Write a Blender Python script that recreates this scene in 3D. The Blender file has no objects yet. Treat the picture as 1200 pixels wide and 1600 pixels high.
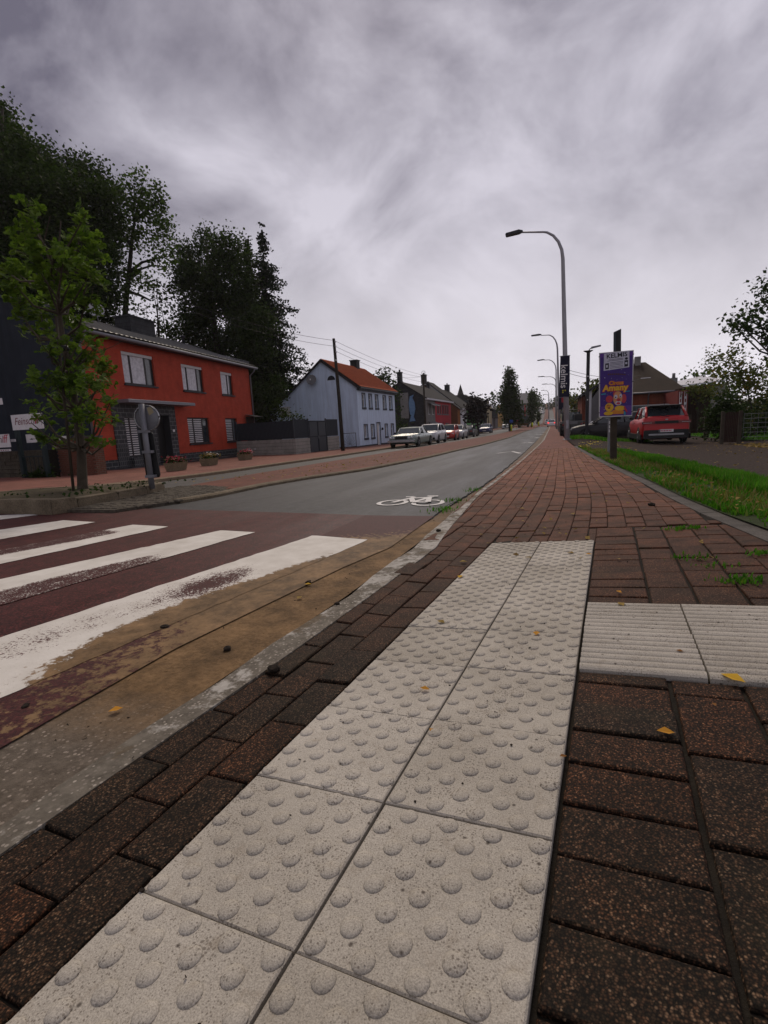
import bpy, bmesh, math, random
import numpy as np
from mathutils import Vector, Matrix

SC = bpy.context.scene
COL = SC.collection
PI = math.pi
rad = math.radians

# ------------------------------------------------------------------ camera, sky, sun, exposure
CAM_H = 0.66
RM = np.array([[0.94584324, 0.00821778, -0.32451969],
               [0.32086993, -0.17525377, 0.93076775],
               [-0.04922445, -0.98448900, -0.16839943]])      # camera (right, down, forward) -> world
FPX, CX, CY = 760.0, 600.0, 800.0
cam = bpy.data.cameras.new('camera')
cam.sensor_fit = 'VERTICAL'
cam.sensor_height = 36.0
cam.lens = FPX / 1600.0 * 36.0
cam.clip_start = 0.05
cam.clip_end = 6000
camo = bpy.data.objects.new('camera', cam)
COL.objects.link(camo)
_r, _d, _f = RM[:, 0], RM[:, 1], RM[:, 2]
camo.matrix_world = Matrix(((_r[0], -_d[0], -_f[0], 0), (_r[1], -_d[1], -_f[1], 0), (_r[2], -_d[2], -_f[2], CAM_H), (0, 0, 0, 1)))
SC.camera = camo

SUN_EL, SUN_AZ = rad(48), rad(-20)     # azimuth from +Y towards +X
W = bpy.data.worlds.new('World')
SC.world = W
W.use_nodes = True
wn, wl = W.node_tree.nodes, W.node_tree.links
wn.clear()
def _n(t, **k):
    n = wn.new(t)
    for a, b in k.items(): setattr(n, a, b)
    return n
out = _n('ShaderNodeOutputWorld'); bg = _n('ShaderNodeBackground'); bg.inputs[1].default_value = 0.1
wl.new(bg.outputs[0], out.inputs[0])
sky = _n('ShaderNodeTexSky', sky_type='NISHITA', sun_disc=False, sun_elevation=SUN_EL, sun_rotation=SUN_AZ)
sky.air_density = 1.5; sky.dust_density = 4.0
tc = _n('ShaderNodeTexCoord')
sep = _n('ShaderNodeSeparateXYZ'); wl.new(tc.outputs['Generated'], sep.inputs[0])
zc = _n('ShaderNodeMath', operation='MAXIMUM'); wl.new(sep.outputs[2], zc.inputs[0]); zc.inputs[1].default_value = 0.0
zs3 = _n('ShaderNodeMath', operation='MULTIPLY'); wl.new(zc.outputs[0], zs3.inputs[0]); zs3.inputs[1].default_value = 1.35
cmb = _n('ShaderNodeCombineXYZ'); wl.new(sep.outputs[0], cmb.inputs[0]); wl.new(sep.outputs[1], cmb.inputs[1]); wl.new(zs3.outputs[0], cmb.inputs[2])
def wnoise(scale, detail, loc, rot=(0, 0, 0), rough=.5, dist=0.0):
    mp = _n('ShaderNodeMapping'); mp.inputs['Location'].default_value = loc; mp.inputs['Rotation'].default_value = rot
    wl.new(cmb.outputs[0], mp.inputs[0])
    t = _n('ShaderNodeTexNoise'); t.inputs['Scale'].default_value = scale; t.inputs['Detail'].default_value = detail
    t.inputs['Roughness'].default_value = rough; t.inputs['Distortion'].default_value = dist
    wl.new(mp.outputs[0], t.inputs['Vector'])
    return t.outputs['Fac']
n1 = wnoise(1.35, 3, (7.7, 4.1, 9.3), (0, 0, 0), .45, .3)
n2 = wnoise(3.6, 7, (4.3, 2.1, 6.0), (.3, .5, 0), .56, .35)
mixn = _n('ShaderNodeMath', operation='MULTIPLY_ADD'); wl.new(n1, mixn.inputs[0]); mixn.inputs[1].default_value = 0.5
m2 = _n('ShaderNodeMath', operation='MULTIPLY'); wl.new(n2, m2.inputs[0]); m2.inputs[1].default_value = 0.5
wl.new(m2.outputs[0], mixn.inputs[2])
ramp = _n('ShaderNodeValToRGB'); wl.new(mixn.outputs[0], ramp.inputs[0])
cr = ramp.color_ramp
cr.elements[0].position = .43; cr.elements[0].color = (.110, .103, .142, 1)
cr.elements[1].position = .64; cr.elements[1].color = (.48, .46, .525, 1)
# an overcast deck is thinner and paler towards the horizon, all the way round
er = _n('ShaderNodeMapRange', interpolation_type='SMOOTHSTEP'); wl.new(sep.outputs[2], er.inputs[0])
er.inputs[1].default_value = 0.02; er.inputs[2].default_value = 0.44; er.inputs[3].default_value = 1.0; er.inputs[4].default_value = 0.0
hz = _n('ShaderNodeMixRGB'); wl.new(er.outputs[0], hz.inputs[0]); wl.new(ramp.outputs[0], hz.inputs[1]); hz.inputs[2].default_value = (.74, .71, .76, 1)
hm = _n('ShaderNodeMath', operation='MULTIPLY'); wl.new(er.outputs[0], hm.inputs[0]); hm.inputs[1].default_value = .80
wl.new(hm.outputs[0], hz.inputs[0])
sc10 = _n('ShaderNodeVectorMath', operation='SCALE'); wl.new(hz.outputs[0], sc10.inputs[0]); sc10.inputs['Scale'].default_value = 10.0
fin = _n('ShaderNodeMixRGB'); fin.inputs[0].default_value = .99; wl.new(sky.outputs[0], fin.inputs[1]); wl.new(sc10.outputs[0], fin.inputs[2])
wl.new(fin.outputs[0], bg.inputs[0])

sun = bpy.data.lights.new('sun', 'SUN'); sun.energy = 1.5; sun.angle = rad(25); sun.color = (1, .86, .70)
suno = bpy.data.objects.new('sun', sun); COL.objects.link(suno)
_dir = Vector((math.sin(SUN_AZ) * math.cos(SUN_EL), math.cos(SUN_AZ) * math.cos(SUN_EL), math.sin(SUN_EL)))
suno.rotation_euler = _dir.to_track_quat('Z', 'Y').to_euler()
suno.location = (0, 0, 60)

SC.view_settings.view_transform = 'Standard'
SC.view_settings.look = 'None'
SC.view_settings.exposure = 0.40
SC.view_settings.gamma = 1.0
SC.view_settings.use_curve_mapping = False
SC.cycles.max_bounces = 6
SC.cycles.transparent_max_bounces = 8
SC.cycles.volume_bounces = 1
SC.cycles.use_denoising = True

# ------------------------------------------------------------------ measured world: rays, terrain
def ray(px, py): return RM @ np.array([(px - CX) / FPX, (py - CY) / FPX, 1.0])
def aty(px, py, y):
    d = ray(px, py); t = y / d[1]
    return np.array([d[0] * t, y, CAM_H + d[2] * t])
YS = [-10, 0, 4, 10, 23, 40, 60, 92, 110, 200, 325, 600, 1000]
ZS = [-.06, -.08, -.11, -.22, -.37, -.5, -.6, -.77, -.68, -.3, 5.8, 20, 24]
def sm(t):
    t = np.clip(t, 0, 1); return t * t * (3 - 2 * t)
def T(x, y):
    z = np.interp(y, YS, ZS)
    fade = sm(y / 14) * (1 - sm((y - 60) / 40))
    return z - .3 * sm((-x - 1.5) / 11) * fade - .2 * sm((x - 1.6) / 2.2) * sm((y - 6) / 9) * (1 - sm((y - 60) / 40))
def PL(x, y): return .01236 + .08125 * (x - .0526) - .02616 * (y + .0169)     # the dropped kerb ramp
def S(x, y):
    k = sm((y - 3.0) / 2.4)
    return PL(x, y) * (1 - k) + (T(np.minimum(x, 1.2), y) + .07) * k
def V(x, y):                                                                   # verge and yard beside the pavement
    k = sm((x - 1.0) / 1.6)
    return S(np.minimum(x, 1.15), y) * (1 - k) + T(x, y) * k + .02 * sm((x - 1.0) / .3) * (1 - sm((x - 1.7) / .8))
def grd(px, py, fn=T, dz=0.0):
    d = ray(px, py); t0 = t = .2
    while t < 2000:
        if CAM_H + d[2] * t - fn(d[0] * t, d[1] * t) - dz < 0:
            a, b = t0, t
            for _ in range(30):
                m = (a + b) / 2
                if CAM_H + d[2] * m - fn(d[0] * m, d[1] * m) - dz < 0: b = m
                else: a = m
            return np.array([d[0] * b, d[1] * b, CAM_H + d[2] * b])
        t0 = t; t *= 1.02
    return None

# ------------------------------------------------------------------ object helpers
def link(o, parent=None):
    COL.objects.link(o)
    if parent is not None: o.parent = parent
    return o
def tag(o, label=None, cat=None, group=None, kind=None):
    if label: o['label'] = label
    if cat: o['category'] = cat
    if group: o['group'] = group
    if kind: o['kind'] = kind
    return o
def thing(name, label, cat, loc=(0, 0, 0), rz=0.0, group=None):
    o = bpy.data.objects.new(name, None); link(o)
    o.location = [float(v) for v in loc]; o.rotation_euler = (0, 0, rz); o.empty_display_size = .2
    return tag(o, label, cat, group)
def kids(o): return [c for c in bpy.data.objects if c.parent == o]
def copy_tree(o, parent=None):
    c = o.copy(); COL.objects.link(c)
    if parent is not None: c.parent = parent
    for ch in list(o.children): copy_tree(ch, c)
    return c

class MB:
    """collects shapes, then links them as ONE mesh object"""
    def __init__(s): s.v = []; s.f = []; s.m = []; s.sm = []
    def add(s, vs, fs, mi=0, smooth=False):
        b = len(s.v)
        s.v.extend([tuple(map(float, q)) for q in vs])
        for f in fs: s.f.append(tuple(b + i for i in f)); s.m.append(mi); s.sm.append(smooth)
        return s
    def hexa(s, p, mi=0):       # 8 corners: bottom 4 (ccw), top 4
        return s.add(p, [(3, 2, 1, 0), (4, 5, 6, 7), (0, 1, 5, 4), (1, 2, 6, 5), (2, 3, 7, 6), (3, 0, 4, 7)], mi)
    def box(s, x0, x1, y0, y1, z0, z1, mi=0):
        return s.hexa([(x0, y0, z0), (x1, y0, z0), (x1, y1, z0), (x0, y1, z0), (x0, y0, z1), (x1, y0, z1), (x1, y1, z1), (x0, y1, z1)], mi)
    def bev(s, x0, x1, y0, y1, z0, z1, c, mi=0):     # box with a chamfered top
        return s.add([(x0, y0, z0), (x1, y0, z0), (x1, y1, z0), (x0, y1, z0), (x0, y0, z1 - c), (x1, y0, z1 - c), (x1, y1, z1 - c), (x0, y1, z1 - c),
                      (x0 + c, y0 + c, z1), (x1 - c, y0 + c, z1), (x1 - c, y1 - c, z1), (x0 + c, y1 - c, z1)],
                     [(3, 2, 1, 0), (0, 1, 5, 4), (1, 2, 6, 5), (2, 3, 7, 6), (3, 0, 4, 7), (4, 5, 9, 8), (5, 6, 10, 9), (6, 7, 11, 10), (7, 4, 8, 11), (8, 9, 10, 11)], mi)
    def prism(s, poly, fn, d0, d1, mi=0):            # polygon (a,b) pushed from d0 to d1 through fn(a,b,d)->xyz
        n = len(poly)
        vs = [fn(a, b, d0) for a, b in poly] + [fn(a, b, d1) for a, b in poly]
        fs = [tuple(range(n - 1, -1, -1)), tuple(range(n, 2 * n))] + [(i, (i + 1) % n, n + (i + 1) % n, n + i) for i in range(n)]
        return s.add(vs, fs, mi)
    def tube(s, pts, rs, n=8, mi=0, cap=True, smooth=True):
        pts = [np.array(p, float) for p in pts]
        if not hasattr(rs, '__len__'): rs = [rs] * len(pts)
        vs = []; ref = None
        for i, p in enumerate(pts):
            t = pts[min(i + 1, len(pts) - 1)] - pts[max(i - 1, 0)]
            t = t / (np.linalg.norm(t) + 1e-9)
            if ref is None:
                ref = np.array([0, 0, 1.0]) if abs(t[2]) < .9 else np.array([1.0, 0, 0])
            a = np.cross(t, ref); a /= np.linalg.norm(a) + 1e-9
            b = np.cross(t, a); ref = np.cross(a, t)
            for k in range(n):
                an = 2 * PI * k / n
                vs.append(p + rs[i] * (math.cos(an) * a + math.sin(an) * b))
        fs = []
        for i in range(len(pts) - 1):
            for k in range(n):
                fs.append((i * n + k, i * n + (k + 1) % n, (i + 1) * n + (k + 1) % n, (i + 1) * n + k))
        s.add(vs, fs, mi, smooth)
        if cap:
            b = len(s.v) - len(vs)
            s.f.append(tuple(b + k for k in range(n - 1, -1, -1))); s.m.append(mi); s.sm.append(False)
            e = b + (len(pts) - 1) * n
            s.f.append(tuple(e + k for k in range(n))); s.m.append(mi); s.sm.append(False)
        return s
    def lathe(s, prof, c=(0, 0, 0), n=16, mi=0, axis='z', smooth=True):
        vs = []
        for r_, z in prof:
            for k in range(n):
                an = 2 * PI * k / n; a, b = r_ * math.cos(an), r_ * math.sin(an)
                q = (a, b, z) if axis == 'z' else ((a, z, b) if axis == 'y' else (z, a, b))
                vs.append((q[0] + c[0], q[1] + c[1], q[2] + c[2]))
        fs = [(i * n + k, i * n + (k + 1) % n, (i + 1) * n + (k + 1) % n, (i + 1) * n + k) for i in range(len(prof) - 1) for k in range(n)]
        fs += [tuple(range(n - 1, -1, -1)), tuple((len(prof) - 1) * n + k for k in range(n))]
        return s.add(vs, fs, mi, smooth)
    def mesh(s, name, mats):
        me = bpy.data.meshes.new(name)
        me.from_pydata(s.v, [], s.f)
        if not isinstance(mats, (list, tuple)): mats = [mats]
        for m in mats: me.materials.append(m)
        if any(s.m): me.polygons.foreach_set('material_index', s.m)
        if any(s.sm): me.polygons.foreach_set('use_smooth', s.sm)
        me.validate(); me.update()
        bm = bmesh.new(); bm.from_mesh(me); bmesh.ops.recalc_face_normals(bm, faces=bm.faces); bm.to_mesh(me); bm.free()
        return me
    def build(s, name, mats, parent=None):
        return link(bpy.data.objects.new(name, s.mesh(name, mats)), parent)

def np_mesh(name, verts, faces_flat, per, mat, smooth=False):
    """fast mesh: verts (n,3), faces (m,per)"""
    me = bpy.data.meshes.new(name)
    nv, nf = len(verts), len(faces_flat)
    me.vertices.add(nv); me.vertices.foreach_set('co', np.asarray(verts, np.float32).ravel())
    me.loops.add(nf * per); me.loops.foreach_set('vertex_index', np.asarray(faces_flat, np.int32).ravel())
    me.polygons.add(nf)
    me.polygons.foreach_set('loop_start', np.arange(0, nf * per, per, dtype=np.int32))
    me.polygons.foreach_set('loop_total', np.full(nf, per, np.int32))
    if smooth: me.polygons.foreach_set('use_smooth', np.ones(nf, bool))
    me.materials.append(mat)
    me.update(calc_edges=True)
    return me

def grid_sheet(name, xs_of, ys, nx, zf, mat, parent=None, kind='structure'):
    """a draped sheet: for each y, nx+1 points between xs_of(y) = (x0, x1)"""
    V_, F_ = [], []
    for y in ys:
        x0, x1 = xs_of(y)
        for i in range(nx + 1):
            x = x0 + (x1 - x0) * i / nx
            V_.append((x, y, float(zf(x, y))))
    w = nx + 1
    for j in range(len(ys) - 1):
        for i in range(nx):
            F_.append((j * w + i, j * w + i + 1, (j + 1) * w + i + 1, (j + 1) * w + i))
    me = np_mesh(name, np.array(V_), np.array(F_), 4, mat, True)
    o = link(bpy.data.objects.new(name, me), parent)
    if kind and parent is None: o['kind'] = kind
    return o
def poly(pts):
    ys = [p[1] for p in pts]; xs = [p[0] for p in pts]
    return lambda y: float(np.interp(y, ys, xs))

def text_mb(txt, size, mat, name, parent, M4, shear=0.0, depth=.002, align='CENTER', squash=1.0, bold=0.0):
    """flat lettering as real mesh; M4 places the xy text plane"""
    c = bpy.data.curves.new(name, 'FONT')
    c.body = txt; c.size = size; c.shear = shear; c.extrude = depth; c.align_x = align; c.align_y = 'CENTER'; c.offset = bold
    c.resolution_u = 3
    to = bpy.data.objects.new('text_tmp', c); COL.objects.link(to)
    dg = bpy.context.evaluated_depsgraph_get()
    me = bpy.data.meshes.new_from_object(to.evaluated_get(dg))
    bpy.data.objects.remove(to); bpy.data.curves.remove(c)
    me.name = name
    me.transform(M4 @ Matrix.Diagonal((squash, 1, 1, 1)))
    me.materials.clear(); me.materials.append(mat)
    return link(bpy.data.objects.new(name, me), parent)
# ------------------------------------------------------------------ materials
def newmat(name):
    m = bpy.data.materials.new(name); m.use_nodes = True
    return m, m.node_tree.nodes, m.node_tree.links, m.node_tree.nodes['Principled BSDF']
def rgba(c): return (c[0], c[1], c[2], 1)
def _tex(N, L, kind, scale, coord, detail=4, rough=.55, **k):
    t = N.new('ShaderNodeTex' + kind); t.inputs['Scale'].default_value = scale
    if kind == 'Noise': t.inputs['Detail'].default_value = detail; t.inputs['Roughness'].default_value = rough
    for a, b in k.items(): setattr(t, a, b)
    L.new(coord, t.inputs['Vector'])
    return t
def _ramp(N, L, src, stops):
    r = N.new('ShaderNodeValToRGB'); L.new(src, r.inputs[0])
    e = r.color_ramp.elements
    while len(e) < len(stops): e.new(.5)
    for el, (p, c) in zip(e, stops): el.position = p; el.color = rgba(c) if hasattr(c, '__len__') else (c, c, c, 1)
    return r
def _mix(N, L, fac, a, b, mode='MIX'):
    m = N.new('ShaderNodeMixRGB'); m.blend_type = mode
    for s, v in ((0, fac), (1, a), (2, b)):
        if hasattr(v, 'is_output'): L.new(v, m.inputs[s])
        elif hasattr(v, '__len__'): m.inputs[s].default_value = rgba(v)
        else: m.inputs[s].default_value = v
    return m.outputs[0]
def _bump(N, L, b, h, strength, dist):
    n = N.new('ShaderNodeBump'); n.inputs['Strength'].default_value = strength; n.inputs['Distance'].default_value = dist
    L.new(h, n.inputs['Height']); L.new(n.outputs[0], b.inputs['Normal'])
def _coord(N, world):
    if world: return N.new('ShaderNodeNewGeometry').outputs['Position']
    return N.new('ShaderNodeTexCoord').outputs['Object']
def _math(N, L, op, a, b):
    n = N.new('ShaderNodeMath'); n.operation = op
    for i, v in enumerate((a, b)):
        if hasattr(v, 'is_output'): L.new(v, n.inputs[i])
        else: n.inputs[i].default_value = v
    return n.outputs[0]

def pm(name, c1, c2=None, scale=6, rough=.7, bump=0.0, bscale=None, metal=0.0, world=False, spec=.2, dist=.01, fine=0.0, streak=0.0):
    """two-tone worn surface: slow noise between two colours, fine noise grain and bump"""
    m, N, L, b = newmat(name)
    c2 = c2 or tuple(x * .75 for x in c1)
    co = _coord(N, world)
    t = _tex(N, L, 'Noise', scale, co, 5, .6)
    r = _ramp(N, L, t.outputs['Fac'], [(.32, c1), (.7, c2)])
    col = r.outputs[0]
    if fine:
        t2 = _tex(N, L, 'Noise', (bscale or scale * 12), co, 2, .6)
        g = _ramp(N, L, t2.outputs['Fac'], [(.3, 1 - fine), (.7, 1 + fine)])
        col = _mix(N, L, 1.0, col, g.outputs[0], 'MULTIPLY')
    if streak:
        mp = N.new('ShaderNodeMapping'); mp.inputs['Scale'].default_value = (2.6, 2.6, .2); L.new(co, mp.inputs[0])
        st_ = _tex(N, L, 'Noise', 1.5, mp.outputs[0], 5, .65)
        col = _mix(N, L, 1.0, col, _ramp(N, L, st_.outputs['Fac'], [(.32, 1 - streak), (.62, 1 + streak * .3)]).outputs[0], 'MULTIPLY')
    L.new(col, b.inputs['Base Color'])
    b.inputs['Roughness'].default_value = rough; b.inputs['Metallic'].default_value = metal
    b.inputs['Specular IOR Level'].default_value = spec
    if bump:
        t3 = _tex(N, L, 'Noise', bscale or scale * 8, co, 4, .6)
        _bump(N, L, b, t3.outputs['Fac'], bump, dist)
    return m
def flat(name, c, rough=.5, metal=0.0, spec=.3):
    return pm(name, c, tuple(v * .86 for v in c), 9, rough, 0, None, metal, False, spec)

def brick_mat(name, island):
    """exposed-aggregate paver: dark matrix, reddish and pale grit, each brick its own tone"""
    m, N, L, b = newmat(name)
    g = N.new('ShaderNodeNewGeometry'); co = g.outputs['Position']
    rnd = g.outputs['Random Per Island'] if island else N.new('ShaderNodeObjectInfo').outputs['Random']
    v = _tex(N, L, 'Voronoi', 300, co)
    bw = N.new('ShaderNodeRGBToBW'); L.new(v.outputs['Color'], bw.inputs[0])
    grit = _ramp(N, L, bw.outputs[0], [(.25, (.012, .009, .0055)), (.5, (.030, .020, .012)), (.72, (.070, .038, .021)), (.93, (.18, .125, .08))])
    edge = _ramp(N, L, v.outputs['Distance'], [(.25, 1.0), (.62, .25)])
    gritc = _mix(N, L, 1.0, grit.outputs[0], edge.outputs[0], 'MULTIPLY')
    red = _mix(N, L, 1.0, gritc, (1.5, 1.0, .78), 'MULTIPLY')
    tone = _ramp(N, L, rnd, [(.2, 0.05), (.8, .6), (1.0, .9)])
    c = _mix(N, L, tone.outputs[0], gritc, red)
    # near pavers: dirt plus viewing-angle and vignette darkness painted in; further on brick red
    sy = N.new('ShaderNodeSeparateXYZ'); L.new(co, sy.inputs[0])
    nn = _tex(N, L, 'Noise', 1.3, co, 4)
    yy = _math(N, L, 'ADD', sy.outputs[1], _math(N, L, 'MULTIPLY', nn.outputs['Fac'], 2.0))
    mr = N.new('ShaderNodeMapRange'); L.new(yy, mr.inputs[0]); mr.inputs[1].default_value = 2.2; mr.inputs[2].default_value = 8.5
    far_red = _mix(N, L, .55, _ramp(N, L, rnd, [(0, (.105, .041, .025)), (.5, (.150, .056, .033)), (1, (.185, .076, .046))]).outputs[0], gritc, 'ADD')
    c = _mix(N, L, mr.outputs[0], c, far_red)
    moss = _tex(N, L, 'Noise', 5, co, 5)
    mk = _ramp(N, L, moss.outputs['Fac'], [(.55, 0.0), (.75, .45)])
    c = _mix(N, L, mk.outputs[0], c, (.028, .023, .012))
    bigv = _tex(N, L, 'Noise', 9, co, 5, .65)
    c = _mix(N, L, 1.0, c, _ramp(N, L, bigv.outputs['Fac'], [(.3, (.55, .58, .52)), (.5, (1, 1, 1)), (.72, (1.45, 1.3, 1.15))]).outputs[0], 'MULTIPLY')
    L.new(c, b.inputs['Base Color'])
    b.inputs['Roughness'].default_value = .75; b.inputs['Specular IOR Level'].default_value = .12
    _bump(N, L, b, v.outputs['Distance'], -.5, .0025)
    return m

def tile_mat():
    m, N, L, b = newmat('white_concrete')
    co = _coord(N, True)
    n = _tex(N, L, 'Noise', 3.5, co, 5, .6)
    base = _ramp(N, L, n.outputs['Fac'], [(.3, (.36, .33, .28)), (.72, (.50, .465, .405))])
    oi = N.new('ShaderNodeObjectInfo')
    f = _tex(N, L, 'Noise', 420, co, 3, .7)
    fg = _ramp(N, L, f.outputs['Fac'], [(.3, .55), (.62, 1.12)])
    c = _mix(N, L, 1.0, base.outputs[0], fg.outputs[0], 'MULTIPLY')
    c = _mix(N, L, 1.0, c, _ramp(N, L, oi.outputs['Random'], [(0, (.86, .85, .83)), (1, (1.05, 1.05, 1.05))]).outputs[0], 'MULTIPLY')
    v = _tex(N, L, 'Voronoi', 185, co)
    big = _tex(N, L, 'Noise', 11, co, 4, .65)
    thr = _ramp(N, L, big.outputs['Fac'], [(.32, .06), (.70, .40)])
    pit = N.new('ShaderNodeMath'); pit.operation = 'LESS_THAN'; L.new(v.outputs['Distance'], pit.inputs[0]); L.new(thr.outputs[0], pit.inputs[1])
    pf = _math(N, L, 'MULTIPLY', pit.outputs[0], .62)
    c = _mix(N, L, pf, c, (.10, .08, .062))
    d = _tex(N, L, 'Noise', 26, co, 5, .7)
    dk = _ramp(N, L, d.outputs['Fac'], [(.56, 0.0), (.76, .55)])
    c = _mix(N, L, dk.outputs[0], c, (.22, .18, .13))
    v2 = _tex(N, L, 'Voronoi', 34, co)
    sp = _ramp(N, L, v2.outputs['Distance'], [(.06, .85), (.15, 0.0)])
    rr = N.new('ShaderNodeRGBToBW'); L.new(v2.outputs['Color'], rr.inputs[0])
    on = N.new('ShaderNodeMath'); on.operation = 'GREATER_THAN'; L.new(rr.outputs[0], on.inputs[0]); on.inputs[1].default_value = .52
    c = _mix(N, L, _math(N, L, 'MULTIPLY', sp.outputs[0], on.outputs[0]), c, (.05, .038, .03))
    L.new(c, b.inputs['Base Color']); b.inputs['Roughness'].default_value = .78; b.inputs['Specular IOR Level'].default_value = .25
    h = _math(N, L, 'SUBTRACT', f.outputs['Fac'], _math(N, L, 'MULTIPLY', pit.outputs[0], 1.2))
    _bump(N, L, b, h, .5, .0018)
    return m

def asphalt_mat(name, dark, stone, scale=150, rough=.5, patch=(.05, .05, .05), pk=.35, stretch=.12, spec=.15):
    m, N, L, b = newmat(name)
    co = _coord(N, True)
    v = _tex(N, L, 'Voronoi', scale, co)
    bw = N.new('ShaderNodeRGBToBW'); L.new(v.outputs['Color'], bw.inputs[0])
    c = _ramp(N, L, bw.outputs[0], [(.3, dark), (.8, stone)]).outputs[0]
    e = _ramp(N, L, v.outputs['Distance'], [(.2, 1.0), (.7, .45)])
    c = _mix(N, L, 1.0, c, e.outputs[0], 'MULTIPLY')
    mp = N.new('ShaderNodeMapping'); mp.inputs['Scale'].default_value = (1, stretch, 1); L.new(co, mp.inputs[0])
    n = _tex(N, L, 'Noise', 1.6, mp.outputs[0], 5, .6)
    k = _ramp(N, L, n.outputs['Fac'], [(.4, 0.0), (.68, pk)])
    c = _mix(N, L, k.outputs[0], c, patch)
    n2 = _tex(N, L, 'Noise', 9, co, 4, .6)
    g = _ramp(N, L, n2.outputs['Fac'], [(.28, .66), (.72, 1.28)])
    c = _mix(N, L, 1.0, c, g.outputs[0], 'MULTIPLY')
    L.new(c, b.inputs['Base Color'])
    rr = _ramp(N, L, n.outputs['Fac'], [(.35, rough - .1), (.7, rough + .12)])
    L.new(rr.outputs[0], b.inputs['Roughness'])
    b.inputs['Specular IOR Level'].default_value = spec
    _bump(N, L, b, v.outputs['Distance'], -.5, .004)
    return m

def paving_mat(name, c1, c2, mortar, bw_=.22, bh=.11, rot=0.0, rough=.75, scale=1.0, sxy=(1, 1), lichen=None):
    """far paving: brick courses too far away to tell apart, still laid out in metres"""
    m, N, L, b = newmat(name)
    co = _coord(N, True)
    mp = N.new('ShaderNodeMapping'); mp.inputs['Rotation'].default_value = (0, 0, rot); L.new(co, mp.inputs[0])
    t = N.new('ShaderNodeTexBrick'); L.new(mp.outputs[0], t.inputs['Vector'])
    t.inputs['Scale'].default_value = 1.0; t.inputs['Brick Width'].default_value = bw_; t.inputs['Row Height'].default_value = bh
    t.inputs['Mortar Size'].default_value = .006; t.inputs['Color1'].default_value = rgba(c1); t.inputs['Color2'].default_value = rgba(c2); t.inputs['Mortar'].default_value = rgba(mortar)
    n = _tex(N, L, 'Noise', 1.4, co, 6, .65)
    g = _ramp(N, L, n.outputs['Fac'], [(.3, .68), (.7, 1.25)])
    c = _mix(N, L, 1.0, t.outputs['Color'], g.outputs[0], 'MULTIPLY')
    f = _tex(N, L, 'Noise', 60, co, 3, .7)
    c = _mix(N, L, 1.0, c, _ramp(N, L, f.outputs['Fac'], [(.3, .75), (.7, 1.25)]).outputs[0], 'MULTIPLY')
    if lichen:
        v = _tex(N, L, 'Noise', 3.2, co, 5, .7)
        c = _mix(N, L, _ramp(N, L, v.outputs['Fac'], [(.5, 0), (.72, .7)]).outputs[0], c, lichen)
    L.new(c, b.inputs['Base Color']); b.inputs['Roughness'].default_value = rough; b.inputs['Specular IOR Level'].default_value = .1
    _bump(N, L, b, t.outputs['Fac'], -.35, .006)
    return m

def leaf_mat(name, c1, c2, trans=.35, c3=None):
    m, N, L, b = newmat(name)
    g = N.new('ShaderNodeNewGeometry')
    stops = [(0, c1), (.8, c2)] + ([(1, c3)] if c3 else [])
    r = _ramp(N, L, g.outputs['Random Per Island'], stops)
    n = _tex(N, L, 'Noise', .9, g.outputs['Position'], 3)
    c = _mix(N, L, 1.0, r.outputs[0], _ramp(N, L, n.outputs['Fac'], [(.3, .7), (.7, 1.3)]).outputs[0], 'MULTIPLY')
    L.new(c, b.inputs['Base Color']); b.inputs['Roughness'].default_value = .7; b.inputs['Specular IOR Level'].default_value = .08
    tr = N.new('ShaderNodeBsdfTranslucent'); L.new(_mix(N, L, 1.0, c, (1.1, 1.25, .6), 'MULTIPLY'), tr.inputs[0])
    mx = N.new('ShaderNodeMixShader'); mx.inputs[0].default_value = trans
    L.new(b.outputs[0], mx.inputs[1]); L.new(tr.outputs[0], mx.inputs[2]); L.new(mx.outputs[0], N['Material Output'].inputs[0])
    return m

def glass_mat(name, c=(.02, .025, .03), rough=.06):
    m, N, L, b = newmat(name)
    n = _tex(N, L, 'Noise', 2.5, _coord(N, False), 3)
    L.new(_ramp(N, L, n.outputs['Fac'], [(.3, c), (.7, tuple(v * 1.5 for v in c))]).outputs[0], b.inputs['Base Color'])
    b.inputs['Roughness'].default_value = rough; b.inputs['Specular IOR Level'].default_value = .6
    return m
def paint_mat(name, c, rough=.28, coat=.4):
    m, N, L, b = newmat(name)
    n = _tex(N, L, 'Noise', 5, _coord(N, False), 4)
    L.new(_ramp(N, L, n.outputs['Fac'], [(.3, c), (.75, tuple(v * .85 for v in c))]).outputs[0], b.inputs['Base Color'])
    b.inputs['Roughness'].default_value = rough; b.inputs['Coat Weight'].default_value = coat; b.inputs['Coat Roughness'].default_value = .08
    return m

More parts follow.
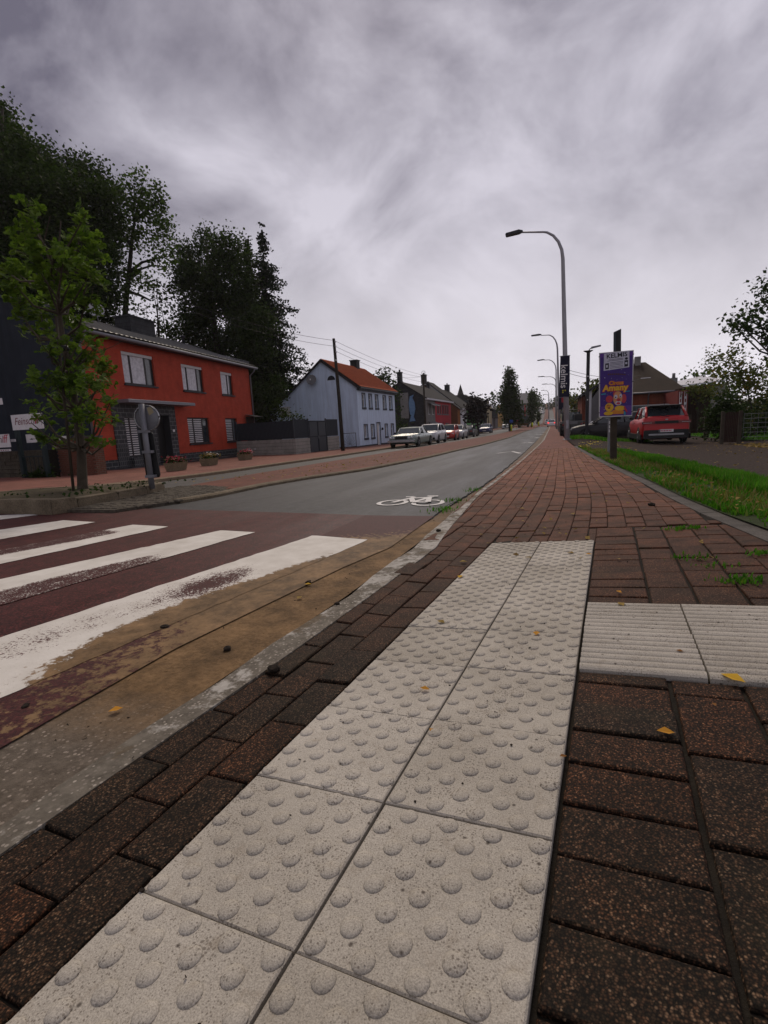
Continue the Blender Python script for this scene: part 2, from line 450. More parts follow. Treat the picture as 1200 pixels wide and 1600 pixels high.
def stripe_mat():
    """road paint worn through to the red asphalt; 'wear' is how much has gone"""
    m, N, L, b = newmat('worn_road_paint')
    co = _coord(N, True)
    at = N.new('ShaderNodeAttribute'); at.attribute_name = 'wear'
    f = _tex(N, L, 'Noise', 95, co, 4, .75)
    s2 = _tex(N, L, 'Noise', 14, co, 4, .6)
    k = _math(N, L, 'ADD', _math(N, L, 'MULTIPLY', f.outputs['Fac'], .75), _math(N, L, 'MULTIPLY', s2.outputs['Fac'], .25))
    lo = _math(N, L, 'SUBTRACT', k, _math(N, L, 'SUBTRACT', 1.0, at.outputs['Fac']))
    mask = _ramp(N, L, _math(N, L, 'ADD', lo, .5), [(.485, 0.0), (.515, 1.0)])
    n = _tex(N, L, 'Noise', 5, co, 5, .6)
    white = _ramp(N, L, n.outputs['Fac'], [(.3, (.50, .47, .42)), (.7, (.66, .635, .585))])
    sand = N.new('ShaderNodeAttribute'); sand.attribute_name = 'sand'
    sn = _tex(N, L, 'Noise', 30, co, 5, .7)
    sk = _math(N, L, 'ADD', sn.outputs['Fac'], _math(N, L, 'SUBTRACT', sand.outputs['Fac'], .5))
    smask = _ramp(N, L, sk, [(.5, 0.0), (.6, 1.0)])
    red = _ramp(N, L, f.outputs['Fac'], [(.35, (.024, .008, .008)), (.7, (.090, .023, .023))])
    c = _mix(N, L, mask.outputs[0], white.outputs[0], red.outputs[0])
    lo_ = _tex(N, L, 'Noise', 7, co, 5, .65)
    sc0 = _ramp(N, L, sn.outputs['Fac'], [(.3, (.11, .066, .029)), (.7, (.21, .13, .064))])
    sandc = _mix(N, L, 1.0, sc0.outputs[0], _ramp(N, L, lo_.outputs['Fac'], [(.34, .55), (.66, 1.3)]).outputs[0], 'MULTIPLY')
    c = _mix(N, L, smask.outputs[0], c, sandc)
    L.new(c, b.inputs['Base Color']); b.inputs['Roughness'].default_value = .65; b.inputs['Specular IOR Level'].default_value = .15
    _bump(N, L, b, _math(N, L, 'ADD', f.outputs['Fac'], sn.outputs['Fac']), .5, .004)
    return m

def gutter_mat():
    m, N, L, b = newmat('sandy_gutter_concrete')
    co = _coord(N, True)
    v = _tex(N, L, 'Voronoi', 88, co)
    bw = N.new('ShaderNodeRGBToBW'); L.new(v.outputs['Color'], bw.inputs[0])
    cn = _tex(N, L, 'Noise', 34, co, 6, .7)
    base = _ramp(N, L, cn.outputs['Fac'], [(.3, (.075, .060, .045)), (.7, (.155, .128, .10))])
    peb = _ramp(N, L, bw.outputs[0], [(.35, (.10, .08, .065)), (.62, (.17, .14, .11)), (.9, (.32, .27, .22))])
    pm_ = _math(N, L, 'MULTIPLY', _ramp(N, L, v.outputs['Distance'], [(.30, 1.0), (.42, 0.0)]).outputs[0], _ramp(N, L, bw.outputs[0], [(.44, 0.0), (.5, 1.0)]).outputs[0])
    conc_ = _mix(N, L, pm_, base.outputs[0], peb.outputs[0])
    s = _tex(N, L, 'Noise', 60, co, 5, .7)
    sand = _ramp(N, L, s.outputs['Fac'], [(.3, (.11, .066, .029)), (.7, (.21, .13, .064))])
    n = _tex(N, L, 'Noise', 2.1, co, 5, .6)
    sy = N.new('ShaderNodeSeparateXYZ'); L.new(co, sy.inputs[0])
    near = N.new('ShaderNodeMapRange'); L.new(sy.outputs[1], near.inputs[0]); near.inputs[1].default_value = .55; near.inputs[2].default_value = 1.3
    far = N.new('ShaderNodeMapRange'); L.new(sy.outputs[1], far.inputs[0]); far.inputs[1].default_value = 2.6; far.inputs[2].default_value = 4.4; far.inputs[3].default_value = 1; far.inputs[4].default_value = .45
    k = _math(N, L, 'MULTIPLY', _math(N, L, 'MULTIPLY', near.outputs[0], far.outputs[0]), 1.0)
    mk = _ramp(N, L, _math(N, L, 'ADD', _math(N, L, 'MULTIPLY', n.outputs['Fac'], .6), k), [(.62, 0.0), (1.0, 1.0)])
    lo_ = _tex(N, L, 'Noise', 7, co, 5, .65)
    sd = _mix(N, L, 1.0, sand.outputs[0], _ramp(N, L, lo_.outputs['Fac'], [(.34, .55), (.66, 1.3)]).outputs[0], 'MULTIPLY')
    c = _mix(N, L, mk.outputs[0], conc_, sd)
    L.new(c, b.inputs['Base Color']); b.inputs['Roughness'].default_value = .75; b.inputs['Specular IOR Level'].default_value = .12
    _bump(N, L, b, s.outputs['Fac'], .7, .010)
    return m
def kerb_mat():
    m, N, L, b = newmat('worn_kerb_concrete')
    co = _coord(N, True)
    v = _tex(N, L, 'Voronoi', 95, co)
    bw = N.new('ShaderNodeRGBToBW'); L.new(v.outputs['Color'], bw.inputs[0])
    cn = _tex(N, L, 'Noise', 28, co, 6, .7)
    base = _ramp(N, L, cn.outputs['Fac'], [(.3, (.07, .06, .047)), (.7, (.175, .155, .125))]).outputs[0]
    pk = _math(N, L, 'MULTIPLY', _ramp(N, L, v.outputs['Distance'], [(.30, 1.0), (.42, 0.0)]).outputs[0], _ramp(N, L, bw.outputs[0], [(.45, 0.0), (.52, 1.0)]).outputs[0])
    c = _mix(N, L, pk, base, _ramp(N, L, bw.outputs[0], [(.5, (.13, .11, .09)), (.9, (.36, .32, .27))]).outputs[0])
    n = _tex(N, L, 'Noise', 7, co, 6, .7)
    sy = N.new('ShaderNodeSeparateXYZ'); L.new(co, sy.inputs[0])
    far = N.new('ShaderNodeMapRange'); L.new(sy.outputs[1], far.inputs[0]); far.inputs[1].default_value = .9; far.inputs[2].default_value = 2.4; far.inputs[3].default_value = -.08; far.inputs[4].default_value = .06
    wk = _ramp(N, L, _math(N, L, 'ADD', n.outputs['Fac'], far.outputs[0]), [(.50, .0), (.58, .85)])
    c = _mix(N, L, wk.outputs[0], c, _ramp(N, L, cn.outputs['Fac'], [(.3, (.28, .265, .235)), (.7, (.44, .42, .385))]).outputs[0])
    n2 = _tex(N, L, 'Noise', 4.1, co, 5, .7)
    c = _mix(N, L, _ramp(N, L, n2.outputs['Fac'], [(.54, 0), (.62, .85)]).outputs[0], c, (.10, .074, .045))
    L.new(c, b.inputs['Base Color']); b.inputs['Roughness'].default_value = .75; b.inputs['Specular IOR Level'].default_value = .15
    _bump(N, L, b, cn.outputs['Fac'], .6, .006)
    return m
def yard_mat():
    m, N, L, b = newmat('dark_gravel_yard')
    co = _coord(N, True)
    v = _tex(N, L, 'Voronoi', 48, co)
    bw = N.new('ShaderNodeRGBToBW'); L.new(v.outputs['Color'], bw.inputs[0])
    c = _ramp(N, L, bw.outputs[0], [(.3, (.020, .014, .011)), (.75, (.050, .036, .029)), (.93, (.13, .10, .08))]).outputs[0]
    n = _tex(N, L, 'Noise', 1.1, co, 5, .65)
    c = _mix(N, L, _ramp(N, L, n.outputs['Fac'], [(.4, 0), (.7, .6)]).outputs[0], c, (.036, .025, .020))
    L.new(c, b.inputs['Base Color']); b.inputs['Roughness'].default_value = .9; b.inputs['Specular IOR Level'].default_value = .06
    _bump(N, L, b, v.outputs['Distance'], -.5, .01)
    return m
def wall_brick_mat(name, c1, c2, mortar, w=.21, h=.065, rough=.8, bump=.3, ms=.006, noise=.25):
    """wall bricks in the object's own frame, along local x (or y) and z"""
    m, N, L, b = newmat(name)
    tcn = N.new('ShaderNodeTexCoord'); sp = N.new('ShaderNodeSeparateXYZ'); L.new(tcn.outputs['Object'], sp.inputs[0])
    cb = N.new('ShaderNodeCombineXYZ'); L.new(_math(N, L, 'ADD', sp.outputs[0], sp.outputs[1]), cb.inputs[0]); L.new(sp.outputs[2], cb.inputs[1])
    t = N.new('ShaderNodeTexBrick'); L.new(cb.outputs[0], t.inputs['Vector'])
    t.inputs['Scale'].default_value = 1; t.inputs['Brick Width'].default_value = w; t.inputs['Row Height'].default_value = h; t.inputs['Mortar Size'].default_value = ms
    t.inputs['Color1'].default_value = rgba(c1); t.inputs['Color2'].default_value = rgba(c2); t.inputs['Mortar'].default_value = rgba(mortar)
    n = _tex(N, L, 'Noise', 1.6, tcn.outputs['Object'], 5, .65)
    c = _mix(N, L, 1.0, t.outputs['Color'], _ramp(N, L, n.outputs['Fac'], [(.3, 1 - noise), (.7, 1 + noise)]).outputs[0], 'MULTIPLY')
    mp = N.new('ShaderNodeMapping'); mp.inputs['Scale'].default_value = (2.6, 2.6, .22); L.new(tcn.outputs['Object'], mp.inputs[0])
    st_ = _tex(N, L, 'Noise', 1.5, mp.outputs[0], 5, .65)
    c = _mix(N, L, 1.0, c, _ramp(N, L, st_.outputs['Fac'], [(.32, .90), (.62, 1.04)]).outputs[0], 'MULTIPLY')
    L.new(c, b.inputs['Base Color']); b.inputs['Roughness'].default_value = rough; b.inputs['Specular IOR Level'].default_value = .15
    _bump(N, L, b, t.outputs['Fac'], -bump, .008)
    return m

M = {}
M['brick'] = brick_mat('paver_single', False)
M['bricks'] = brick_mat('paver_joined', True)
M['tile'] = tile_mat()
M['joint'] = pm('joint_soil', (.008, .007, .0055), (.022, .017, .011), 20, .95, .4, 200)
M['asphalt'] = asphalt_mat('grey_asphalt', (.015, .0155, .018), (.076, .077, .082), 150, .55, (.054, .055, .058), .7)
M['asphalt2'] = asphalt_mat('pale_asphalt', (.04, .04, .04), (.115, .112, .106), 120, .6, (.085, .082, .078), .6)
M['redasphalt'] = asphalt_mat('red_asphalt', (.032, .008, .0075), (.145, .034, .031), 150, .6, (.07, .02, .019), .5, .12, .14)
M['stripe'] = stripe_mat()
M['gutter'] = gutter_mat()
M['kerb'] = kerb_mat()
M['edging'] = pm('dark_edging_concrete', (.05, .045, .04), (.10, .09, .08), 5, .8, .5, 90, world=True, fine=.25)
M['islandkerb'] = pm('mossy_kerbstone', (.17, .135, .09), (.10, .078, .05), 5, .85, .7, 60, world=True, fine=.3)
M['median'] = paving_mat('median_pavers', (.165, .056, .038), (.12, .042, .03), (.05, .03, .02), .2, .1, 0.3, lichen=(.09, .065, .04))
M['farpave'] = paving_mat('far_pavers', (.185, .072, .05), (.145, .056, .04), (.06, .034, .025), .11, .22, 0.0)
M['leftpave'] = paving_mat('left_pavers', (.205, .082, .060), (.165, .067, .05), (.10, .052, .04), .22, .11, 0.1)
M['yard'] = yard_mat()
M['soil'] = pm('planter_soil', (.045, .036, .02), (.08, .065, .035), 4, .95, .8, 50, world=True, fine=.4)
M['blade_dry'] = leaf_mat('dry_blade', (.11, .12, .03), (.20, .17, .06), .25)
M['cobble'] = pm('mossy_cobbles', (.055, .046, .034), (.095, .08, .06), 8, .85, .9, 30, world=True, fine=.3)
M['earth'] = pm('rough_grassland', (.03, .042, .016), (.05, .05, .025), .6, .95, .6, 12, world=True, fine=.3)
M['grassbase'] = pm('verge_soil', (.018, .03, .008), (.035, .045, .014), 3, .95, .6, 40, world=True, fine=.3)
M['lawn'] = pm('lawn', (.03, .085, .012), (.05, .11, .02), 2, .9, .8, 60, world=True, fine=.4)
M['white'] = flat('white_paint', (.72, .70, .68), .45)
M['roadwhite'] = pm('road_white', (.66, .65, .63), (.5, .49, .47), 30, .6, .2, 150, world=True)
M['metal'] = flat('galvanised_steel', (.20, .20, .22), .45, .3)
M['lampgrey'] = pm('grey_lamp_paint', (.34, .335, .355), (.29, .285, .30), 3, .45)
M['darkmetal'] = flat('dark_metal', (.02, .02, .024), .45, .2)
M['black'] = flat('black_plastic', (.012, .012, .013), .5)
M['tyre'] = flat('tyre_rubber', (.012, .012, .012), .85)
M['rim'] = flat('alloy_rim', (.28, .28, .29), .35, .7)
M['glass'] = glass_mat('dark_glass')
M['paneglass'] = glass_mat('window_pane', (.05, .055, .06), .05)
M['carglass'] = glass_mat('car_glass', (.035, .045, .05), .04)
M['wood'] = pm('weathered_wood', (.03, .024, .017), (.055, .043, .03), 6, .85, .5, 40)
M['bark'] = pm('bark', (.045, .036, .026), (.085, .07, .05), 8, .9, .9, 40, dist=.02)
M['darkbark'] = pm('dark_bark', (.022, .018, .014), (.04, .034, .026), 8, .9, .9, 40, dist=.02)
M['leaf_street'] = leaf_mat('street_tree_leaf', (.045, .085, .013), (.11, .168, .028), .38)
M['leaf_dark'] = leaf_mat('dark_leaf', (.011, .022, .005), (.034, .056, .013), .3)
M['leaf_mid'] = leaf_mat('mid_leaf', (.025, .046, .010), (.06, .095, .02), .35)
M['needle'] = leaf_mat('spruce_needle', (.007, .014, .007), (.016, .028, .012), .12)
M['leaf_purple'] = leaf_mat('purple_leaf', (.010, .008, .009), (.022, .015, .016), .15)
M['leaf_olive'] = leaf_mat('olive_leaf', (.04, .052, .014), (.085, .095, .025), .35, (.14, .09, .02))
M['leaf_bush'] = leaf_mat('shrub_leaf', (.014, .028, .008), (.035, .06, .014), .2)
M['leaf_autumn'] = leaf_mat('fallen_leaf', (.42, .17, .02), (.50, .25, .035), .2, (.30, .09, .02))
M['leaf_dry'] = leaf_mat('dry_leaf', (.20, .13, .04), (.30, .21, .06), .2, (.11, .06, .025))
M['blade'] = leaf_mat('grass_blade', (.04, .14, .010), (.085, .23, .02), .35, (.14, .18, .04))
M['flower'] = leaf_mat('flower_petal', (.28, .02, .05), (.45, .05, .10), .2, (.5, .4, .38))
# ------------------------------------------------------------------ ground, roads, pavements
rng = np.random.default_rng(7); random.seed(7)
kerb_x = poly([(-.97, -3), (-.985, .2), (-.972, .5), (-.865, 1.3), (-.78, 2.1), (-.70, 2.9), (-.735, 3.5), (-.745, 4.2), (-.68, 6.5), (-.55, 14), (-.37, 26.7), (-.33, 74), (-.30, 130)])
white_x = poly([(-1.10, -3), (-1.07, .3), (-1.00, 1.1), (-.91, 2.0), (-.85, 3.2), (-.86, 4.2), (-.79, 6.5), (-.65, 14), (-.48, 26.7), (-.45, 130)])
gut_x = poly([(-1.38, -3), (-1.32, .7), (-1.30, 1.3), (-1.12, 2.4), (-1.0, 2.9), (-.97, 4.3), (-.86, 7), (-.82, 14), (-.80, 33), (-.78, 130)])
edge_x = poly([(1.18, -3), (1.1, 1.2), (1.0, 2.6), (.95, 3.6), (.94, 6), (.82, 10.4), (.73, 14.6), (.66, 20), (.64, 30), (.7, 70), (.9, 130)])
grass_x = poly([(2.35, -3), (2.15, 2), (2.02, 5.2), (1.92, 7.4), (1.88, 9.3), (1.45, 12.5), (1.0, 15.5), (.85, 17)])
medlo_x = poly([(-4.55, 4.0), (-4.35, 5.5), (-4.5, 7), (-4.4, 8.3), (-3.95, 10.5), (-3.6, 15), (-3.55, 20), (-3.3, 25), (-3.05, 40), (-3.4, 65), (-3.4, 85), (-2.9, 117)])
medup_x = poly([(-5.9, 6.2), (-6.55, 8.0), (-7.4, 11.2), (-7.8, 15.8), (-7.75, 23), (-7.5, 33), (-7.1, 40), (-6.6, 50), (-6.4, 74), (-5.9, 107), (-5.6, 117)])
lkerb_x = poly([(-8.3, -6), (-8.85, 5.6), (-9.25, 7), (-10.2, 11), (-10.45, 15), (-10.6, 21.5), (-10.75, 34), (-10.8, 50), (-10.8, 95), (-10.2, 125)])
def yst(y0, y1, near=.25, grow=1.12):
    ys = [y0]; st = near
    while ys[-1] < y1:
        ys.append(min(y1, ys[-1] + st)); st *= grow
    return ys
def tz(dz): return lambda x, y: T(x, y) + dz
def Spave(x, y): return np.maximum(S(x, y), T(x, y) + .004)

# far ground sheet, with the wooded slope on the left and the hill ahead
def gz_(x, y):
    z = float(T(x, min(max(y, -40), 900))) - .16
    if x < -24: z += min(14, (-24 - x) * .42) * float(sm((y + 30) / 40)) * float(1 - sm((y - 75) / 50))
    if y > 200:
        z -= .05 * max(0, abs(x + 8) - 45) * float(sm((y - 200) / 250))
        z = max(z, -6 - .0 * y)
    return z
gx = list(np.concatenate([-np.geomspace(620, 70, 16), np.arange(-60, 61, 4.0), np.geomspace(70, 620, 16)]))
gy = list(np.concatenate([-np.geomspace(300, 12, 8), np.arange(-8, 135, 4.0), np.geomspace(140, 800, 26)]))
V_, F_ = [], []
for y in gy:
    for x in gx: V_.append((x, y, gz_(x, y)))
w_ = len(gx)
for j in range(len(gy) - 1):
    for i in range(w_ - 1): F_.append((j * w_ + i, j * w_ + i + 1, (j + 1) * w_ + i + 1, (j + 1) * w_ + i))
ground = link(bpy.data.objects.new('ground', np_mesh('ground', np.array(V_), np.array(F_), 4, M['earth'], True))); ground['kind'] = 'structure'

# carriageways
road = grid_sheet('road', lambda y: (medlo_x(y), gut_x(y)), yst(3.9, 119, .3), 10, tz(.0), M['asphalt'])
far_road = grid_sheet('far_road', lambda y: (lkerb_x(y) - .05, medup_x(y) + .05), yst(6.2, 119, .5), 6, tz(-.02), M['asphalt2'])
def red_y(x): return 4.02 + (-1.17 - x) * .125
V_, F_ = [], []
nx_, ny_ = 40, 44
for j in range(ny_ + 1):
    for i in range(nx_ + 1):
        tt = i / nx_; ye = -4 + (red_y(-8.9 + 7.8 * tt) + 4) * (j / ny_)
        x0 = lkerb_x(ye); x1 = gut_x(ye); x = x0 + (x1 - x0) * tt
        y = -4 + (red_y(x) + 4) * (j / ny_)
        V_.append((x, y, float(T(x, y)) + .004))
for j in range(ny_):
    for i in range(nx_): F_.append((j * (nx_ + 1) + i, j * (nx_ + 1) + i + 1, (j + 1) * (nx_ + 1) + i + 1, (j + 1) * (nx_ + 1) + i))
crossing = link(bpy.data.objects.new('crossing_road', np_mesh('crossing_road', np.array(V_), np.array(F_), 4, M['redasphalt'], True))); crossing['kind'] = 'structure'
# ragged lip where the asphalt ends above the gutter
mb = MB()
ys = list(np.arange(3.95, 34, .09)); pr = None
for y in ys:
    x = gut_x(y) + rng.normal(0, .008) + .012 * math.sin(y * 5.1); z = float(T(x, y))
    q = [(x - .045, y, z + .002), (x, y, z + .005), (x + .012 + abs(rng.normal(0, .005)), y, z - .03)]
    if pr is not None:
        mb.add(pr + q, [(0, 1, 4, 3), (1, 2, 5, 4)], 0)
    pr = q
lip = mb.build('road_edge', M['asphalt'], road)

gutter = grid_sheet('gutter', lambda y: (gut_x(y) - .02, white_x(y) + .02), yst(-3, 119, .15, 1.05), 5, lambda x, y: T(x, y) + .001 - .015 * float(sm((y - 3.7) / .8)), M['gutter'])
V_, F_ = [], []
ys = yst(-3, 119, .1, 1.04)
kerb = MB(); pr = None
for y in ys:
    a, b = white_x(y), kerb_x(y)
    wob = .012 * math.sin(y * 7) + rng.normal(0, .004)
    za = float(T(a, y)) - .02
    zb = float(Spave(b, y)) + .004
    q = [(a - .01 + wob, y, za), (a + .02 + wob, y, za + .022), (b - .03, y, zb - .002 if y < 3.2 else zb), (b + .015, y, zb), (b + .018, y, zb - .06)]
    if pr is not None: kerb.add(pr + q, [(k, k + 1, 5 + k + 1, 5 + k) for k in range(4)], 0)
    pr = q
kerb = kerb.build('kerb', M['kerb']); kerb['kind'] = 'structure'

# ---- right pavement: soil bed, tactile tiles, grooved tiles, bricks
sidewalk = grid_sheet('sidewalk', lambda y: (kerb_x(y), edge_x(y) + .1), yst(-3, 17, .12, 1.03), 14, lambda x, y: Spave(x, y) - .011, M['joint'])
far_side = grid_sheet('far_pavement', lambda y: (kerb_x(y) - .01, edge_x(y) + .05), yst(16.4, 119, .5, 1.06), 6, Spave, M['farpave'])
O2 = np.array([-.322, .467]); U2 = np.array([.1013, .99486]); V2 = np.array([.99486, -.1013])
def ab(a, b): return O2 + a * V2 + b * U2
def frame(x, y, ang, dz=0.0, tilt=0.0):
    """matrix lying on the pavement at x, y with local y turned ang clockwise from +Y"""
    z = float(Spave(x, y)); e = .04
    gx_ = (float(Spave(x + e, y)) - float(Spave(x - e, y))) / (2 * e); gy_ = (float(Spave(x, y + e)) - float(Spave(x, y - e))) / (2 * e)
    n = Vector((-gx_ + rng.normal(0, tilt), -gy_ + rng.normal(0, tilt), 1)).normalized()
    f_ = Vector((math.sin(ang), math.cos(ang), 0)); f_ = (f_ - n * f_.dot(n)).normalized()
    r_ = f_.cross(n)
    return Matrix(((r_.x, f_.x, n.x, x), (r_.y, f_.y, n.y, y), (r_.z, f_.z, n.z, z + dz), (0, 0, 0, 1)))
ANG = math.atan2(.1013, .99486)
# tactile tile with domes
TW, TL_ = .2985, .288
mb = MB()
mb.bev(-TW / 2, TW / 2, -TL_ / 2, TL_ / 2, -.04, .0025, .0025)
for r_ in range(8):
    for c_ in range(4):
        ca = -.15 + .019 + .075 * c_ + (.0375 if r_ % 2 else 0)
        cb = -TL_ / 2 + TL_ * (r_ + .5) / 8
        mb.lathe([(.0168, .0020), (.0156, .0042), (.0120, .0064), (.0066, .0077), (.0012, .0081)], (ca, cb, 0), 14)
tact_me = mb.mesh('tactile_tile', M['tile'])
for i in range(-3, 9):
    for s in (-1, 1):
        x, y = ab(s * .1515, (i + .5) * .29)
        o = link(bpy.data.objects.new('tactile_tile', tact_me), None)
        o.parent = sidewalk; o.matrix_world = frame(x, y, ANG + rng.normal(0, .002), rng.normal(.002, .0012), .002)
# grooved tile
mb = MB()
prof = []
for k in range(8):
    for t_ in range(6):
        u_ = (k + t_ / 6) / 8
        prof.append((-.141 + .282 * u_, .0012 + .0075 * max(0, math.sin(PI * ((t_ / 6) ))) ** .8))
prof.append((.141, .0012))
n_ = len(prof)
vs = [(-.149, b_, z_) for b_, z_ in prof] + [(.149, b_, z_) for b_, z_ in prof] + [(-.149, -.141, -.04), (.149, -.141, -.04), (.149, .141, -.04), (-.149, .141, -.04)]
fs = [(i, i + 1, n_ + i + 1, n_ + i) for i in range(n_ - 1)]
fs += [tuple([2 * n_] + list(range(n_))[::1] + [2 * n_ + 3]), tuple([2 * n_ + 1] + [n_ + i for i in range(n_)] + [2 * n_ + 2]), (2 * n_, 2 * n_ + 1, n_, 0), (2 * n_ + 3, n_ - 1, 2 * n_ - 1, 2 * n_ + 2)]
mb.add(vs, fs, 0, False)
groove_me = mb.mesh('grooved_tile', M['tile'])
for r_ in range(2):
    for c_ in range(4):
        x, y = ab(.458 + .302 * c_, .913 + .1415 + r_ * .2835)
        o = link(bpy.data.objects.new('grooved_tile', groove_me)); o.parent = sidewalk
        o.matrix_world = frame(x, y, ANG + rng.normal(0, .003), rng.normal(.002, .001), .002)

# brick layout: (x, y, angle, width across, length along)
BR = []
def in_right(a, b): return a > .305
for i in range(-4, 16):
    a = -.366 + .1135 * i
    b = -.95 + (0 if i % 2 else .11) + rng.normal(0, .01)
    if i > 0: b = 2.63 + (.0 if i % 2 else .03)
    if a > .31: b = 3.02 + (0 if i % 2 else .04)
    first = i > 0
    x, y = ab(a, b)
    while y < 16.6:
        ln = .222
        if first and i % 2 == 0: ln = .111
        first = False
        ph = ANG * (1 - float(sm((y - 3.0) / 3.2))) + .016 * float(sm((y - 3.0) / 3.2))
        cx_, cy_ = x + math.sin(ph) * ln / 2, y + math.cos(ph) * ln / 2
        if kerb_x(cy_) - .045 < cx_ < edge_x(cy_) + .05:
            BR.append((cx_, cy_, ph + rng.normal(0, .008), .1105, ln - .004))
        x, y = x + math.sin(ph) * ln, y + math.cos(ph) * ln
def col_field(a0, a1, b0, b1, ln, jit=.0, along=True):
    b = b0 - rng.uniform(0, .03)
    while b < b1 - .02:
        l = ln if along else ln
        if b + l > b1: l = max(.06, b1 - b)
        x, y = ab((a0 + a1) / 2, b + l / 2)
        if x < edge_x(y) + .08: BR.append((x, y, ANG + rng.normal(0, .01), a1 - a0 - .0035, l - .0045))
        b += l
for (a0, a1, ln, off) in ((.3065, .518, .1165, 0), (.524, .670, .236, .05), (.674, .822, .236, .13), (.826, .972, .236, .02), (.976, 1.12, .236, .09), (1.124, 1.27, .236, .0)):
    col_field(a0, a1, -1.0 - off, .908, ln)
    col_field(a0, a1, 1.484, 3.0, ln if a0 < .4 or a0 > .9 else ln * (.48 if rng.random() < .5 else 1))
col_field(.262, .310, 2.635, 3.0, .222)
BR.sort(key=lambda q: (q[0] - .1) ** 2 + (q[1] - .3) ** 2 if q[1] > .2 else 9 + q[1] ** 2)
bm_cache = {}
def brick_mesh(w, l):
    k = (round(w, 2), round(l, 2))
    if k not in bm_cache:
        mb = MB()
        # worn, slightly rounded paver: two chamfer rings
        w2, l2 = w / 2, l / 2
        rings = [(0, -.03), (0, -.005), (.0018, -.0018), (.005, 0.0)]
        vs = []
        for c, z in rings: vs += [(-w2 + c, -l2 + c, z), (w2 - c, -l2 + c, z), (w2 - c, l2 - c, z), (-w2 + c, l2 - c, z)]
        fs = [(12, 13, 14, 15)] + [(r * 4 + k_, r * 4 + (k_ + 1) % 4, r * 4 + 4 + (k_ + 1) % 4, r * 4 + 4 + k_) for r in range(3) for k_ in range(4)]
        mb.add(vs, fs)
        bm_cache[k] = (mb.mesh('brick', M['brick']), w, l)
    return bm_cache[k]
for q in BR[:300]:
    me, w0, l0 = brick_mesh(q[3], q[4])
    o = link(bpy.data.objects.new('brick', me)); o.parent = sidewalk
    o.matrix_world = frame(q[0], q[1], q[2], rng.normal(-.001, .0022), .008) @ Matrix.Diagonal((q[3] / w0, q[4] / l0, 1, 1))
mb = MB()
for q in BR[300:]:
    m4 = frame(q[0], q[1], q[2], rng.normal(0, .0018), .006)
    w2, l2 = q[3] / 2, q[4] / 2; vs = []
    for c, z in ((0, -.02), (0, -.004), (.004, 0)):
        vs += [tuple(m4 @ Vector(p)) for p in ((-w2 + c, -l2 + c, z), (w2 - c, -l2 + c, z), (w2 - c, l2 - c, z), (-w2 + c, l2 - c, z))]
    mb.add(vs, [(8, 9, 10, 11)] + [(r * 4 + k_, r * 4 + (k_ + 1) % 4, r * 4 + 4 + (k_ + 1) % 4, r * 4 + 4 + k_) for r in range(2) for k_ in range(4)])
tag(mb.build('bricks', M['bricks'], sidewalk), kind='stuff')

# edging stones along the verge
mb_me = {}
y = -1.2
while y < 17:
    ln = 1.0
    for k in (0,):
        x0, x1 = edge_x(y), edge_x(y + ln)
        mb = MB(); w_e = .155 - .05 * float(sm((y - 4) / 8))
        q = []
        for (xx, yy) in ((x0 + .02, y + .006), (x0 + .02 + w_e, y + .006), (x1 + .02 + w_e, y + ln - .006), (x1 + .02, y + ln - .006)):
            q.append((xx, yy, float(Spave(min(xx, 1.15), yy)) + .006))
        mb.hexa([(a, b, c - .12) for a, b, c in q] + q)
        mb.build('edging_stone', M['edging'], sidewalk)
    y += ln

# ---- median, left pavement, island
median = grid_sheet('median', lambda y: (medup_x(y), medlo_x(y) - .1), yst(6.3, 118, .4), 8, lambda x, y: T(x, y) + .045, M['median'])
mb = MB(); pr = None
for y in yst(4.9, 118, .5, 1.05):
    x = medlo_x(y); z = float(T(x, y))
    q = [(x - .13, y, z + .055), (x - .01, y, z + .055), (x + .012, y, z + .035), (x + .012, y, z - .04)]
    if pr is not None: mb.add(pr + q, [(k, k + 1, 4 + k + 1, 4 + k) for k in range(3)])
    pr = q
tag(mb.build('median_kerb', M['islandkerb']), kind='structure')
left_pavement = grid_sheet('left_pavement', lambda y: (-19.6 if y > 13 else -24, lkerb_x(y) - .1), yst(-6, 119, .8), 10, lambda x, y: T(x, y) + .07, M['leftpave'])
M['tankerb'] = pm('tan_kerb', (.22, .16, .10), (.15, .11, .075), 6, .85, .3, 60, world=True, fine=.2)
mb = MB(); pr = None
for y in yst(-6, 118, .6, 1.05):
    x = lkerb_x(y); z = float(T(x, y))
    q = [(x - .14, y, z + .085), (x - .01, y, z + .085), (x + .015, y, z + .06), (x + .015, y, z - .05)]
    if pr is not None: mb.add(pr + q, [(k, k + 1, 4 + k + 1, 4 + k) for k in range(3)])
    pr = q
tag(mb.build('left_kerb', M['tankerb']), kind='structure')

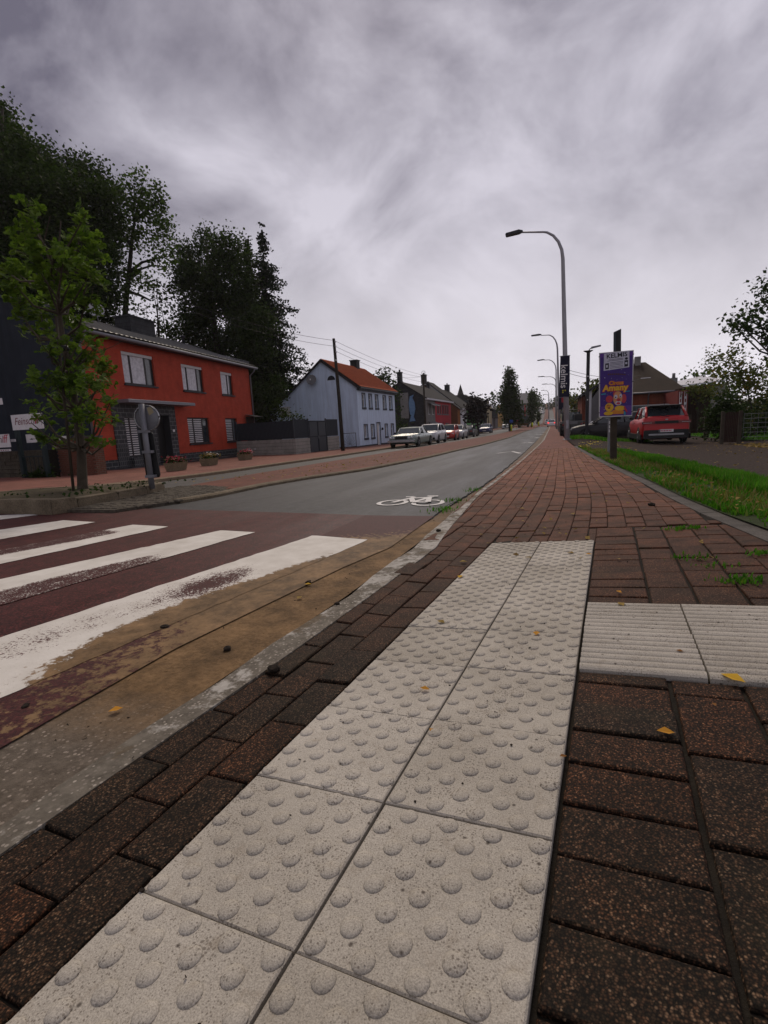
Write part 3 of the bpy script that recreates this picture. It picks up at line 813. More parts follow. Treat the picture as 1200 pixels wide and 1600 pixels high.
# cobbled tail of the island
pts = [(-5.42, 4.12), (-4.62, 4.1), (-4.42, 5.0), (-4.47, 5.9), (-4.95, 6.55), (-5.7, 7.0), (-6.4, 7.3), (-6.1, 6.0)]
mb = MB(); n_ = len(pts); c0 = np.mean(pts, axis=0)
top = [(x, y, float(T(x, y)) + .04) for x, y in pts]
mb.add(top + [(x, y, z - .09) for x, y, z in top], [tuple(range(n_))] + [(i, (i + 1) % n_, n_ + (i + 1) % n_, n_ + i) for i in range(n_)])
apron = mb.build('cobbled_apron', M['cobble']); apron['kind'] = 'structure'
mb = MB()
cnt = 0
for iy in range(30):
    for ix in range(22):
        x = -6.3 + ix * .095 + (iy % 2) * .045; y = 4.2 + iy * .1
        ins = False; j = n_ - 1
        for i in range(n_):
            if (pts[i][1] > y) != (pts[j][1] > y) and x < (pts[j][0] - pts[i][0]) * (y - pts[i][1]) / (pts[j][1] - pts[i][1]) + pts[i][0]: ins = not ins
            j = i
        if ins:
            z = float(T(x, y)) + .048 + rng.uniform(0, .012)
            mb.bev(x - .043, x + .043, y - .045, y + .045, z - .03, z, .014); cnt += 1
tag(mb.build('cobbles', M['cobble'], apron), kind='stuff')

# planter island: soil + kerbstones
isl = [(-8.6, 4.22), (-7.5, 4.12), (-6.45, 4.03), (-5.38, 3.95), (-5.34, 4.25), (-5.52, 5.0), (-5.72, 5.7), (-6.0, 6.35), (-6.5, 6.8), (-7.5, 6.6), (-8.6, 6.2)]
def iz(x, y): return float(T(x, y)) + .165
ic = np.array([-6.9, 5.2])
mb = MB(); n_ = len(isl)
mb.add([(x, y, iz(x, y) - .02) for x, y in isl] + [(ic[0], ic[1], iz(*ic) + .05)], [(i, (i + 1) % n_, n_) for i in range(n_)])
island = mb.build('planter_island', M['soil']); island['kind'] = 'structure'
for i in range(n_):
    a, b = np.array(isl[i]), np.array(isl[(i + 1) % n_])
    ln = np.linalg.norm(b - a); t_ = (b - a) / ln; nin = np.array([-t_[1], t_[0]])
    if np.dot(ic - a, nin) < 0: nin = -nin
    a2, b2 = a + t_ * .006, b - t_ * .006
    q = [a2, b2, b2 + nin * .2 - t_ * .04, a2 + nin * .2 + t_ * .04]
    mb = MB(); j_ = rng.normal(0, .006)
    lo = [(p[0], p[1], float(T(*p)) - .05) for p in q]
    mi_ = [(p[0], p[1], iz(*p) - .04 + j_) for p in q]
    c_ = sum(q) / 4
    hi = [tuple(np.array([*(p + (c_ - p) * .09), iz(*p) + j_])) for p in q]
    mb.add(lo + mi_ + hi, [(8, 9, 10, 11)] + [(r * 4 + k, r * 4 + (k + 1) % 4, r * 4 + 4 + (k + 1) % 4, r * 4 + 4 + k) for r in range(2) for k in range(4)])
    mb.build('kerbstone', M['islandkerb'], island)

# yard on the right, verge, lawn
yard = grid_sheet('yard', lambda y: (grass_x(y) - .1 if y < 16.5 else edge_x(y) + .1, 26), yst(-3, 60, .5), 14, lambda x, y: V(x, y) + .002, M['yard'])
verge = grid_sheet('verge', lambda y: (edge_x(y) + .12, grass_x(y) + .04 * math.sin(y * 3)), yst(-3, 16.8, .2, 1.02), 8, lambda x, y: V(x, y) + .012, M['grassbase'])
lawn = grid_sheet('lawn', lambda y: (7.6, 26), yst(24.2, 60, .6), 8, lambda x, y: V(x, y) + .03, M['lawn'])

# ---- road markings
def quad_stripe(px4, ext, wear, sand, name='zebra_stripe', nu=46, nv=14):
    """px4: far-left, far-right, near-left, near-right seen points on the road; run on towards the camera by ext"""
    P4 = [grd(*p)[:2] for p in px4]
    P4[2] = P4[0] + (P4[2] - P4[0]) * ext; P4[3] = P4[1] + (P4[3] - P4[1]) * ext
    V_, F_, wv, sv = [], [], [], []
    for j in range(nu + 1):
        for i in range(nv + 1):
            u, v = j / nu, i / nv
            p = (P4[0] * (1 - u) + P4[2] * u) * (1 - v) + (P4[1] * (1 - u) + P4[3] * u) * v
            if i in (0, nv): p = p + rng.normal(0, .004, 2)
            V_.append((p[0], p[1], float(T(*p)) + .008)); wv.append(wear(u, v)); sv.append(sand(u, v))
    for j in range(nu):
        for i in range(nv): F_.append((j * (nv + 1) + i, j * (nv + 1) + i + 1, (j + 1) * (nv + 1) + i + 1, (j + 1) * (nv + 1) + i))
    me = np_mesh(name, np.array(V_), np.array(F_), 4, M['stripe'], True)
    for nm, vals in (('wear', wv), ('sand', sv)):
        a_ = me.attributes.new(nm, 'FLOAT', 'POINT'); a_.data.foreach_set('value', np.array(vals, np.float32))
    return link(bpy.data.objects.new(name, me), crossing)
def bump_(x, c, w): return math.exp(-((x - c) / w) ** 2)
no = lambda u, v: 0.0
quad_stripe([(490, 838), (575, 845), (0, 1000), (0, 1095)], 1.5,
            lambda u, v: .30 + .30 * bump_(u, .36, .10) * bump_(v, .45, .3) + .16 * bump_(u, .62, .2) * bump_(v, .3, .3) + .16 * bump_(u, .9, .1) * bump_(v, .2, .4),
            lambda u, v: 1.05 * bump_(u, .47, .2) * float(sm((v - .35) / .55)) + .8 * bump_(u, .25, .16) * float(sm((v - .7) / .3)))
quad_stripe([(345, 830), (398, 833), (0, 907), (0, 948)], 1.7,
            lambda u, v: .27 + .30 * float(sm((v - .50 - .08 * math.sin(u * 9)) / .12)) * float(sm((u - .22) / .1)), no)
quad_stripe([(207, 821), (264, 824), (0, 861), (0, 883)], 1.9,
            lambda u, v: .27 + .32 * (1 - float(sm((v - .42 - .06 * math.sin(u * 8)) / .14))) * float(sm((u - .08) / .08)), no)
quad_stripe([(99, 814), (149, 817), (0, 829), (0, 844)], 2.2, lambda u, v: .28 + .12 * bump_(u, .3, .2) * bump_(v, .7, .2), no)
quad_stripe([(45, 804.5), (60, 805.5), (0, 806), (0, 813)], 3.0, lambda u, v: .38, no)

V_, F_, wv, sv = [], [], [], []
ys_ = np.linspace(.7, 4.05, 60)
for y in ys_:
    for i in range(11):
        t_ = i / 10; x = gut_x(y) - .62 + .64 * t_
        V_.append((x, y, float(T(x, y)) + .0062)); wv.append(1.0)
        k_ = max(float(sm((y - 1.05) / .75)), .52 * float(sm((y - .5) / .3)))
        sv.append(k_ * (.62 + .55 * t_ + .10 * math.sin(y * 6.1)) * (1 - .62 * float(sm((y - 2.75) / .7))) - .02)
for j in range(59):
    for i in range(10): F_.append((j * 11 + i, j * 11 + i + 1, (j + 1) * 11 + i + 1, (j + 1) * 11 + i))
me = np_mesh('washed_sand', np.array(V_), np.array(F_), 4, M['stripe'], True)
for nm, vals in (('wear', wv), ('sand', sv)):
    a_ = me.attributes.new(nm, 'FLOAT', 'POINT'); a_.data.foreach_set('value', np.array(vals, np.float32))
tag(link(bpy.data.objects.new('washed_sand', me), crossing), kind='stuff')

def stroke(mb, pts, w, dz=.006):
    pts = [np.array(p[:2], float) for p in pts]
    L_, R_ = [], []
    for i, p in enumerate(pts):
        t_ = pts[min(i + 1, len(pts) - 1)] - pts[max(i - 1, 0)]; t_ /= np.linalg.norm(t_) + 1e-9
        n_ = np.array([-t_[1], t_[0]]) * w / 2
        L_.append(p + n_); R_.append(p - n_)
    vs = [(q[0], q[1], float(T(*q)) + dz) for q in L_] + [(q[0], q[1], float(T(*q)) + dz) for q in R_]
    n = len(pts)
    mb.add(vs, [(i, i + 1, n + i + 1, n + i) for i in range(n - 1)])
mb = MB()
bc = grd(648, 783)[:2]
def bk(a, b): return (bc[0] + a * .62, bc[1] + b * .88)
for cx_, r_ in ((-.33, .23), (.30, .24)):
    stroke(mb, [bk(cx_ + r_ * math.cos(t_), -.17 + r_ * .95 * math.sin(t_)) for t_ in np.linspace(0, 2 * PI, 30)], .05, .006)
for k_, ln_ in enumerate(([(-.33, -.17), (-.13, .30)], [(-.13, .30), (-.20, .36), (-.30, .34)], [(-.17, .2), (.17, .27)], [(-.15, .22), (.04, -.17)], [(.04, -.17), (.2, .34)], [(.04, -.17), (.30, -.17)], [(.30, -.17), (.17, .27)], [(.1, .37), (.3, .37)])):
    stroke(mb, [bk(*p) for p in ln_], .06, .0075 + .0012 * k_)
mb.build('bicycle_marking', M['roadwhite'], road)
for k_, ((xa, ya), (xm, ym), (xb, yb), w_) in enumerate((((777, 708.5), (800, 705.5), (813, 708.5), .12), ((816, 692.5), (825, 691.5), (833, 692), .13), ((828, 684.6), (836, 684), (842, 684.3), .13), ((837, 679.4), (843, 679), (848, 679), .14), ((843, 675.6), (848, 675.4), (852, 675.4), .14))):
    mb = MB()
    stroke(mb, [grd(xa, ya), grd(xm, ym), grd(xb, yb)], w_ * (1 + k_ * .5), .006)
    mb.build('lane_marking', M['roadwhite'], road)

# hill road beyond the junction, going up
def hx(y): return float(np.interp(y, [117, 200, 325, 600], [-3.2, -2.6, -3.2, -6.4]))
junction = grid_sheet('junction_paving', lambda y: (-13, 4.0), yst(118.6, 150, 1), 6, tz(.015), M['leftpave'])
hill_road = grid_sheet('hill_road', lambda y: (hx(y) - 5.5, hx(y) + 4.0), yst(149.5, 640, 4, 1.04), 6, tz(.02), M['asphalt2'])
hill_median = grid_sheet('hill_median', lambda y: (hx(y) - .7, hx(y) + 1.2), yst(150, 640, 4, 1.04), 3, tz(.12), M['median'])
hill_left = grid_sheet('hill_left_pavement', lambda y: (hx(y) - 8.5, hx(y) - 5.5), yst(148, 640, 4, 1.04), 3, tz(.1), M['leftpave'])
hill_right = grid_sheet('hill_right_pavement', lambda y: (hx(y) + 4.0, hx(y) + 6.5), yst(148, 640, 4, 1.04), 3, tz(.1), M['leftpave'])
# ------------------------------------------------------------------ buildings
class Fac:
    """a vertical plane through A along d; reads a seen point as (along, height), at some depth behind the plane"""
    def __init__(s, A, d):
        s.A = np.array(A[:2], float); s.d = np.array(d[:2], float) / np.hypot(d[0], d[1]); s.n = np.array([-s.d[1], s.d[0]])
    def __call__(s, px, py, depth=0.0):
        r_ = ray(px, py); t = ((s.A + s.n * depth) @ s.n) / (r_[:2] @ s.n); p = r_ * t
        return float((p[:2] - s.A) @ s.d), CAM_H + float(p[2])
    def at(s, a, n=0.0): return s.A + s.d * a + s.n * n
    @property
    def rz(s): return math.atan2(s.d[1], s.d[0])
def wall_front(mb, x0, x1, z0, z1, ops, mi=0, rev=.14, y=0.0, rmi=None):
    """front wall with real openings and their reveals"""
    xs = sorted({x0, x1, *[o[0] for o in ops], *[o[1] for o in ops]}); zs = sorted({z0, z1, *[o[2] for o in ops], *[o[3] for o in ops]})
    xs = [v for v in xs if x0 <= v <= x1]; zs = [v for v in zs if z0 <= v <= z1]
    for i in range(len(xs) - 1):
        for j in range(len(zs) - 1):
            cx_, cz_ = (xs[i] + xs[i + 1]) / 2, (zs[j] + zs[j + 1]) / 2
            if any(o[0] < cx_ < o[1] and o[2] < cz_ < o[3] for o in ops): continue
            mb.add([(xs[i], y, zs[j]), (xs[i + 1], y, zs[j]), (xs[i + 1], y, zs[j + 1]), (xs[i], y, zs[j + 1])], [(0, 1, 2, 3)], mi)
    for a, b, c, d in ops:
        q = [(a, c), (b, c), (b, d), (a, d)]
        for k in range(4):
            (u0, w0), (u1, w1) = q[k], q[(k + 1) % 4]
            mb.add([(u0, y, w0), (u1, y, w1), (u1, y + rev, w1), (u0, y + rev, w0)], [(0, 1, 2, 3)], mi if rmi is None else rmi)
def window(parent, x0, x1, z0, z1, frame, glass, divs=(), curtain=None, sill=None, shutter=None, y=.09, fw=.06, surround=None, slats=None, zdiv=()):
    mb = MB()
    mb.box(x0, x1, y, y + .05, z0, z0 + fw); mb.box(x0, x1, y, y + .05, z1 - fw, z1)
    mb.box(x0, x0 + fw, y, y + .05, z0 + fw, z1 - fw); mb.box(x1 - fw, x1, y, y + .05, z0 + fw, z1 - fw)
    for t in divs:
        xm = x0 + (x1 - x0) * t; mb.box(xm - fw * .75, xm + fw * .75, y - .004, y + .046, z0 + fw, z1 - fw)
    for t in zdiv:
        zm = z0 + (z1 - z0) * t; mb.box(x0 + fw, x1 - fw, y - .002, y + .044, zm - .02, zm + .02)
    w = mb.build('window', frame, parent)
    MB().add([(x0 + fw * .5, y + .032, z0 + .02), (x1 - fw * .5, y + .032, z0 + .02), (x1 - fw * .5, y + .032, z1 - .02), (x0 + fw * .5, y + .032, z1 - .02)], [(0, 1, 2, 3)]).build('pane', glass, w)
    if curtain:
        c = MB(); n_ = 14
        vs = []
        for i in range(n_ + 1):
            xx = x0 + fw + (x1 - x0 - 2 * fw) * .80 * i / n_; yy = y + .027 - (.012 if i % 2 else 0)
            vs += [(xx, yy - .002, z0 + fw), (xx, yy - .002, z1 - fw)]
        c.add(vs, [(2 * i, 2 * i + 2, 2 * i + 3, 2 * i + 1) for i in range(n_)])
        c.build('curtain', curtain, w)
    if slats:
        c = MB(); zz = z0 + fw
        while zz < z1 - fw - .03:
            c.box(x0 + fw, x0 + fw + (x1 - x0 - 2 * fw) * .74, y + .012, y + .024, zz, zz + .055); zz += .105
        tag(c.build('blind', slats, w), kind='stuff')
    if shutter: MB().box(x0 + .01, x1 - .01, y - .05, y - .005, z1 - .14, z1 - .002).build('shutter_box', shutter, w)
    if sill: MB().box(x0 - .07, x1 + .07, -.09, y + .01, z0 - .075, z0 - .002).build('sill', sill, w)
    if surround:
        s_ = MB(); t = .09
        s_.box(x0 - t, x0, -.022, .03, z0 - .0, z1 + t); s_.box(x1, x1 + t, -.022, .03, z0 - .0, z1 + t); s_.box(x0, x1, -.022, .03, z1, z1 + t)
        s_.box(x0 - t - .03, x1 + t + .03, -.06, .05, z0 - .17, z0 - .001)
        s_.build('surround', surround, w)
    return w
def roof_tiles(name, x0, x1, P, Q, mat, parent, pitch=.3, rows=14, amp=.022):
    """wavy tiled slope from eave (y,z)=P to ridge Q along x"""
    P, Q = np.array(P, float), np.array(Q, float); t = Q - P; ln = np.linalg.norm(t); t /= ln; nn = np.array([-t[1], t[0]])
    if nn[1] < 0: nn = -nn
    nxn = max(2, int((x1 - x0) / pitch)) * 4
    V_, F_ = [], []
    for r_ in range(rows):
        for e, off in ((0, .03), (1, .006)):
            for i in range(nxn + 1):
                x = x0 + (x1 - x0) * i / nxn
                w = amp * (math.sin(2 * PI * i / 4) * .5 + .5)
                q = P + t * ln * (r_ + e) / rows + nn * (off + w)
                V_.append((x, q[0], q[1]))
    for k in range(rows * 2 - 1):
        for i in range(nxn):
            a = k * (nxn + 1) + i
            F_.append((a, a + 1, a + nxn + 2, a + nxn + 1))
    o = link(bpy.data.objects.new(name, np_mesh(name, np.array(V_), np.array(F_), 4, mat)), parent)
    return tag(o, kind='stuff')
def dish(parent_or_none, name, loc, r, aim, mat, label=None, stand=.5, parent=None):
    o = thing(name, label, 'satellite dish', loc) if label else None
    par = o or parent
    base = np.zeros(3) if o else np.array(loc, float)
    rot = Vector(aim).to_track_quat('Z', 'Y').to_matrix()
    mb = MB()
    prof = [(.001, 0), (r * .4, r * .03), (r * .75, r * .11), (r, r * .2), (r * 1.02, r * .2), (r, r * .17), (r * .5, .0), (.001, -.03)]
    m2 = MB(); m2.lathe(prof, (0, 0, 0), 20)
    m2.v = [tuple(rot @ Vector(q) + Vector(base)) for q in m2.v]
    d = m2.build('dish', mat, par)
    arm = MB(); tip = rot @ Vector((0, -r * .25, r * .95)) + Vector(base); bot = rot @ Vector((0, -r * .95, r * .15)) + Vector(base)
    arm.tube([tuple(bot), tuple(tip)], .018, 6); arm.build('arm', M['metal'], d if parent else par)
    l2 = MB(); l2.lathe([(.03, -.05), (.045, 0), (.035, .07)], tuple(tip), 8); l2.build('receiver', M['white'], d if parent else par)
    if stand:
        s = MB(); s.tube([tuple(Vector(base) - rot @ Vector((0, 0, .06))), tuple(Vector(base) + Vector((0, .05, -stand)))], .025, 6); s.build('bracket', M['metal'], d if parent else par)
    return o or d

M['redwall'] = wall_brick_mat('orange_red_painted_brick', (.40, .056, .028), (.35, .050, .026), (.30, .045, .024), .22, .07, .75, .5, .008, .2)
M['greytile'] = wall_brick_mat('anthracite_wall_tile', (.032, .033, .036), (.042, .043, .046), (.17, .17, .17), .36, .2, .5, .2, .010)
M['greytile_small'] = wall_brick_mat('anthracite_small_tile', (.034, .035, .038), (.042, .043, .046), (.14, .14, .14), .115, .2, .5, .2, .009)
M['anthra'] = flat('anthracite', (.026, .027, .032), .5)
M['darkframe'] = flat('dark_brown_frame', (.022, .018, .018), .5)
M['whiteblind'] = flat('white_blind', (.55, .54, .54), .7)
M['curtain'] = pm('net_curtain', (.66, .66, .69), (.45, .45, .48), 7, .9)  # real curtain, its colour brightened to carry the sky reflected in the panes
M['rooftile_dark'] = pm('dark_glazed_tile', (.040, .041, .044), (.062, .062, .064), 3, .38, .2, 40, fine=.2)
M['rooftile_orange'] = pm('orange_roof_tile', (.42, .10, .038), (.32, .075, .03), 2.2, .75, .3, 30, fine=.25)
M['slate'] = wall_brick_mat('slate_cladding', (.022, .023, .026), (.035, .036, .04), (.012, .012, .013), .3, .2, .6, .5, .01)
M['roofslate'] = pm('dark_roof_slate', (.013, .012, .012), (.024, .022, .021), 1.5, .85, .4, 20, fine=.25, spec=.15)
M['slateblue'] = pm('slate_blue_render', (.012, .016, .024), (.019, .024, .034), 2, .8, .3, 40, streak=.3)
M['bluewall'] = pm('pale_blue_render', (.56, .66, .80), (.50, .60, .74), 1.2, .85, .25, 60, fine=.05, streak=.2)
M['stonewall'] = wall_brick_mat('rubble_stone', (.06, .052, .04), (.085, .07, .05), (.15, .13, .10), .3, .13, .9, .8, .02, .35)
M['oldbrick'] = wall_brick_mat('old_red_brick', (.16, .055, .035), (.12, .06, .04), (.14, .11, .08), .21, .07, .9, .6, .01, .35)
M['block'] = wall_brick_mat('grey_block', (.30, .285, .26), (.24, .23, .21), (.19, .18, .165), .42, .22, .85, .5, .012, .2)
M['screen'] = pm('dark_privacy_screen', (.014, .018, .024), (.02, .025, .032), 6, .7, .3, 50)
M['gateblue'] = flat('slate_blue_gate', (.030, .037, .047), .5)
M['graystone'] = pm('grey_stone_facade', (.21, .20, .19), (.15, .145, .14), 2, .85, .5, 20, fine=.2)
M['pinkred'] = pm('crimson_render', (.45, .04, .055), (.40, .035, .05), 1.5, .8, streak=.25)
M['orangewall'] = pm('ochre_orange_render', (.26, .095, .025), (.22, .08, .02), 1.5, .8)
M['brownclad'] = pm('brown_cladding', (.11, .05, .02), (.085, .04, .018), 1.5, .8)
M['whitewall'] = pm('white_render', (.62, .62, .64), (.52, .52, .54), 1.2, .85)
M['greenwall'] = pm('bright_green_render', (.14, .42, .12), (.12, .36, .10), 1.2, .8)
M['beige'] = pm('beige_render', (.36, .30, .19), (.31, .26, .165), 1.2, .85)
M['yellow'] = pm('yellow_render', (.50, .32, .11), (.44, .28, .095), 1.2, .85)
M['greywall'] = pm('grey_render', (.17, .17, .175), (.14, .14, .145), 1.2, .85)
M['brickhouse'] = wall_brick_mat('dark_red_brick', (.26, .065, .032), (.21, .052, .028), (.11, .05, .035), .21, .07, .85, .4, .009, .25)
M['shed'] = pm('dark_brown_boarding', (.035, .016, .011), (.022, .012, .010), 2, .85, .5, 30)

# ---- red house ------------------------------------------------------------------
FR = Fac((-18.52, 15.95), (-.09407, .99557)); Z0 = -.62
c2 = lambda x, y: (120 + x / 3.87, 480 + y / 3.87)
LR = 14.1
rh = thing('red_house', 'orange red two storey house with dark tiled roof and anthracite porch', 'house', (*FR.A, Z0), FR.rz)
def zl(z): return z - Z0
W_UP = [(2.25, 4.38, 3.32, 4.79), (6.6, 8.57, 3.28, 4.70), (10.47, 11.83, 3.27, 4.67)]
W_LO = [(6.62, 8.68, .36, 1.82), (10.5, 11.9, .34, 1.82)]
PORCH = (1.16, 5.56, -.62, 2.40)
mb = MB()
ops = [(a, b, zl(c), zl(d)) for a, b, c, d in W_UP + W_LO] + [(PORCH[0], PORCH[1], 0, zl(PORCH[3]))]
wall_front(mb, 0, LR, 0, 5.92, ops, 0)
for x in (0, LR): mb.add([(x, 0, 0), (x, 9, 0), (x, 9, 5.9), (x, 4.5, 7.6), (x, 0, 5.9)], [(0, 1, 2, 3, 4)], 0)
mb.add([(0, 9, 0), (LR, 9, 0), (LR, 9, 5.9), (0, 9, 5.9)], [(0, 1, 2, 3)], 0)
wall = mb.build('wall', M['redwall'], rh)
for a, b in ((-.0, 1.16), (5.56, LR)): MB().box(a, b, -.035, .02, 0, .5).build('plinth', M['greytile'], rh)
for a, b, c, d in W_UP:
    window(rh, a, b, zl(c), zl(d), M['darkframe'], M['paneglass'], (.27, .74) if b - a > 1.5 else (.62,), M['curtain'], M['anthra'], M['whiteblind'], fw=.07)
for a, b, c, d in W_LO:
    window(rh, a, b, zl(c), zl(d), M['darkframe'], M['glass'], (.3, .72) if b - a > 1.5 else (.66,), None, M['anthra'], None, fw=.07, slats=M['whiteblind'])
# porch: anthracite tiled surround standing a little proud, a window, a recessed door
px0, px1, pz1 = PORCH[0], PORCH[1], zl(PORCH[3])
po = MB()
PW = (1.85, 2.95, zl(-.05), zl(1.78)); PD = (3.95, 5.02, 0.12, zl(1.92))
wall_front(po, px0, px1, 0, pz1, [PW, PD], 0, .12, -.05)
po.add([(px0, -.05, 0), (px0, .03, 0), (px0, .03, pz1), (px0, -.05, pz1)], [(0, 1, 2, 3)], 0)
po.add([(px1, -.05, 0), (px1, .03, 0), (px1, .03, pz1), (px1, -.05, pz1)], [(0, 1, 2, 3)], 0)
porch = po.build('porch', M['greytile'], rh)
MB().box(px0 - .02, 1.85, -.07, -.052, 0, zl(.55)).box(1.85, 3.6, -.30, -.052, 0, .50).build('tiled_ledge', M['greytile_small'], porch)
w = window(rh, *PW, M['darkframe'], M['glass'], (.3,), None, None, None, y=.0, slats=M['whiteblind'])
dm = MB(); dm.box(PD[0], PD[1], .35, .40, .1, PD[3]); dr = dm.build('door', M['black'], rh)
dm = MB(); dm.box(PD[0], PD[0] + .01, -.05, .35, .1, PD[3]); dm.box(PD[1] - .01, PD[1], -.05, .35, .1, PD[3]); dm.box(PD[0], PD[1], -.05, .35, PD[3] - .01, PD[3]); dm.build('recess', M['anthra'], dr)
MB().tube([(4.12, .33, 1.0), (4.12, .28, 1.0), (4.12, .28, 1.35), (4.12, .33, 1.35)], .012, 6).build('handle', M['metal'], dr)
MB().box(5.2, 5.34, -.075, -.05, zl(1.05), zl(1.17)).build('doorbell', M['white'], rh)
MB().bev(1.45, 6.4, -.75, .0, zl(2.40), zl(2.55), .02).build('canopy', M['metal'], rh)
MB().box(-.05, 12.8, -1.0, -.01, -.25, .10).box(3.7, 5.3, -.6, -.012, .10, .2).build('doorstep', M['anthra'], rh)
# eaves, gutter, roof
MB().box(-.15, LR + .15, -.36, .05, 5.80, 5.92).build('soffit', M['anthra'], rh)
rf = MB(); rf.hexa([(-.12, -.42, 5.86), (LR + .12, -.42, 5.86), (LR + .12, 4.5, 7.70), (-.12, 4.5, 7.70), (-.12, -.42, 5.96), (LR + .12, -.42, 5.96), (LR + .12, 4.5, 7.80), (-.12, 4.5, 7.80)])
rf.hexa([(-.12, 4.5, 7.70), (LR + .12, 4.5, 7.70), (LR + .12, 9.4, 5.86), (-.12, 9.4, 5.86), (-.12, 4.5, 7.80), (LR + .12, 4.5, 7.80), (LR + .12, 9.4, 5.96), (-.12, 9.4, 5.96)])
roof = rf.build('roof', M['roofslate'], rh)
roof_tiles('roof_tiles', -.14, LR + .14, (-.45, 5.955), (4.5, 7.80), M['rooftile_dark'], roof, .3, 15, .03)
gt = MB(); gt.tube([(-.3, -.5, 5.83), (LR + .3, -.5, 5.83)], .075, 8); gt.build('gutter', M['metal'], rh)
for xd in (-.12, LR - .02):
    d_ = MB(); d_.tube([(xd, -.5, 5.78), (xd, -.42, 5.62), (xd, -.1, 5.35), (xd, -.09, .0)], .05, 8); d_.build('downspout', M['metal'], rh)
sg = MB()
for k in range(14):
    x = 10.1 + k * .28; sg.box(x, x + .015, -.22, -.2, 6.02, 6.24)
for z in (6.08, 6.16, 6.235): sg.box(10.1, 13.9, -.225, -.195, z, z + .014)
tag(sg.build('snow_guard', M['metal'], roof), kind='stuff')
ch = MB(); ch.box(6.8, 8.8, 3.0, 4.0, 6.9, 8.12); ch.box(6.72, 8.88, 2.92, 4.08, 8.12, 8.2)
ch.build('chimney', M['slate'], roof)
v_ = MB(); v_.lathe([(.10, 0), (.10, .5), (.16, .52), (.16, .6), (.02, .66)], (12.9, 4.0, 7.55), 10); v_.build('roof_vent', M['anthra'], roof)
a_, z_ = FR(150, 485, .9)
wd = FR.at(a_, .9)
dish(None, 'satellite_dish', (wd[0], wd[1], z_), .33, (.75, -.6, .3), M['lampgrey'], 'grey satellite dish above the left end of the dark tiled roof', .5)
# brown side screen with a small canopy at the far end
sc_ = thing('side_screen', 'brown entrance screen with a small canopy at the far corner of the red house', 'screen', (*FR.at(13.0, -.08), Z0), FR.rz)
MB().box(0, .9, -.05, 0, .05, zl(1.93)).build('panel', M['shed'], sc_)
MB().hexa([(-.05, -.75, 2.50), (1.05, -.75, 2.50), (1.05, 0, 2.66), (-.05, 0, 2.66), (-.05, -.75, 2.53), (1.05, -.75, 2.53), (1.05, 0, 2.69), (-.05, 0, 2.69)]).build('canopy', M['anthra'], sc_)

# ---- dark slate-blue building, stone wall, old brick wall on the far left ---------------
FG = Fac(FR.A, FR.n)
db = thing('slate_blue_building', 'dark slate blue blank gable wall at the left edge behind the young street tree', 'building', (*FR.at(-.02), Z0), FR.rz)
gp_ = [FG(px, py) for px, py in ((127, 503), (95, 486), (60, 474), (0, 466), (-60, 462))]
pp = [(-.02, 0), (-.02, 5.9)] + [(q[0], q[1] - Z0) for q in gp_[1:]] + [(17, gp_[-1][1] - 2.5), (17, 0)]
MB().prism(pp, lambda a, b, d: (-d, a, b), .0, .14).build('wall', M['slateblue'], db)
vb = MB()
for k in range(1, 5): vb.hexa([(.1, pp[k][0], pp[k][1] + .003), (-.2, pp[k][0], pp[k][1] + .003), (-.2, pp[k + 1][0], pp[k + 1][1] + .003), (.1, pp[k + 1][0], pp[k + 1][1] + .003), (.1, pp[k][0], pp[k][1] + .12), (-.2, pp[k][0], pp[k][1] + .12), (-.2, pp[k + 1][0], pp[k + 1][1] + .12), (.1, pp[k + 1][0], pp[k + 1][1] + .12)])
vb.build('verge_board', M['anthra'], db)
mb = MB(); pv = None
YW = 13.1
zs_ = aty(0, 706, YW)[2]; xs1 = aty(75, 745, YW)[0]
sw = thing('stone_wall', 'low rubble stone wall under the white shop signs', 'wall', (xs1, YW, -.75))
rs = np.random.default_rng(3)
core = MB(); core.box(-9, 0, .06, .5, 0, zs_ + .74); core.build('mortar_core', M['joint'], sw)
z = 0.0; row = 0
M['stone'] = pm('field_stone', (.085, .072, .052), (.055, .047, .036), 3, .9, .7, 14, fine=.3)
while z < zs_ + .70:
    h = rs.uniform(.10, .17); x = -4.6 + (.15 if row % 2 else 0)
    while x < -.01:
        l = min(rs.uniform(.22, .48), -x); j = rs.uniform(-.02, .02)
        if l > .08:
            b_ = MB(); b_.add([(x + .008, 0 + j, z + .007), (x + l - .008, j, z + .007), (x + l - .008, j, z + h - .007), (x + .008, j, z + h - .007),
                              (x + .001, .08, z + .001), (x + l - .001, .08, z + .001), (x + l - .001, .08, z + h - .001), (x + .001, .08, z + h - .001)],
                             [(0, 1, 2, 3), (0, 4, 5, 1), (1, 5, 6, 2), (2, 6, 7, 3), (3, 7, 4, 0)])
            b_.build('stone', M['stone'], sw)
        x += l
    z += h; row += 1
xb0, xb1 = xs1 + .02, aty(152, 745, 13.6)[0]
zb_ = aty(110, 683, 13.6)[2]
bw = thing('old_brick_wall', 'weathered old brick wall between the stone wall and the red house', 'wall', (xb0, 13.6, -.75))
MB().box(0, xb1 - xb0, .03, .45, 0, zb_ + .7).build('wall', M['oldbrick'], bw)
z = .05; row = 0
M['oldbrick1'] = pm('single_old_brick', (.17, .058, .036), (.10, .05, .034), 2.5, .9, .5, 30, fine=.3)
bme = MB().bev(-.1, .1, 0, .07, -.03, .03, .006).mesh('brick', M['oldbrick1'])
nb = 0
while z < zb_ + .62 and nb < 290:
    x = .1 + (.11 if row % 2 else 0)
    while x < xb1 - xb0 - .1:
        o = link(bpy.data.objects.new('brick', bme), bw); o.location = (x, rs.uniform(-.012, .008), z + .03); o.scale = (1, 1, rs.uniform(.92, 1.05)); nb += 1
        x += .215
    z += .072; row += 1
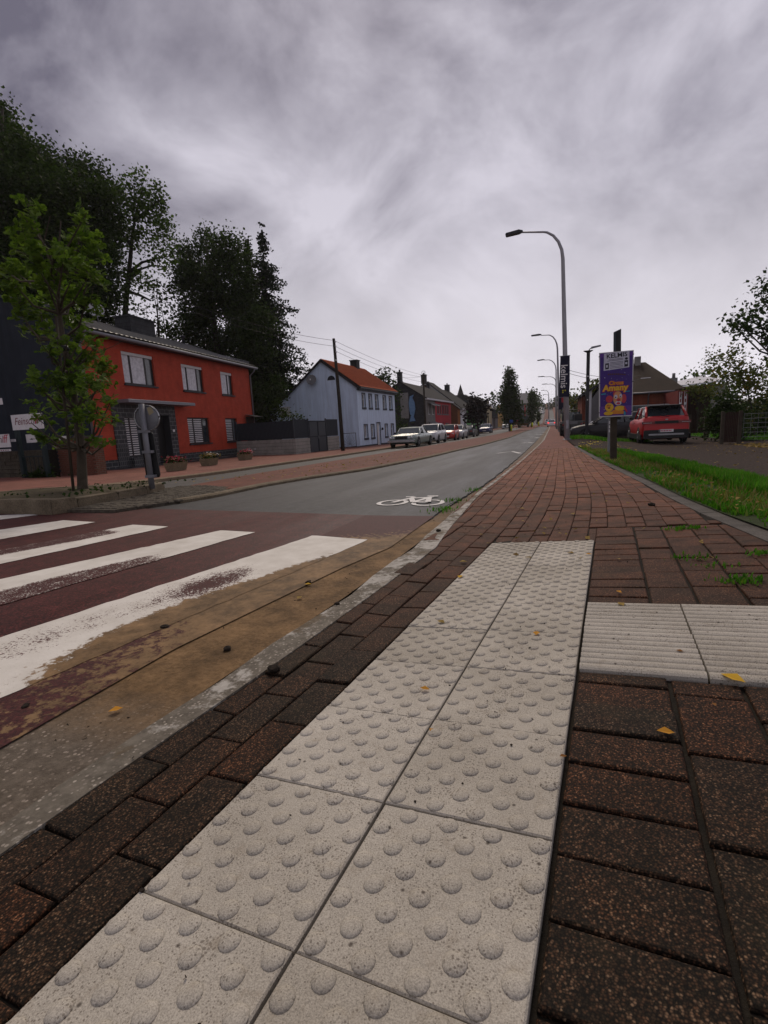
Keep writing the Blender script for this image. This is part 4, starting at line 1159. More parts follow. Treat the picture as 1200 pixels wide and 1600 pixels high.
MB().box(0, xb1 - xb0, -.03, .5, zb_ + .7, zb_ + .76).build('coping', M['edging'], bw)
def sign_board(name, label, px, y, mats, txt=None, tz=None):
    """a board seen at px (x0,y0,x1,y1) standing at depth y, facing back along the street"""
    p0 = aty(px[0], px[3], y); p1 = aty(px[2], px[1], y)
    w_, h_ = p1[0] - p0[0], p1[2] - p0[2]
    o = thing(name, label, 'sign', (p0[0], y, p0[2]))
    MB().box(0, w_, -.012, .012, 0, h_).build('board', M['signwhite'], o)
    return o, w_, h_
M['signwhite'] = flat('sign_white', (.66, .65, .66), .4)
M['signred'] = flat('sign_red', (.45, .02, .05), .5)
M['signgrey'] = flat('sign_grey', (.19, .06, .07), .5)
M['ringgrey'] = flat('ring_grey', (.50, .49, .50), .5)
RX = Matrix.Rotation(PI / 2, 4, 'X')
def lettering(txt, size, mat, par, x, y, z, shear=0, squash=1.0, bold=0.0, name='lettering', rot=0.0, align='CENTER'):
    return text_mb(txt, size, mat, name, par, Matrix.Translation((x, y, z)) @ RX @ Matrix.Rotation(rot, 4, 'Z'), shear, .0015, align, squash, bold)
def ring(par, x, y, z, r, w, mat):
    vs, n_ = [], 40
    for k in range(n_):
        a = 2 * PI * k / n_; vs += [(x + r * math.cos(a), y, z + r * math.sin(a)), (x + (r - w) * math.cos(a), y, z + (r - w) * math.sin(a))]
    MB().add(vs, [(2 * k, (2 * k + 2) % (2 * n_), (2 * k + 3) % (2 * n_), 2 * k + 1) for k in range(n_)]).build('ring', mat, par)
o, w_, h_ = sign_board('shop_sign', 'white shop sign with red and grey script on the slate blue wall', (21, 645, 65, 672.5), 12.6, None)
ring(o, w_ * .55, -.0135, h_ * .5, h_ * .46, h_ * .012, M['ringgrey'])
lettering('Feinschli', w_ * .235, M['signgrey'], o, w_ * .45, -.015, h_ * .54, .35, .92)
lettering('ff', w_ * .27, M['signred'], o, w_ * .80, -.0155, h_ * .56, .3, .95)
o, w_, h_ = sign_board('lower_shop_sign', 'white shop sign with red script cut off by the left edge', (-32, 678, 13.5, 701), 12.3, None)
lettering('Feinschli', w_ * .22, M['signgrey'], o, w_ * .50, -.015, h_ * .60, .35, .92)
lettering('ff', w_ * .25, M['signred'], o, w_ * .86, -.0155, h_ * .62, .3, .95)
o2, w2_, h2_ = sign_board('caption_board', 'narrow white board with a row of small dark marks below the lower shop sign', (-32, 701.5, 16.5, 707), 12.3, None)
for k in range(6): MB().box(w2_ * (.56 + .07 * k), w2_ * (.60 + .07 * k), -.014, -.0125, h2_ * .3, h2_ * .7).build('caption_mark', M['signgrey'], o2)
o, w_, h_ = sign_board('notice_board', 'small white notice with a black arrow behind the tree leaves', (42.5, 678, 56, 692), 12.8, None)
MB().add([(w_ * .3, -.014, h_ * .42), (w_ * .62, -.014, h_ * .30), (w_ * .62, -.014, h_ * .54)], [(0, 1, 2)]).box(w_ * .6, w_ * .85, -.0145, -.012, h_ * .38, h_ * .46).build('arrow', M['black'], o)
o, w_, h_ = sign_board('projecting_sign', 'small pale sign high up at the extreme left edge', (-8, 622, 2.5, 633), 12.5, None)
o, w_, h_ = sign_board('letter_box', 'small white letter box on top of the old brick wall', (93, 681, 105, 688), 13.5, None)
o, w_, h_ = sign_board('small_plate', 'small grey plate between the two white shop signs', (17.5, 686, 24, 690.5), 12.5, None)
# green gate
M['gategreen'] = flat('dark_green_gate', (.010, .022, .024), .5)
gp = [aty(x, y, 12.7) for x, y in ((30, 672), (39, 744), (71, 668), (76, 741))]
gg = thing('metal_gate', 'dark green metal gate frame standing open before the stone wall', 'gate', (gp[1][0], 12.7, -.62))
for q0, q1 in ((gp[0], gp[1]), (gp[2], gp[3])):
    MB().box(q1[0] - gp[1][0] - .07, q1[0] - gp[1][0] + .07, -.06, .06, 0, q0[2] + .62).build('post', M['gategreen'], gg)
for z in (.12, .9): MB().box(.07, gp[3][0] - gp[1][0] - .07, -.02, .02, z, z + .04).build('rail', M['gategreen'], gg)
for k in range(5):
    x = .07 + (gp[3][0] - gp[1][0] - .14) * (k + .5) / 5; MB().box(x - .008, x + .008, -.008, .008, .16, .9).build('bar', M['gategreen'], gg)

# ---- garden wall, screen fence, gate, pillar --------------------------------------------
FW = Fac((-15.12, 27.25), (.02, .9998)); ZW = -.75
gwall = thing('garden_wall', 'grey block garden wall with dark privacy screen beside the red house', 'wall', (*FW.A, ZW), FW.rz)
def blocks(par, x0, x1, y0, y1, z0, z1, axis='x'):
    hgt = .2; rows = int(round((z1 - z0) / hgt)); hgt = (z1 - z0) / rows
    for r_ in range(rows):
        p = (x0 if axis == 'x' else y0) - (.2 if r_ % 2 else 0)
        e = x1 if axis == 'x' else y1
        s0 = x0 if axis == 'x' else y0
        while p < e:
            a, b = max(p, s0), min(p + .42, e)
            if b - a > .05:
                mb = MB(); g_ = .006
                if axis == 'x': mb.box(a + g_, b - g_, y0 + rs.uniform(-.006, .006), y1, z0 + r_ * hgt + g_, z0 + (r_ + 1) * hgt - g_)
                else: mb.box(x0 + rs.uniform(-.006, .006), x1, a + g_, b - g_, z0 + r_ * hgt + g_, z0 + (r_ + 1) * hgt - g_)
                mb.build('block', M['blockone'], par)
            p += .42
M['blockone'] = pm('single_grey_block', (.30, .285, .255), (.21, .20, .18), 2.2, .88, .5, 40, fine=.2)
MB().box(.02, 1.9, .015, .19, 0, 1.06).box(.02, .19, .2, 4.4, 0, 1.06).build('mortar', M['joint'], gwall)
blocks(gwall, 0, 1.92, 0, .2, 0, 1.07); blocks(gwall, 0, .2, .21, 4.4, 0, 1.07, 'y')
scn = MB(); scn.box(0.02, 1.92, .08, .12, 1.09, 2.26); scn.box(.08, .12, .13, 4.4, 1.09, 2.2)
scn.build('screen', M['screen'], gwall)
sl = MB()
for k in range(20): sl.box(.02 + k * .095, .05 + k * .095, .07, .08, 1.1, 2.25)
for k in range(44): sl.box(.07, .08, .14 + k * .097, .17 + k * .097, 1.1, 2.19)
tag(sl.build('screen_strips', M['gateblue'], gwall), kind='stuff')
for x, y in ((.0, .04), (1.86, .04), (.04, 4.3)): MB().box(x, x + .07, y, y + .07, 1.07, 2.32).build('post', M['gateblue'], gwall)
g2 = thing('driveway_gate', 'slate blue double gate between the block wall and the block pillar', 'gate', (*FW.at(1.98), ZW), FW.rz)
for a, b in ((0.0, 1.24), (1.26, 2.5)):
    lf = MB(); lf.box(a + .04, b - .04, .05, .09, .08, 2.12); fr = MB()
    fr.box(a, a + .06, .03, .11, .04, 2.18); fr.box(b - .06, b, .03, .11, .04, 2.18); fr.box(a + .06, b - .06, .03, .11, 2.1, 2.18); fr.box(a + .06, b - .06, .03, .11, .04, .12); fr.box(a + .06, b - .06, .035, .105, 1.1, 1.16)
    leaf = lf.build('leaf', M['gateblue'], g2); fr.build('frame', M['screen'], leaf)
MB().box(1.2, 1.23, -.01, .03, .98, 1.16).build('handle', M['metal'], g2)
pl = thing('gate_pillar', 'block pillar with a dark screen panel on the far side of the gate', 'pillar', (*FW.at(4.52), ZW), FW.rz)
MB().box(.02, 1.92, .015, .19, 0, 1.06).build('mortar', M['joint'], pl)
blocks(pl, 0, 1.94, 0, .2, 0, 1.07)
MB().box(.0, 1.94, .08, .12, 1.09, 2.28).build('screen', M['screen'], pl)
MB().box(-.06, .02, .04, .12, 0, 2.34).build('post', M['gateblue'], pl)
ig = thing('wrought_iron_gate', 'low wrought iron gate with a sunburst pattern before the blue gable', 'gate', (*FW.at(7.15), ZW), FW.rz)
fr = MB(); fr.box(0, 2.5, 0, .03, 1.18, 1.22); fr.box(0, 2.5, 0, .03, .12, .15); fr.box(0, .04, 0, .03, .0, 1.18); fr.box(2.46, 2.5, 0, .03, .0, 1.18); fr.build('frame', M['darkmetal'], ig)
for k in range(13):
    a = PI * k / 12; ex = 1.25 + 1.2 * math.cos(a); ez = .16 + 1.0 * math.sin(a)
    MB().tube([(1.25 + .2 * math.cos(a), .015, .16 + .16 * math.sin(a)), (ex, .015, ez)], .009, 5).build('bar', M['darkmetal'], ig)

# ---- pale blue house ---------------------------------------------------------------------
FB = Fac((-14.96, 37.70), (.0489, .9988)); ZB = -.9
zb = lambda z: z - ZB
bh = thing('blue_house', 'pale blue house with orange tiled roof and slate blue window surrounds', 'house', (*FB.A, ZB), FB.rz)
LB = 8.78
UPW = [(.98, 1.58), (2.38, 3.0), (3.84, 4.46), (5.68, 6.38), (7.28, 8.0)]
LOW = [(1.08, 1.75), (2.58, 3.22), (5.88, 6.5), (7.48, 8.12)]
ops = [(a, b, zb(2.52), zb(3.62)) for a, b in UPW] + [(a, b, zb(-.02), zb(1.05)) for a, b in LOW] + [(3.92, 4.66, zb(-.85), zb(1.18))]
mb = MB(); wall_front(mb, 0, LB, 0, zb(4.1), ops, 0, .16)
gprof = [(0, 0), (8.4, 0), (8.4, zb(2.75)), (6.19, zb(4.02)), (3.07, zb(6.42)), (0, zb(4.1))]
for x in (0, LB): mb.add([(x, a, b) for a, b in gprof], [tuple(range(6))])
mb.add([(0, 8.4, 0), (LB, 8.4, 0), (LB, 8.4, zb(2.75)), (0, 8.4, zb(2.75))], [(0, 1, 2, 3)])
mb.build('wall', M['bluewall'], bh)
M['trimblue'] = flat('slate_blue_trim', (.022, .03, .045), .6)
for a, b in UPW: window(bh, a, b, zb(2.52), zb(3.62), M['white'], M['glass'], (.5,), None, None, None, .12, .05, M['trimblue'], zdiv=(.62,))
for a, b in LOW: window(bh, a, b, zb(-.02), zb(1.05), M['white'], M['glass'], (.5,), M['curtain'], None, None, .12, .05, M['trimblue'], zdiv=(.62,))
dmb = MB(); dmb.box(3.92, 4.66, .12, .16, zb(-.85), zb(1.18)); dr = dmb.build('door', M['white'], bh)
dmb = MB(); dmb.box(3.82, 3.92, -.022, .03, zb(-.85), zb(1.28)); dmb.box(4.66, 4.76, -.022, .03, zb(-.85), zb(1.28)); dmb.box(3.92, 4.66, -.022, .03, zb(1.18), zb(1.28)); dmb.build('door_surround', M['trimblue'], dr)
MB().lathe([(.02, 0), (.09, .05), (.09, .18), (.03, .24)], (5.0, -.1, zb(.55)), 8).build('wall_lamp', M['darkmetal'], bh)
pb = MB(); pb.box(0, 3.8, -.02, .01, 0, zb(-.62)); pb.box(4.78, LB, -.02, .01, 0, zb(-.62)); pb.box(-.02, .01, .012, 8.4, 0, zb(-.66)); pb.build('plinth', M['trimblue'], bh)
rf = MB()
def slope(mb, x0, x1, P, Q, t=.1):
    mb.hexa([(x0, P[0], P[1] - t), (x1, P[0], P[1] - t), (x1, Q[0], Q[1] - t), (x0, Q[0], Q[1] - t), (x0, P[0], P[1]), (x1, P[0], P[1]), (x1, Q[0], Q[1]), (x0, Q[0], Q[1])])
for P_, Q_ in (((-.32, zb(4.10)), (3.07, zb(6.58))), ((6.19, zb(4.18)), (3.07, zb(6.58))), ((8.7, zb(2.80)), (6.19, zb(4.18)))): slope(rf, -.14, LB + .14, P_, Q_)
roof = rf.build('roof', M['roofslate'], bh)
roof_tiles('roof_tiles', -.1, LB + .1, (-.36, zb(4.11)), (3.07, zb(6.58)), M['rooftile_orange'], roof, .22, 13, .03)
MB().box(-.1, LB + .1, -.40, -.28, zb(3.98), zb(4.10)).build('gutter', M['darkmetal'], bh)
MB().box(-.04, LB + .04, -.26, -.003, zb(3.86), zb(3.98)).build('eaves_board', M['trimblue'], bh)
vb = MB()
for P_, Q_ in (((-.32, zb(4.02)), (3.07, zb(6.50))), ((6.19, zb(4.10)), (3.07, zb(6.50))), ((8.7, zb(2.72)), (6.19, zb(4.10)))):
    slope(vb, -.18, -.142, (P_[0], P_[1] + .06), (Q_[0], Q_[1] + .06), .22)
vb.build('verge_board', M['darkmetal'], bh)
MB().box(6.3, 6.95, 2.7, 3.4, zb(5.9), zb(7.1)).box(6.24, 7.01, 2.64, 3.46, zb(7.1), zb(7.18)).build('chimney', M['slate'], roof)
mw = MB(); mw.prism([(.36 * math.cos(a), .36 * math.sin(a)) for a in np.linspace(0, PI, 10)], lambda a, b, d: (d, 2.24 + a, zb(4.82) + b), -.02, .02); mw.build('half_round_window', M['glass'], bh)
MB().box(-.03, -.001, 6.4, 7.6, zb(2.1), zb(2.95)).build('white_panel', M['whitewall'], bh)
MB().box(-.06, -.031, 6.75, 7.2, zb(2.1), zb(2.6)).build('side_window', M['glass'], bh)
gwp = FB.at(-.25, 3.95)
dish(None, 'wall_dish', (gwp[0], gwp[1], 4.95), .42, (.2, -1, .25), M['greywall'], 'grey satellite dish fixed to the pale blue gable wall', .35)

# ---- slate gabled terrace house: grey stone front, crimson front ---------------------------
FS = Fac((-14.19, 57.05), (.0264, .9997)); ZS_ = -1.0
zs2 = lambda z: z - ZS_
c4 = lambda x, y: (600 + x / 6, 560 + y / 6)
def row_house(name, label, F, s0, s1, base, eave, rn, rzv, depth, wallm, roofm, wins=(), winm=None, gablem=None, cat='house', doors=(), chim=(), eavem=None, surround=None, wname='window'):
    A = F.at(s0); o = thing(name, label, cat, (A[0], A[1], base), F.rz)
    L_ = s1 - s0; q = lambda z: z - base
    ops = [(a - s0, b - s0, q(c), q(d)) for a, b, c, d in wins] + [(a - s0, b - s0, q(c), q(d)) for a, b, c, d in doors]
    mb = MB(); wall_front(mb, 0, L_, 0, q(eave), ops, 0, .15)
    mb.build('wall', wallm, o)
    MB().add([(L_, depth, 0), (0, depth, 0), (0, depth, q(eave)), (L_, depth, q(eave))], [(0, 1, 2, 3)]).build('back_wall', wallm, o)
    for x in (0, L_): MB().prism([(0, 0), (depth, 0), (depth, q(eave)), (rn, q(rzv) - .1), (0, q(eave))], lambda a, b, d: (d, a, b), x - (.0 if x else -.0), x + (.02 if x == 0 else -.02)).build('gable', gablem or wallm, o)
    rf = MB(); slope(rf, -.1, L_ + .1, (-.3, q(eave) - .02), (rn, q(rzv)), .14)
    slope(rf, -.1, L_ + .1, (depth + .3, q(eave) - .02), (rn, q(rzv)), .14)
    roof = rf.build('roof', roofm, o)
    for a, b, c, d in wins:
        window(o, a - s0, b - s0, q(c), q(d), winm or M['white'], M['glass'], (.5,) if b - a > 1.1 else (), None, None, None, .1, .06, surround)
    for a, b, c, d in doors:
        MB().box(a - s0, b - s0, .1, .15, q(c), q(d)).build('door', M['darkframe'], o)
    for (a, n_, w_, h_) in chim:
        w_ *= .75; h_ *= .8; c_ = MB(); zz = q(rzv) - .5; c_.box(a - s0 - w_ / 2, a - s0 + w_ / 2, n_ - w_ / 2, n_ + w_ / 2, zz, zz + h_ + .5); c_.box(a - s0 - w_ * .6, a - s0 + w_ * .6, n_ - w_ * .6, n_ + w_ * .6, zz + h_ + .5, zz + h_ + .58)
        c_.lathe([(.12, 0), (.11, .3)], (a - s0, n_, zz + h_ + .57), 8)
        c_.build('chimney', M['slate'], roof)
    if eavem: MB().box(-.05, L_ + .05, -.42, -.002, q(eave) - .24, q(eave) - .06).build('eaves_board', eavem, o)
    return o
wg = [(1.62, 2.9, 2.12, 3.5), (3.5, 4.9, 2.12, 3.5), (1.5, 2.8, -.45, 1.2), (3.4, 4.8, -.45, 1.2)]
sh = row_house('slate_gabled_house', 'house with dark slate gable carrying a blue fish mural and grey stone front', FS, 0, 5.0, ZS_, 4.05, 2.92, 6.12, 6.1, M['graystone'], M['roofslate'], wg, M['white'], M['slate'], chim=((.6, 3.1, .7, 1.3),), eavem=M['whitewall'])
for a, z in ((2.2, 3.55), (4.2, 3.55), (2.1, 1.25), (4.1, 1.25)):
    MB().hexa([(a - .8, -.75, zs2(z) - .42), (a + .8, -.75, zs2(z) - .42), (a + .8, -.01, zs2(z) - .02), (a - .8, -.01, zs2(z) - .02), (a - .8, -.75, zs2(z) - .38), (a + .8, -.75, zs2(z) - .38), (a + .8, -.01, zs2(z) + .02), (a - .8, -.01, zs2(z) + .02)]).build('awning', M['greywall'], sh)
MB().box(-.04, -.002, 1.95, 2.95, zs2(1.75), zs2(4.75)).build('concrete_panel', M['graystone'], sh)
M['mural'] = pm('mural_blue', (.10, .19, .33), (.16, .26, .40), 4, .8)
fish = [(1.9, 1.35), (1.15, 1.4), (1.35, 1.9), (1.12, 2.8), (1.2, 3.6), (1.45, 4.1), (1.25, 4.45), (1.75, 4.3), (1.9, 3.6), (1.85, 2.6), (1.72, 1.9)]
MB().prism(fish, lambda a, b, d: (d, a, zs2(b)), -.05, -.004).build('mural', M['mural'], sh)
wr = [(6.05, 6.95, 2.25, 3.38), (7.4, 8.15, 2.25, 3.38), (8.9, 9.75, 2.25, 3.38), (10.3, 11.15, 2.25, 3.38), (11.6, 12.5, 2.25, 3.38), (10.6, 12.5, -.2, .95), (6.4, 8.1, -.9, 1.0)]
row_house('crimson_house', 'crimson rendered terrace house with five narrow upper windows', FS, 5.02, 14.2, ZS_, 4.05, 2.92, 6.12, 6.1, M['pinkred'], M['roofslate'], wr, M['greywall'], None, doors=((8.95, 9.7, -.95, 1.2),), chim=((13.2, 3.0, .6, .7),), eavem=M['whitewall'], surround=M['greywall'])
# orange, white, green, beige, yellow houses further along the left side
def sp(x, y, dep=0.0): return FS(*c4(x, y), dep)
s_or0, s_or1 = sp(692, 600)[0], sp(716, 600)[0]
ez = sp(705, 470)[1]
row_house('ochre_house', 'narrow ochre orange house with brown boarded gable and dark roof', FS, s_or0, s_or1, -1.0, ez, 5.0, ez + 3.9, 10, M['orangewall'], M['roofslate'], [(s_or0 + 2.0, s_or0 + 3.4, sp(700, 580)[1], sp(700, 515)[1])], M['darkframe'], M['brownclad'])
s_w1 = sp(775, 600)[0]
zw_ = sp(745, 470)[1]
row_house('white_house', 'white rendered house with steep dark roof behind the purple leaved tree', FS, s_or1 + .3, s_w1, -1.0, zw_, 5.5, zw_ + 4.6, 11, M['whitewall'], M['roofslate'], [(s_or1 + 3 + 3.3 * k, s_or1 + 4.6 + 3.3 * k, .2, 2.2) for k in range(5)], M['greywall'], eavem=M['whitewall'], chim=((s_w1 - 6, 5.5, 1.0, 1.0),))
s_g0, s_g1 = sp(800, 600)[0], sp(868, 600)[0]
row_house('green_house', 'bright green fronted house behind the purple leaved tree', FS, s_w1 + .3, min(s_g1, s_w1 + 22), -.8, sp(840, 610)[1] + 2.2, 5, sp(840, 610)[1] + 6.2, 10, M['greenwall'], M['roofslate'], [(s_w1 + 4 + 4 * k, s_w1 + 5.4 + 4 * k, .2, 1.9) for k in range(4)], M['white'], chim=((s_w1 + 8, 5, 1.1, 1.2),))
FL = Fac((-13.6, 104), (.02, .9998))
def fl(x, y): return FL(*c4(x, y))
b0, b1 = fl(965, 600)[0], fl(1012, 600)[0]
eb = fl(966, 432)[1]
row_house('beige_house', 'tall beige house front with dark slate side wall', FL, b0, b1, -.7, eb, 5.5, eb + 2.6, 11, M['beige'], M['roofslate'], [(b0 + 1.8 + 3.4 * k, b0 + 3.4 + 3.4 * k, z0_, z0_ + 1.9) for k in range(int((b1 - b0 - 2) / 3.4)) for z0_ in (.6, 4.0)], M['darkframe'], M['slate'], eavem=M['whitewall'])
y0_, y1_ = fl(1068, 600)[0], fl(1122, 600)[0]
ey = fl(1070, 492)[1]
row_house('grey_garage', 'grey flat fronted garage between the beige and the yellow house', FL, b1 + .4, y0_ - .3, -.5, fl(1030, 555)[1], 4, fl(1030, 555)[1] + .5, 8, M['greywall'], M['roofslate'], [], None, doors=((b1 + 2, b1 + 6, -.4, 2.2),))
row_house('yellow_house', 'warm yellow house front at the far end of the left terrace', FL, y0_, y1_, -.3, ey, 5.5, ey + 2.2, 11, M['yellow'], M['roofslate'], [(y0_ + 2 + 4 * k, y0_ + 3.7 + 4 * k, z0_, z0_ + 1.8) for k in range(int((y1_ - y0_ - 2) / 4)) for z0_ in (.6, 3.6)], M['darkframe'], M['slate'], eavem=M['whitewall'])
# church spire over the roofs
cs = aty(720, 628, 190); cz = aty(719.6, 600, 190)
sp_ = thing('church_spire', 'thin dark church spire rising over the terrace roofs', 'spire', (cs[0], 190, cs[2] - 12))
MB().box(-2.2, 2.2, -2.2, 2.2, 0, 14.5).build('tower', M['slate'], sp_)
MB().add([(-1.1, -1.1, 14.5), (1.1, -1.1, 14.5), (1.1, 1.1, 14.5), (-1.1, 1.1, 14.5), (0, 0, cz[2] - cs[2] + 12)], [(0, 1, 4), (1, 2, 4), (2, 3, 4), (3, 0, 4)]).build('spire', M['roofslate'], sp_)
# houses at and beyond the junction, both sides of the hill
hl = thing('grey_corner_house', 'grey house with a red corner band at the foot of the hill', 'house', (0, 0, 0))
p0, p1 = aty(809, 648, 140), aty(826, 630, 140)
hl.location = (p0[0], 140, p0[2] - 2); H_ = p1[2] - p0[2] + 2; Wd = p1[0] - p0[0]
wt = MB(); wt.box(-3, Wd, 0, 9, 0, H_); wt.build('wall', M['greywall'], hl)
MB().box(Wd * .62, Wd * .72, -.05, 0, 1, H_ - .3).build('band', M['pinkred'], hl)
MB().prism([(-.3, H_), (9.3, H_), (4.5, H_ + 3.0)], lambda a, b, d: (d, a, b), -3.3, Wd + .3).build('roof', M['greywall'], hl)
MB().box(-2, Wd - 1, -.05, 0, 1.2, 3.0).build('shop_window', M['glass'], hl)
rh_ = np.random.default_rng(11)
wm = [M['whitewall'], M['greywall'], M['oldbrick'], M['beige'], M['graystone'], M['brickhouse'], M['slate']]
wn_ = ['white', 'grey', 'old brick', 'beige', 'stone grey', 'dark brick', 'slate clad']
def hill_house(side, k, y, w, h, mi, setb=0):
    xx = hx(y) + (-9.5 - setb if side < 0 else 7.5 + setb)
    F_ = Fac((xx, y), (hx(y + 8) - hx(y), 8.0))
    zb0 = float(T(0, y)) - .4
    o = thing('hill_house', None, 'house', (xx, y, zb0), F_.rz, 'far houses up the hill')
    sg_ = 1 if side < 0 else -1
    dp = 9 * sg_
    mb = MB(); mb.hexa([(0, 0, -2), (w, 0, -2), (w, dp, -2), (0, dp, -2), (0, 0, h), (w, 0, h), (w, dp, h), (0, dp, h)]); mb.build('wall', wm[mi], o)
    MB().prism([(-.4 * sg_, h), (dp + .4 * sg_, h), (dp / 2, h + 3)], lambda a, b, d: (d, a, b), -.2, w + .2).build('roof', M['roofslate'], o)
    for zz in ((1.0, 2.4), (3.8, 5.2)):
        if zz[1] < h:
            for q_ in range(int(w / 3)):
                MB().box(1 + q_ * 3, 2.2 + q_ * 3, -.06 if sg_ > 0 else .0, .0 if sg_ > 0 else .06, *zz).build('window', M['glass'], o)
        for e_ in (2.2, 5.6): MB().box(-.06, 0, *(sorted((e_ * sg_, (e_ + 1.1) * sg_))), *zz).build('window', M['glass'], o)
    MB().box(w * .4, w * .4 + .7, dp / 2 - .35, dp / 2 + .35, h + 2.4, h + 3.9).build('chimney', M['oldbrick'], o)
    return o
SEEN = {}
for side in (-1, 1):
    y = 205 if side < 0 else 128
    while y < 600:
        w = rh_.uniform(8, 13); mi = int(rh_.integers(0, 7)); h = rh_.uniform(5.2, 7.5)
        o = hill_house(side, 0, y, w, h, mi, rh_.uniform(0, 2))
        key = f"{'low' if h < 6.2 else 'tall'} {wn_[mi]} house on the {'left' if side < 0 else 'right'} of the hill road"
        n_ = SEEN[key] = SEEN.get(key, 0) + 1
        o['label'] = key if n_ == 1 else key + ', ' + ['', '', 'next of its kind up', 'third of its kind up', 'fourth of its kind up', 'fifth of its kind up', 'sixth of its kind up', 'seventh of its kind up', 'eighth of its kind up'][min(n_, 8)]
        y += w + (.3 if rh_.random() < .5 else rh_.uniform(4, 14))

# ---- right-hand side: brick house with hipped roof, modern building, container, sheds -----------
c6 = lambda x, y: (870 + x / 5.217, 500 + y / 5.217)
YH = 42.0; OFF = .1
ap = aty(*c6(690, 345), YH + 3.5); el = aty(*c6(600, 592), YH); er = aty(*c6(1045, 568), YH)
bhs = thing('brick_house', 'dark red brick house with big dark hipped roof behind the parked red car', 'house', (el[0] - OFF, YH, -.8))
Wb = er[0] - el[0] + OFF - .35; He = (el[2] + er[2]) / 2 + .8; Ha = ap[2] + .8; xa = ap[0] - el[0] + OFF
mb = MB(); wall_front(mb, 0, Wb, 0, He, [(Wb * .50, Wb * .50 + .01, .1, .11)], 0, .02); mb.add([(0, 8, 0), (Wb, 8, 0), (Wb, 8, He), (0, 8, He)], [(0, 1, 2, 3)])
mb.add([(Wb, 0, 0), (Wb, 8, 0), (Wb, 8, He), (Wb, 0, He)], [(0, 1, 2, 3)]); mb.add([(0, 0, 0), (0, 8, 0), (0, 8, He), (0, 0, He)], [(0, 1, 2, 3)]); mb.build('wall', M['brickhouse'], bhs)
rf = MB(); rf.add([(-.35, -.4, He - .02), (Wb + .4, -.4, He - .02), (Wb + .4, 8.4, He - .02), (-.35, 8.4, He - .02), (xa - .5, 3.6, Ha), (xa + .3, 3.6, Ha), (-.35, -.4, He - .16), (Wb + .4, -.4, He - .16), (Wb + .4, 8.4, He - .16), (-.35, 8.4, He - .16)],
                 [(0, 1, 5, 4), (1, 2, 5), (2, 3, 4, 5), (3, 0, 4), (6, 7, 1, 0), (7, 8, 2, 1), (8, 9, 3, 2), (9, 6, 0, 3), (9, 8, 7, 6)])
M['brownroof'] = pm('dark_brown_roof_tile', (.024, .015, .009), (.036, .024, .015), 1.2, .8, .6, 14, fine=.35)
roof = rf.build('roof', M['brownroof'], bhs)
for (x, w_, h_) in ((xa - .75, .32, 1.05), (xa - .3, .42, 1.25)): MB().box(x - w_ / 2, x + w_ / 2, 3.2, 3.7, Ha - .9, Ha - .9 + h_ + .1).build('chimney', M['graystone'], roof)
q = aty(*c6(950, 500), YH + 6); MB().box(q[0] - el[0] + OFF - .25, q[0] - el[0] + OFF + .25, 5.7, 6.2, He - .2, He + 1.25).lathe([(.13, 0), (.12, .4)], (q[0] - el[0] + OFF, 5.95, He + 1.24), 8).build('chimney', M['graystone'], roof)
q = aty(*c6(725, 500), YH + 1.3); xk = q[0] - el[0] + OFF; zk = q[2] + .8
MB().hexa([(xk - .35, 1.0, zk - .35), (xk + .35, 1.0, zk - .35), (xk + .35, 1.5, zk + .2), (xk - .35, 1.5, zk + .2), (xk - .35, .9, zk - .27), (xk + .35, .9, zk - .27), (xk + .35, 1.4, zk + .28), (xk - .35, 1.4, zk + .28)]).build('skylight', M['curtain'], roof)
MB().tube([(-.35, -.46, He - .08), (Wb + .45, -.46, He - .08)], .06, 8).build('gutter', M['metal'], bhs)
q = aty(*c6(745, 640), YH); MB().tube([(q[0] - el[0] + OFF, -.46, He - .1), (q[0] - el[0] + OFF, -.06, He - .3), (q[0] - el[0] + OFF, -.06, 0)], .05, 8).build('downspout', M['metal'], bhs)

YM = 50.0
ml = aty(*c6(222, 600), YM); mr = aty(*c6(420, 480), YM)
mo = thing('modern_building', 'white and grey building with a sloping roof edge behind the dark short lamp', 'building', (ml[0], YM, -1.0))
w1_ = aty(*c6(285, 600), YM)[0] - ml[0]; w2_ = aty(*c6(470, 600), YM)[0] - ml[0]
zl_, zr_ = ml[2] + 1, mr[2] + 1
zz = lambda x: zl_ + (zr_ - zl_) * x / (mr[0] - ml[0])
MB().prism([(.35, 0), (w1_, 0), (w1_, zz(w1_)), (.35, zz(.35))], lambda a, b, d: (a, d, b), 0, 8).build('wall', M['whitewall'], mo)
MB().prism([(w1_ + .01, 0), (w2_, 0), (w2_, zz(w1_) + 1.2), (w1_ + .9, zz(w1_) + .3), (w1_ + .01, zz(w1_) - .9)], lambda a, b, d: (a, d, b), -.05, 8).build('grey_panel', M['greywall'], mo)
MB().prism([(-.2, zz(0) - .25), (mr[0] - ml[0] + 1, zz(mr[0] - ml[0] + 1)), (mr[0] - ml[0] + 1, zz(mr[0] - ml[0] + 1) + .18), (-.2, zz(0) - .05)], lambda a, b, d: (a, d, b), -.3, 8.2).build('roof', M['darkmetal'], mo)
# brick building edge left of the dark lamp
q = aty(*c6(205, 640), 52); q2 = aty(*c6(232, 620), 52)
eb_ = thing('brick_gable', 'narrow strip of red brick building seen beside the dark short lamp', 'building', (q[0], 52, -1))
MB().box(0, 2.6, 0, 8, 0, q2[2] + 1).build('wall', M['brickhouse'], eb_)
MB().prism([(-.3, q2[2] + .9), (2.8, q2[2] + 2.6), (2.8, q2[2] + 2.8), (-.3, q2[2] + 1.1)], lambda a, b, d: (a, d, b), -.3, 8.2).build('roof', M['roofslate'], eb_)
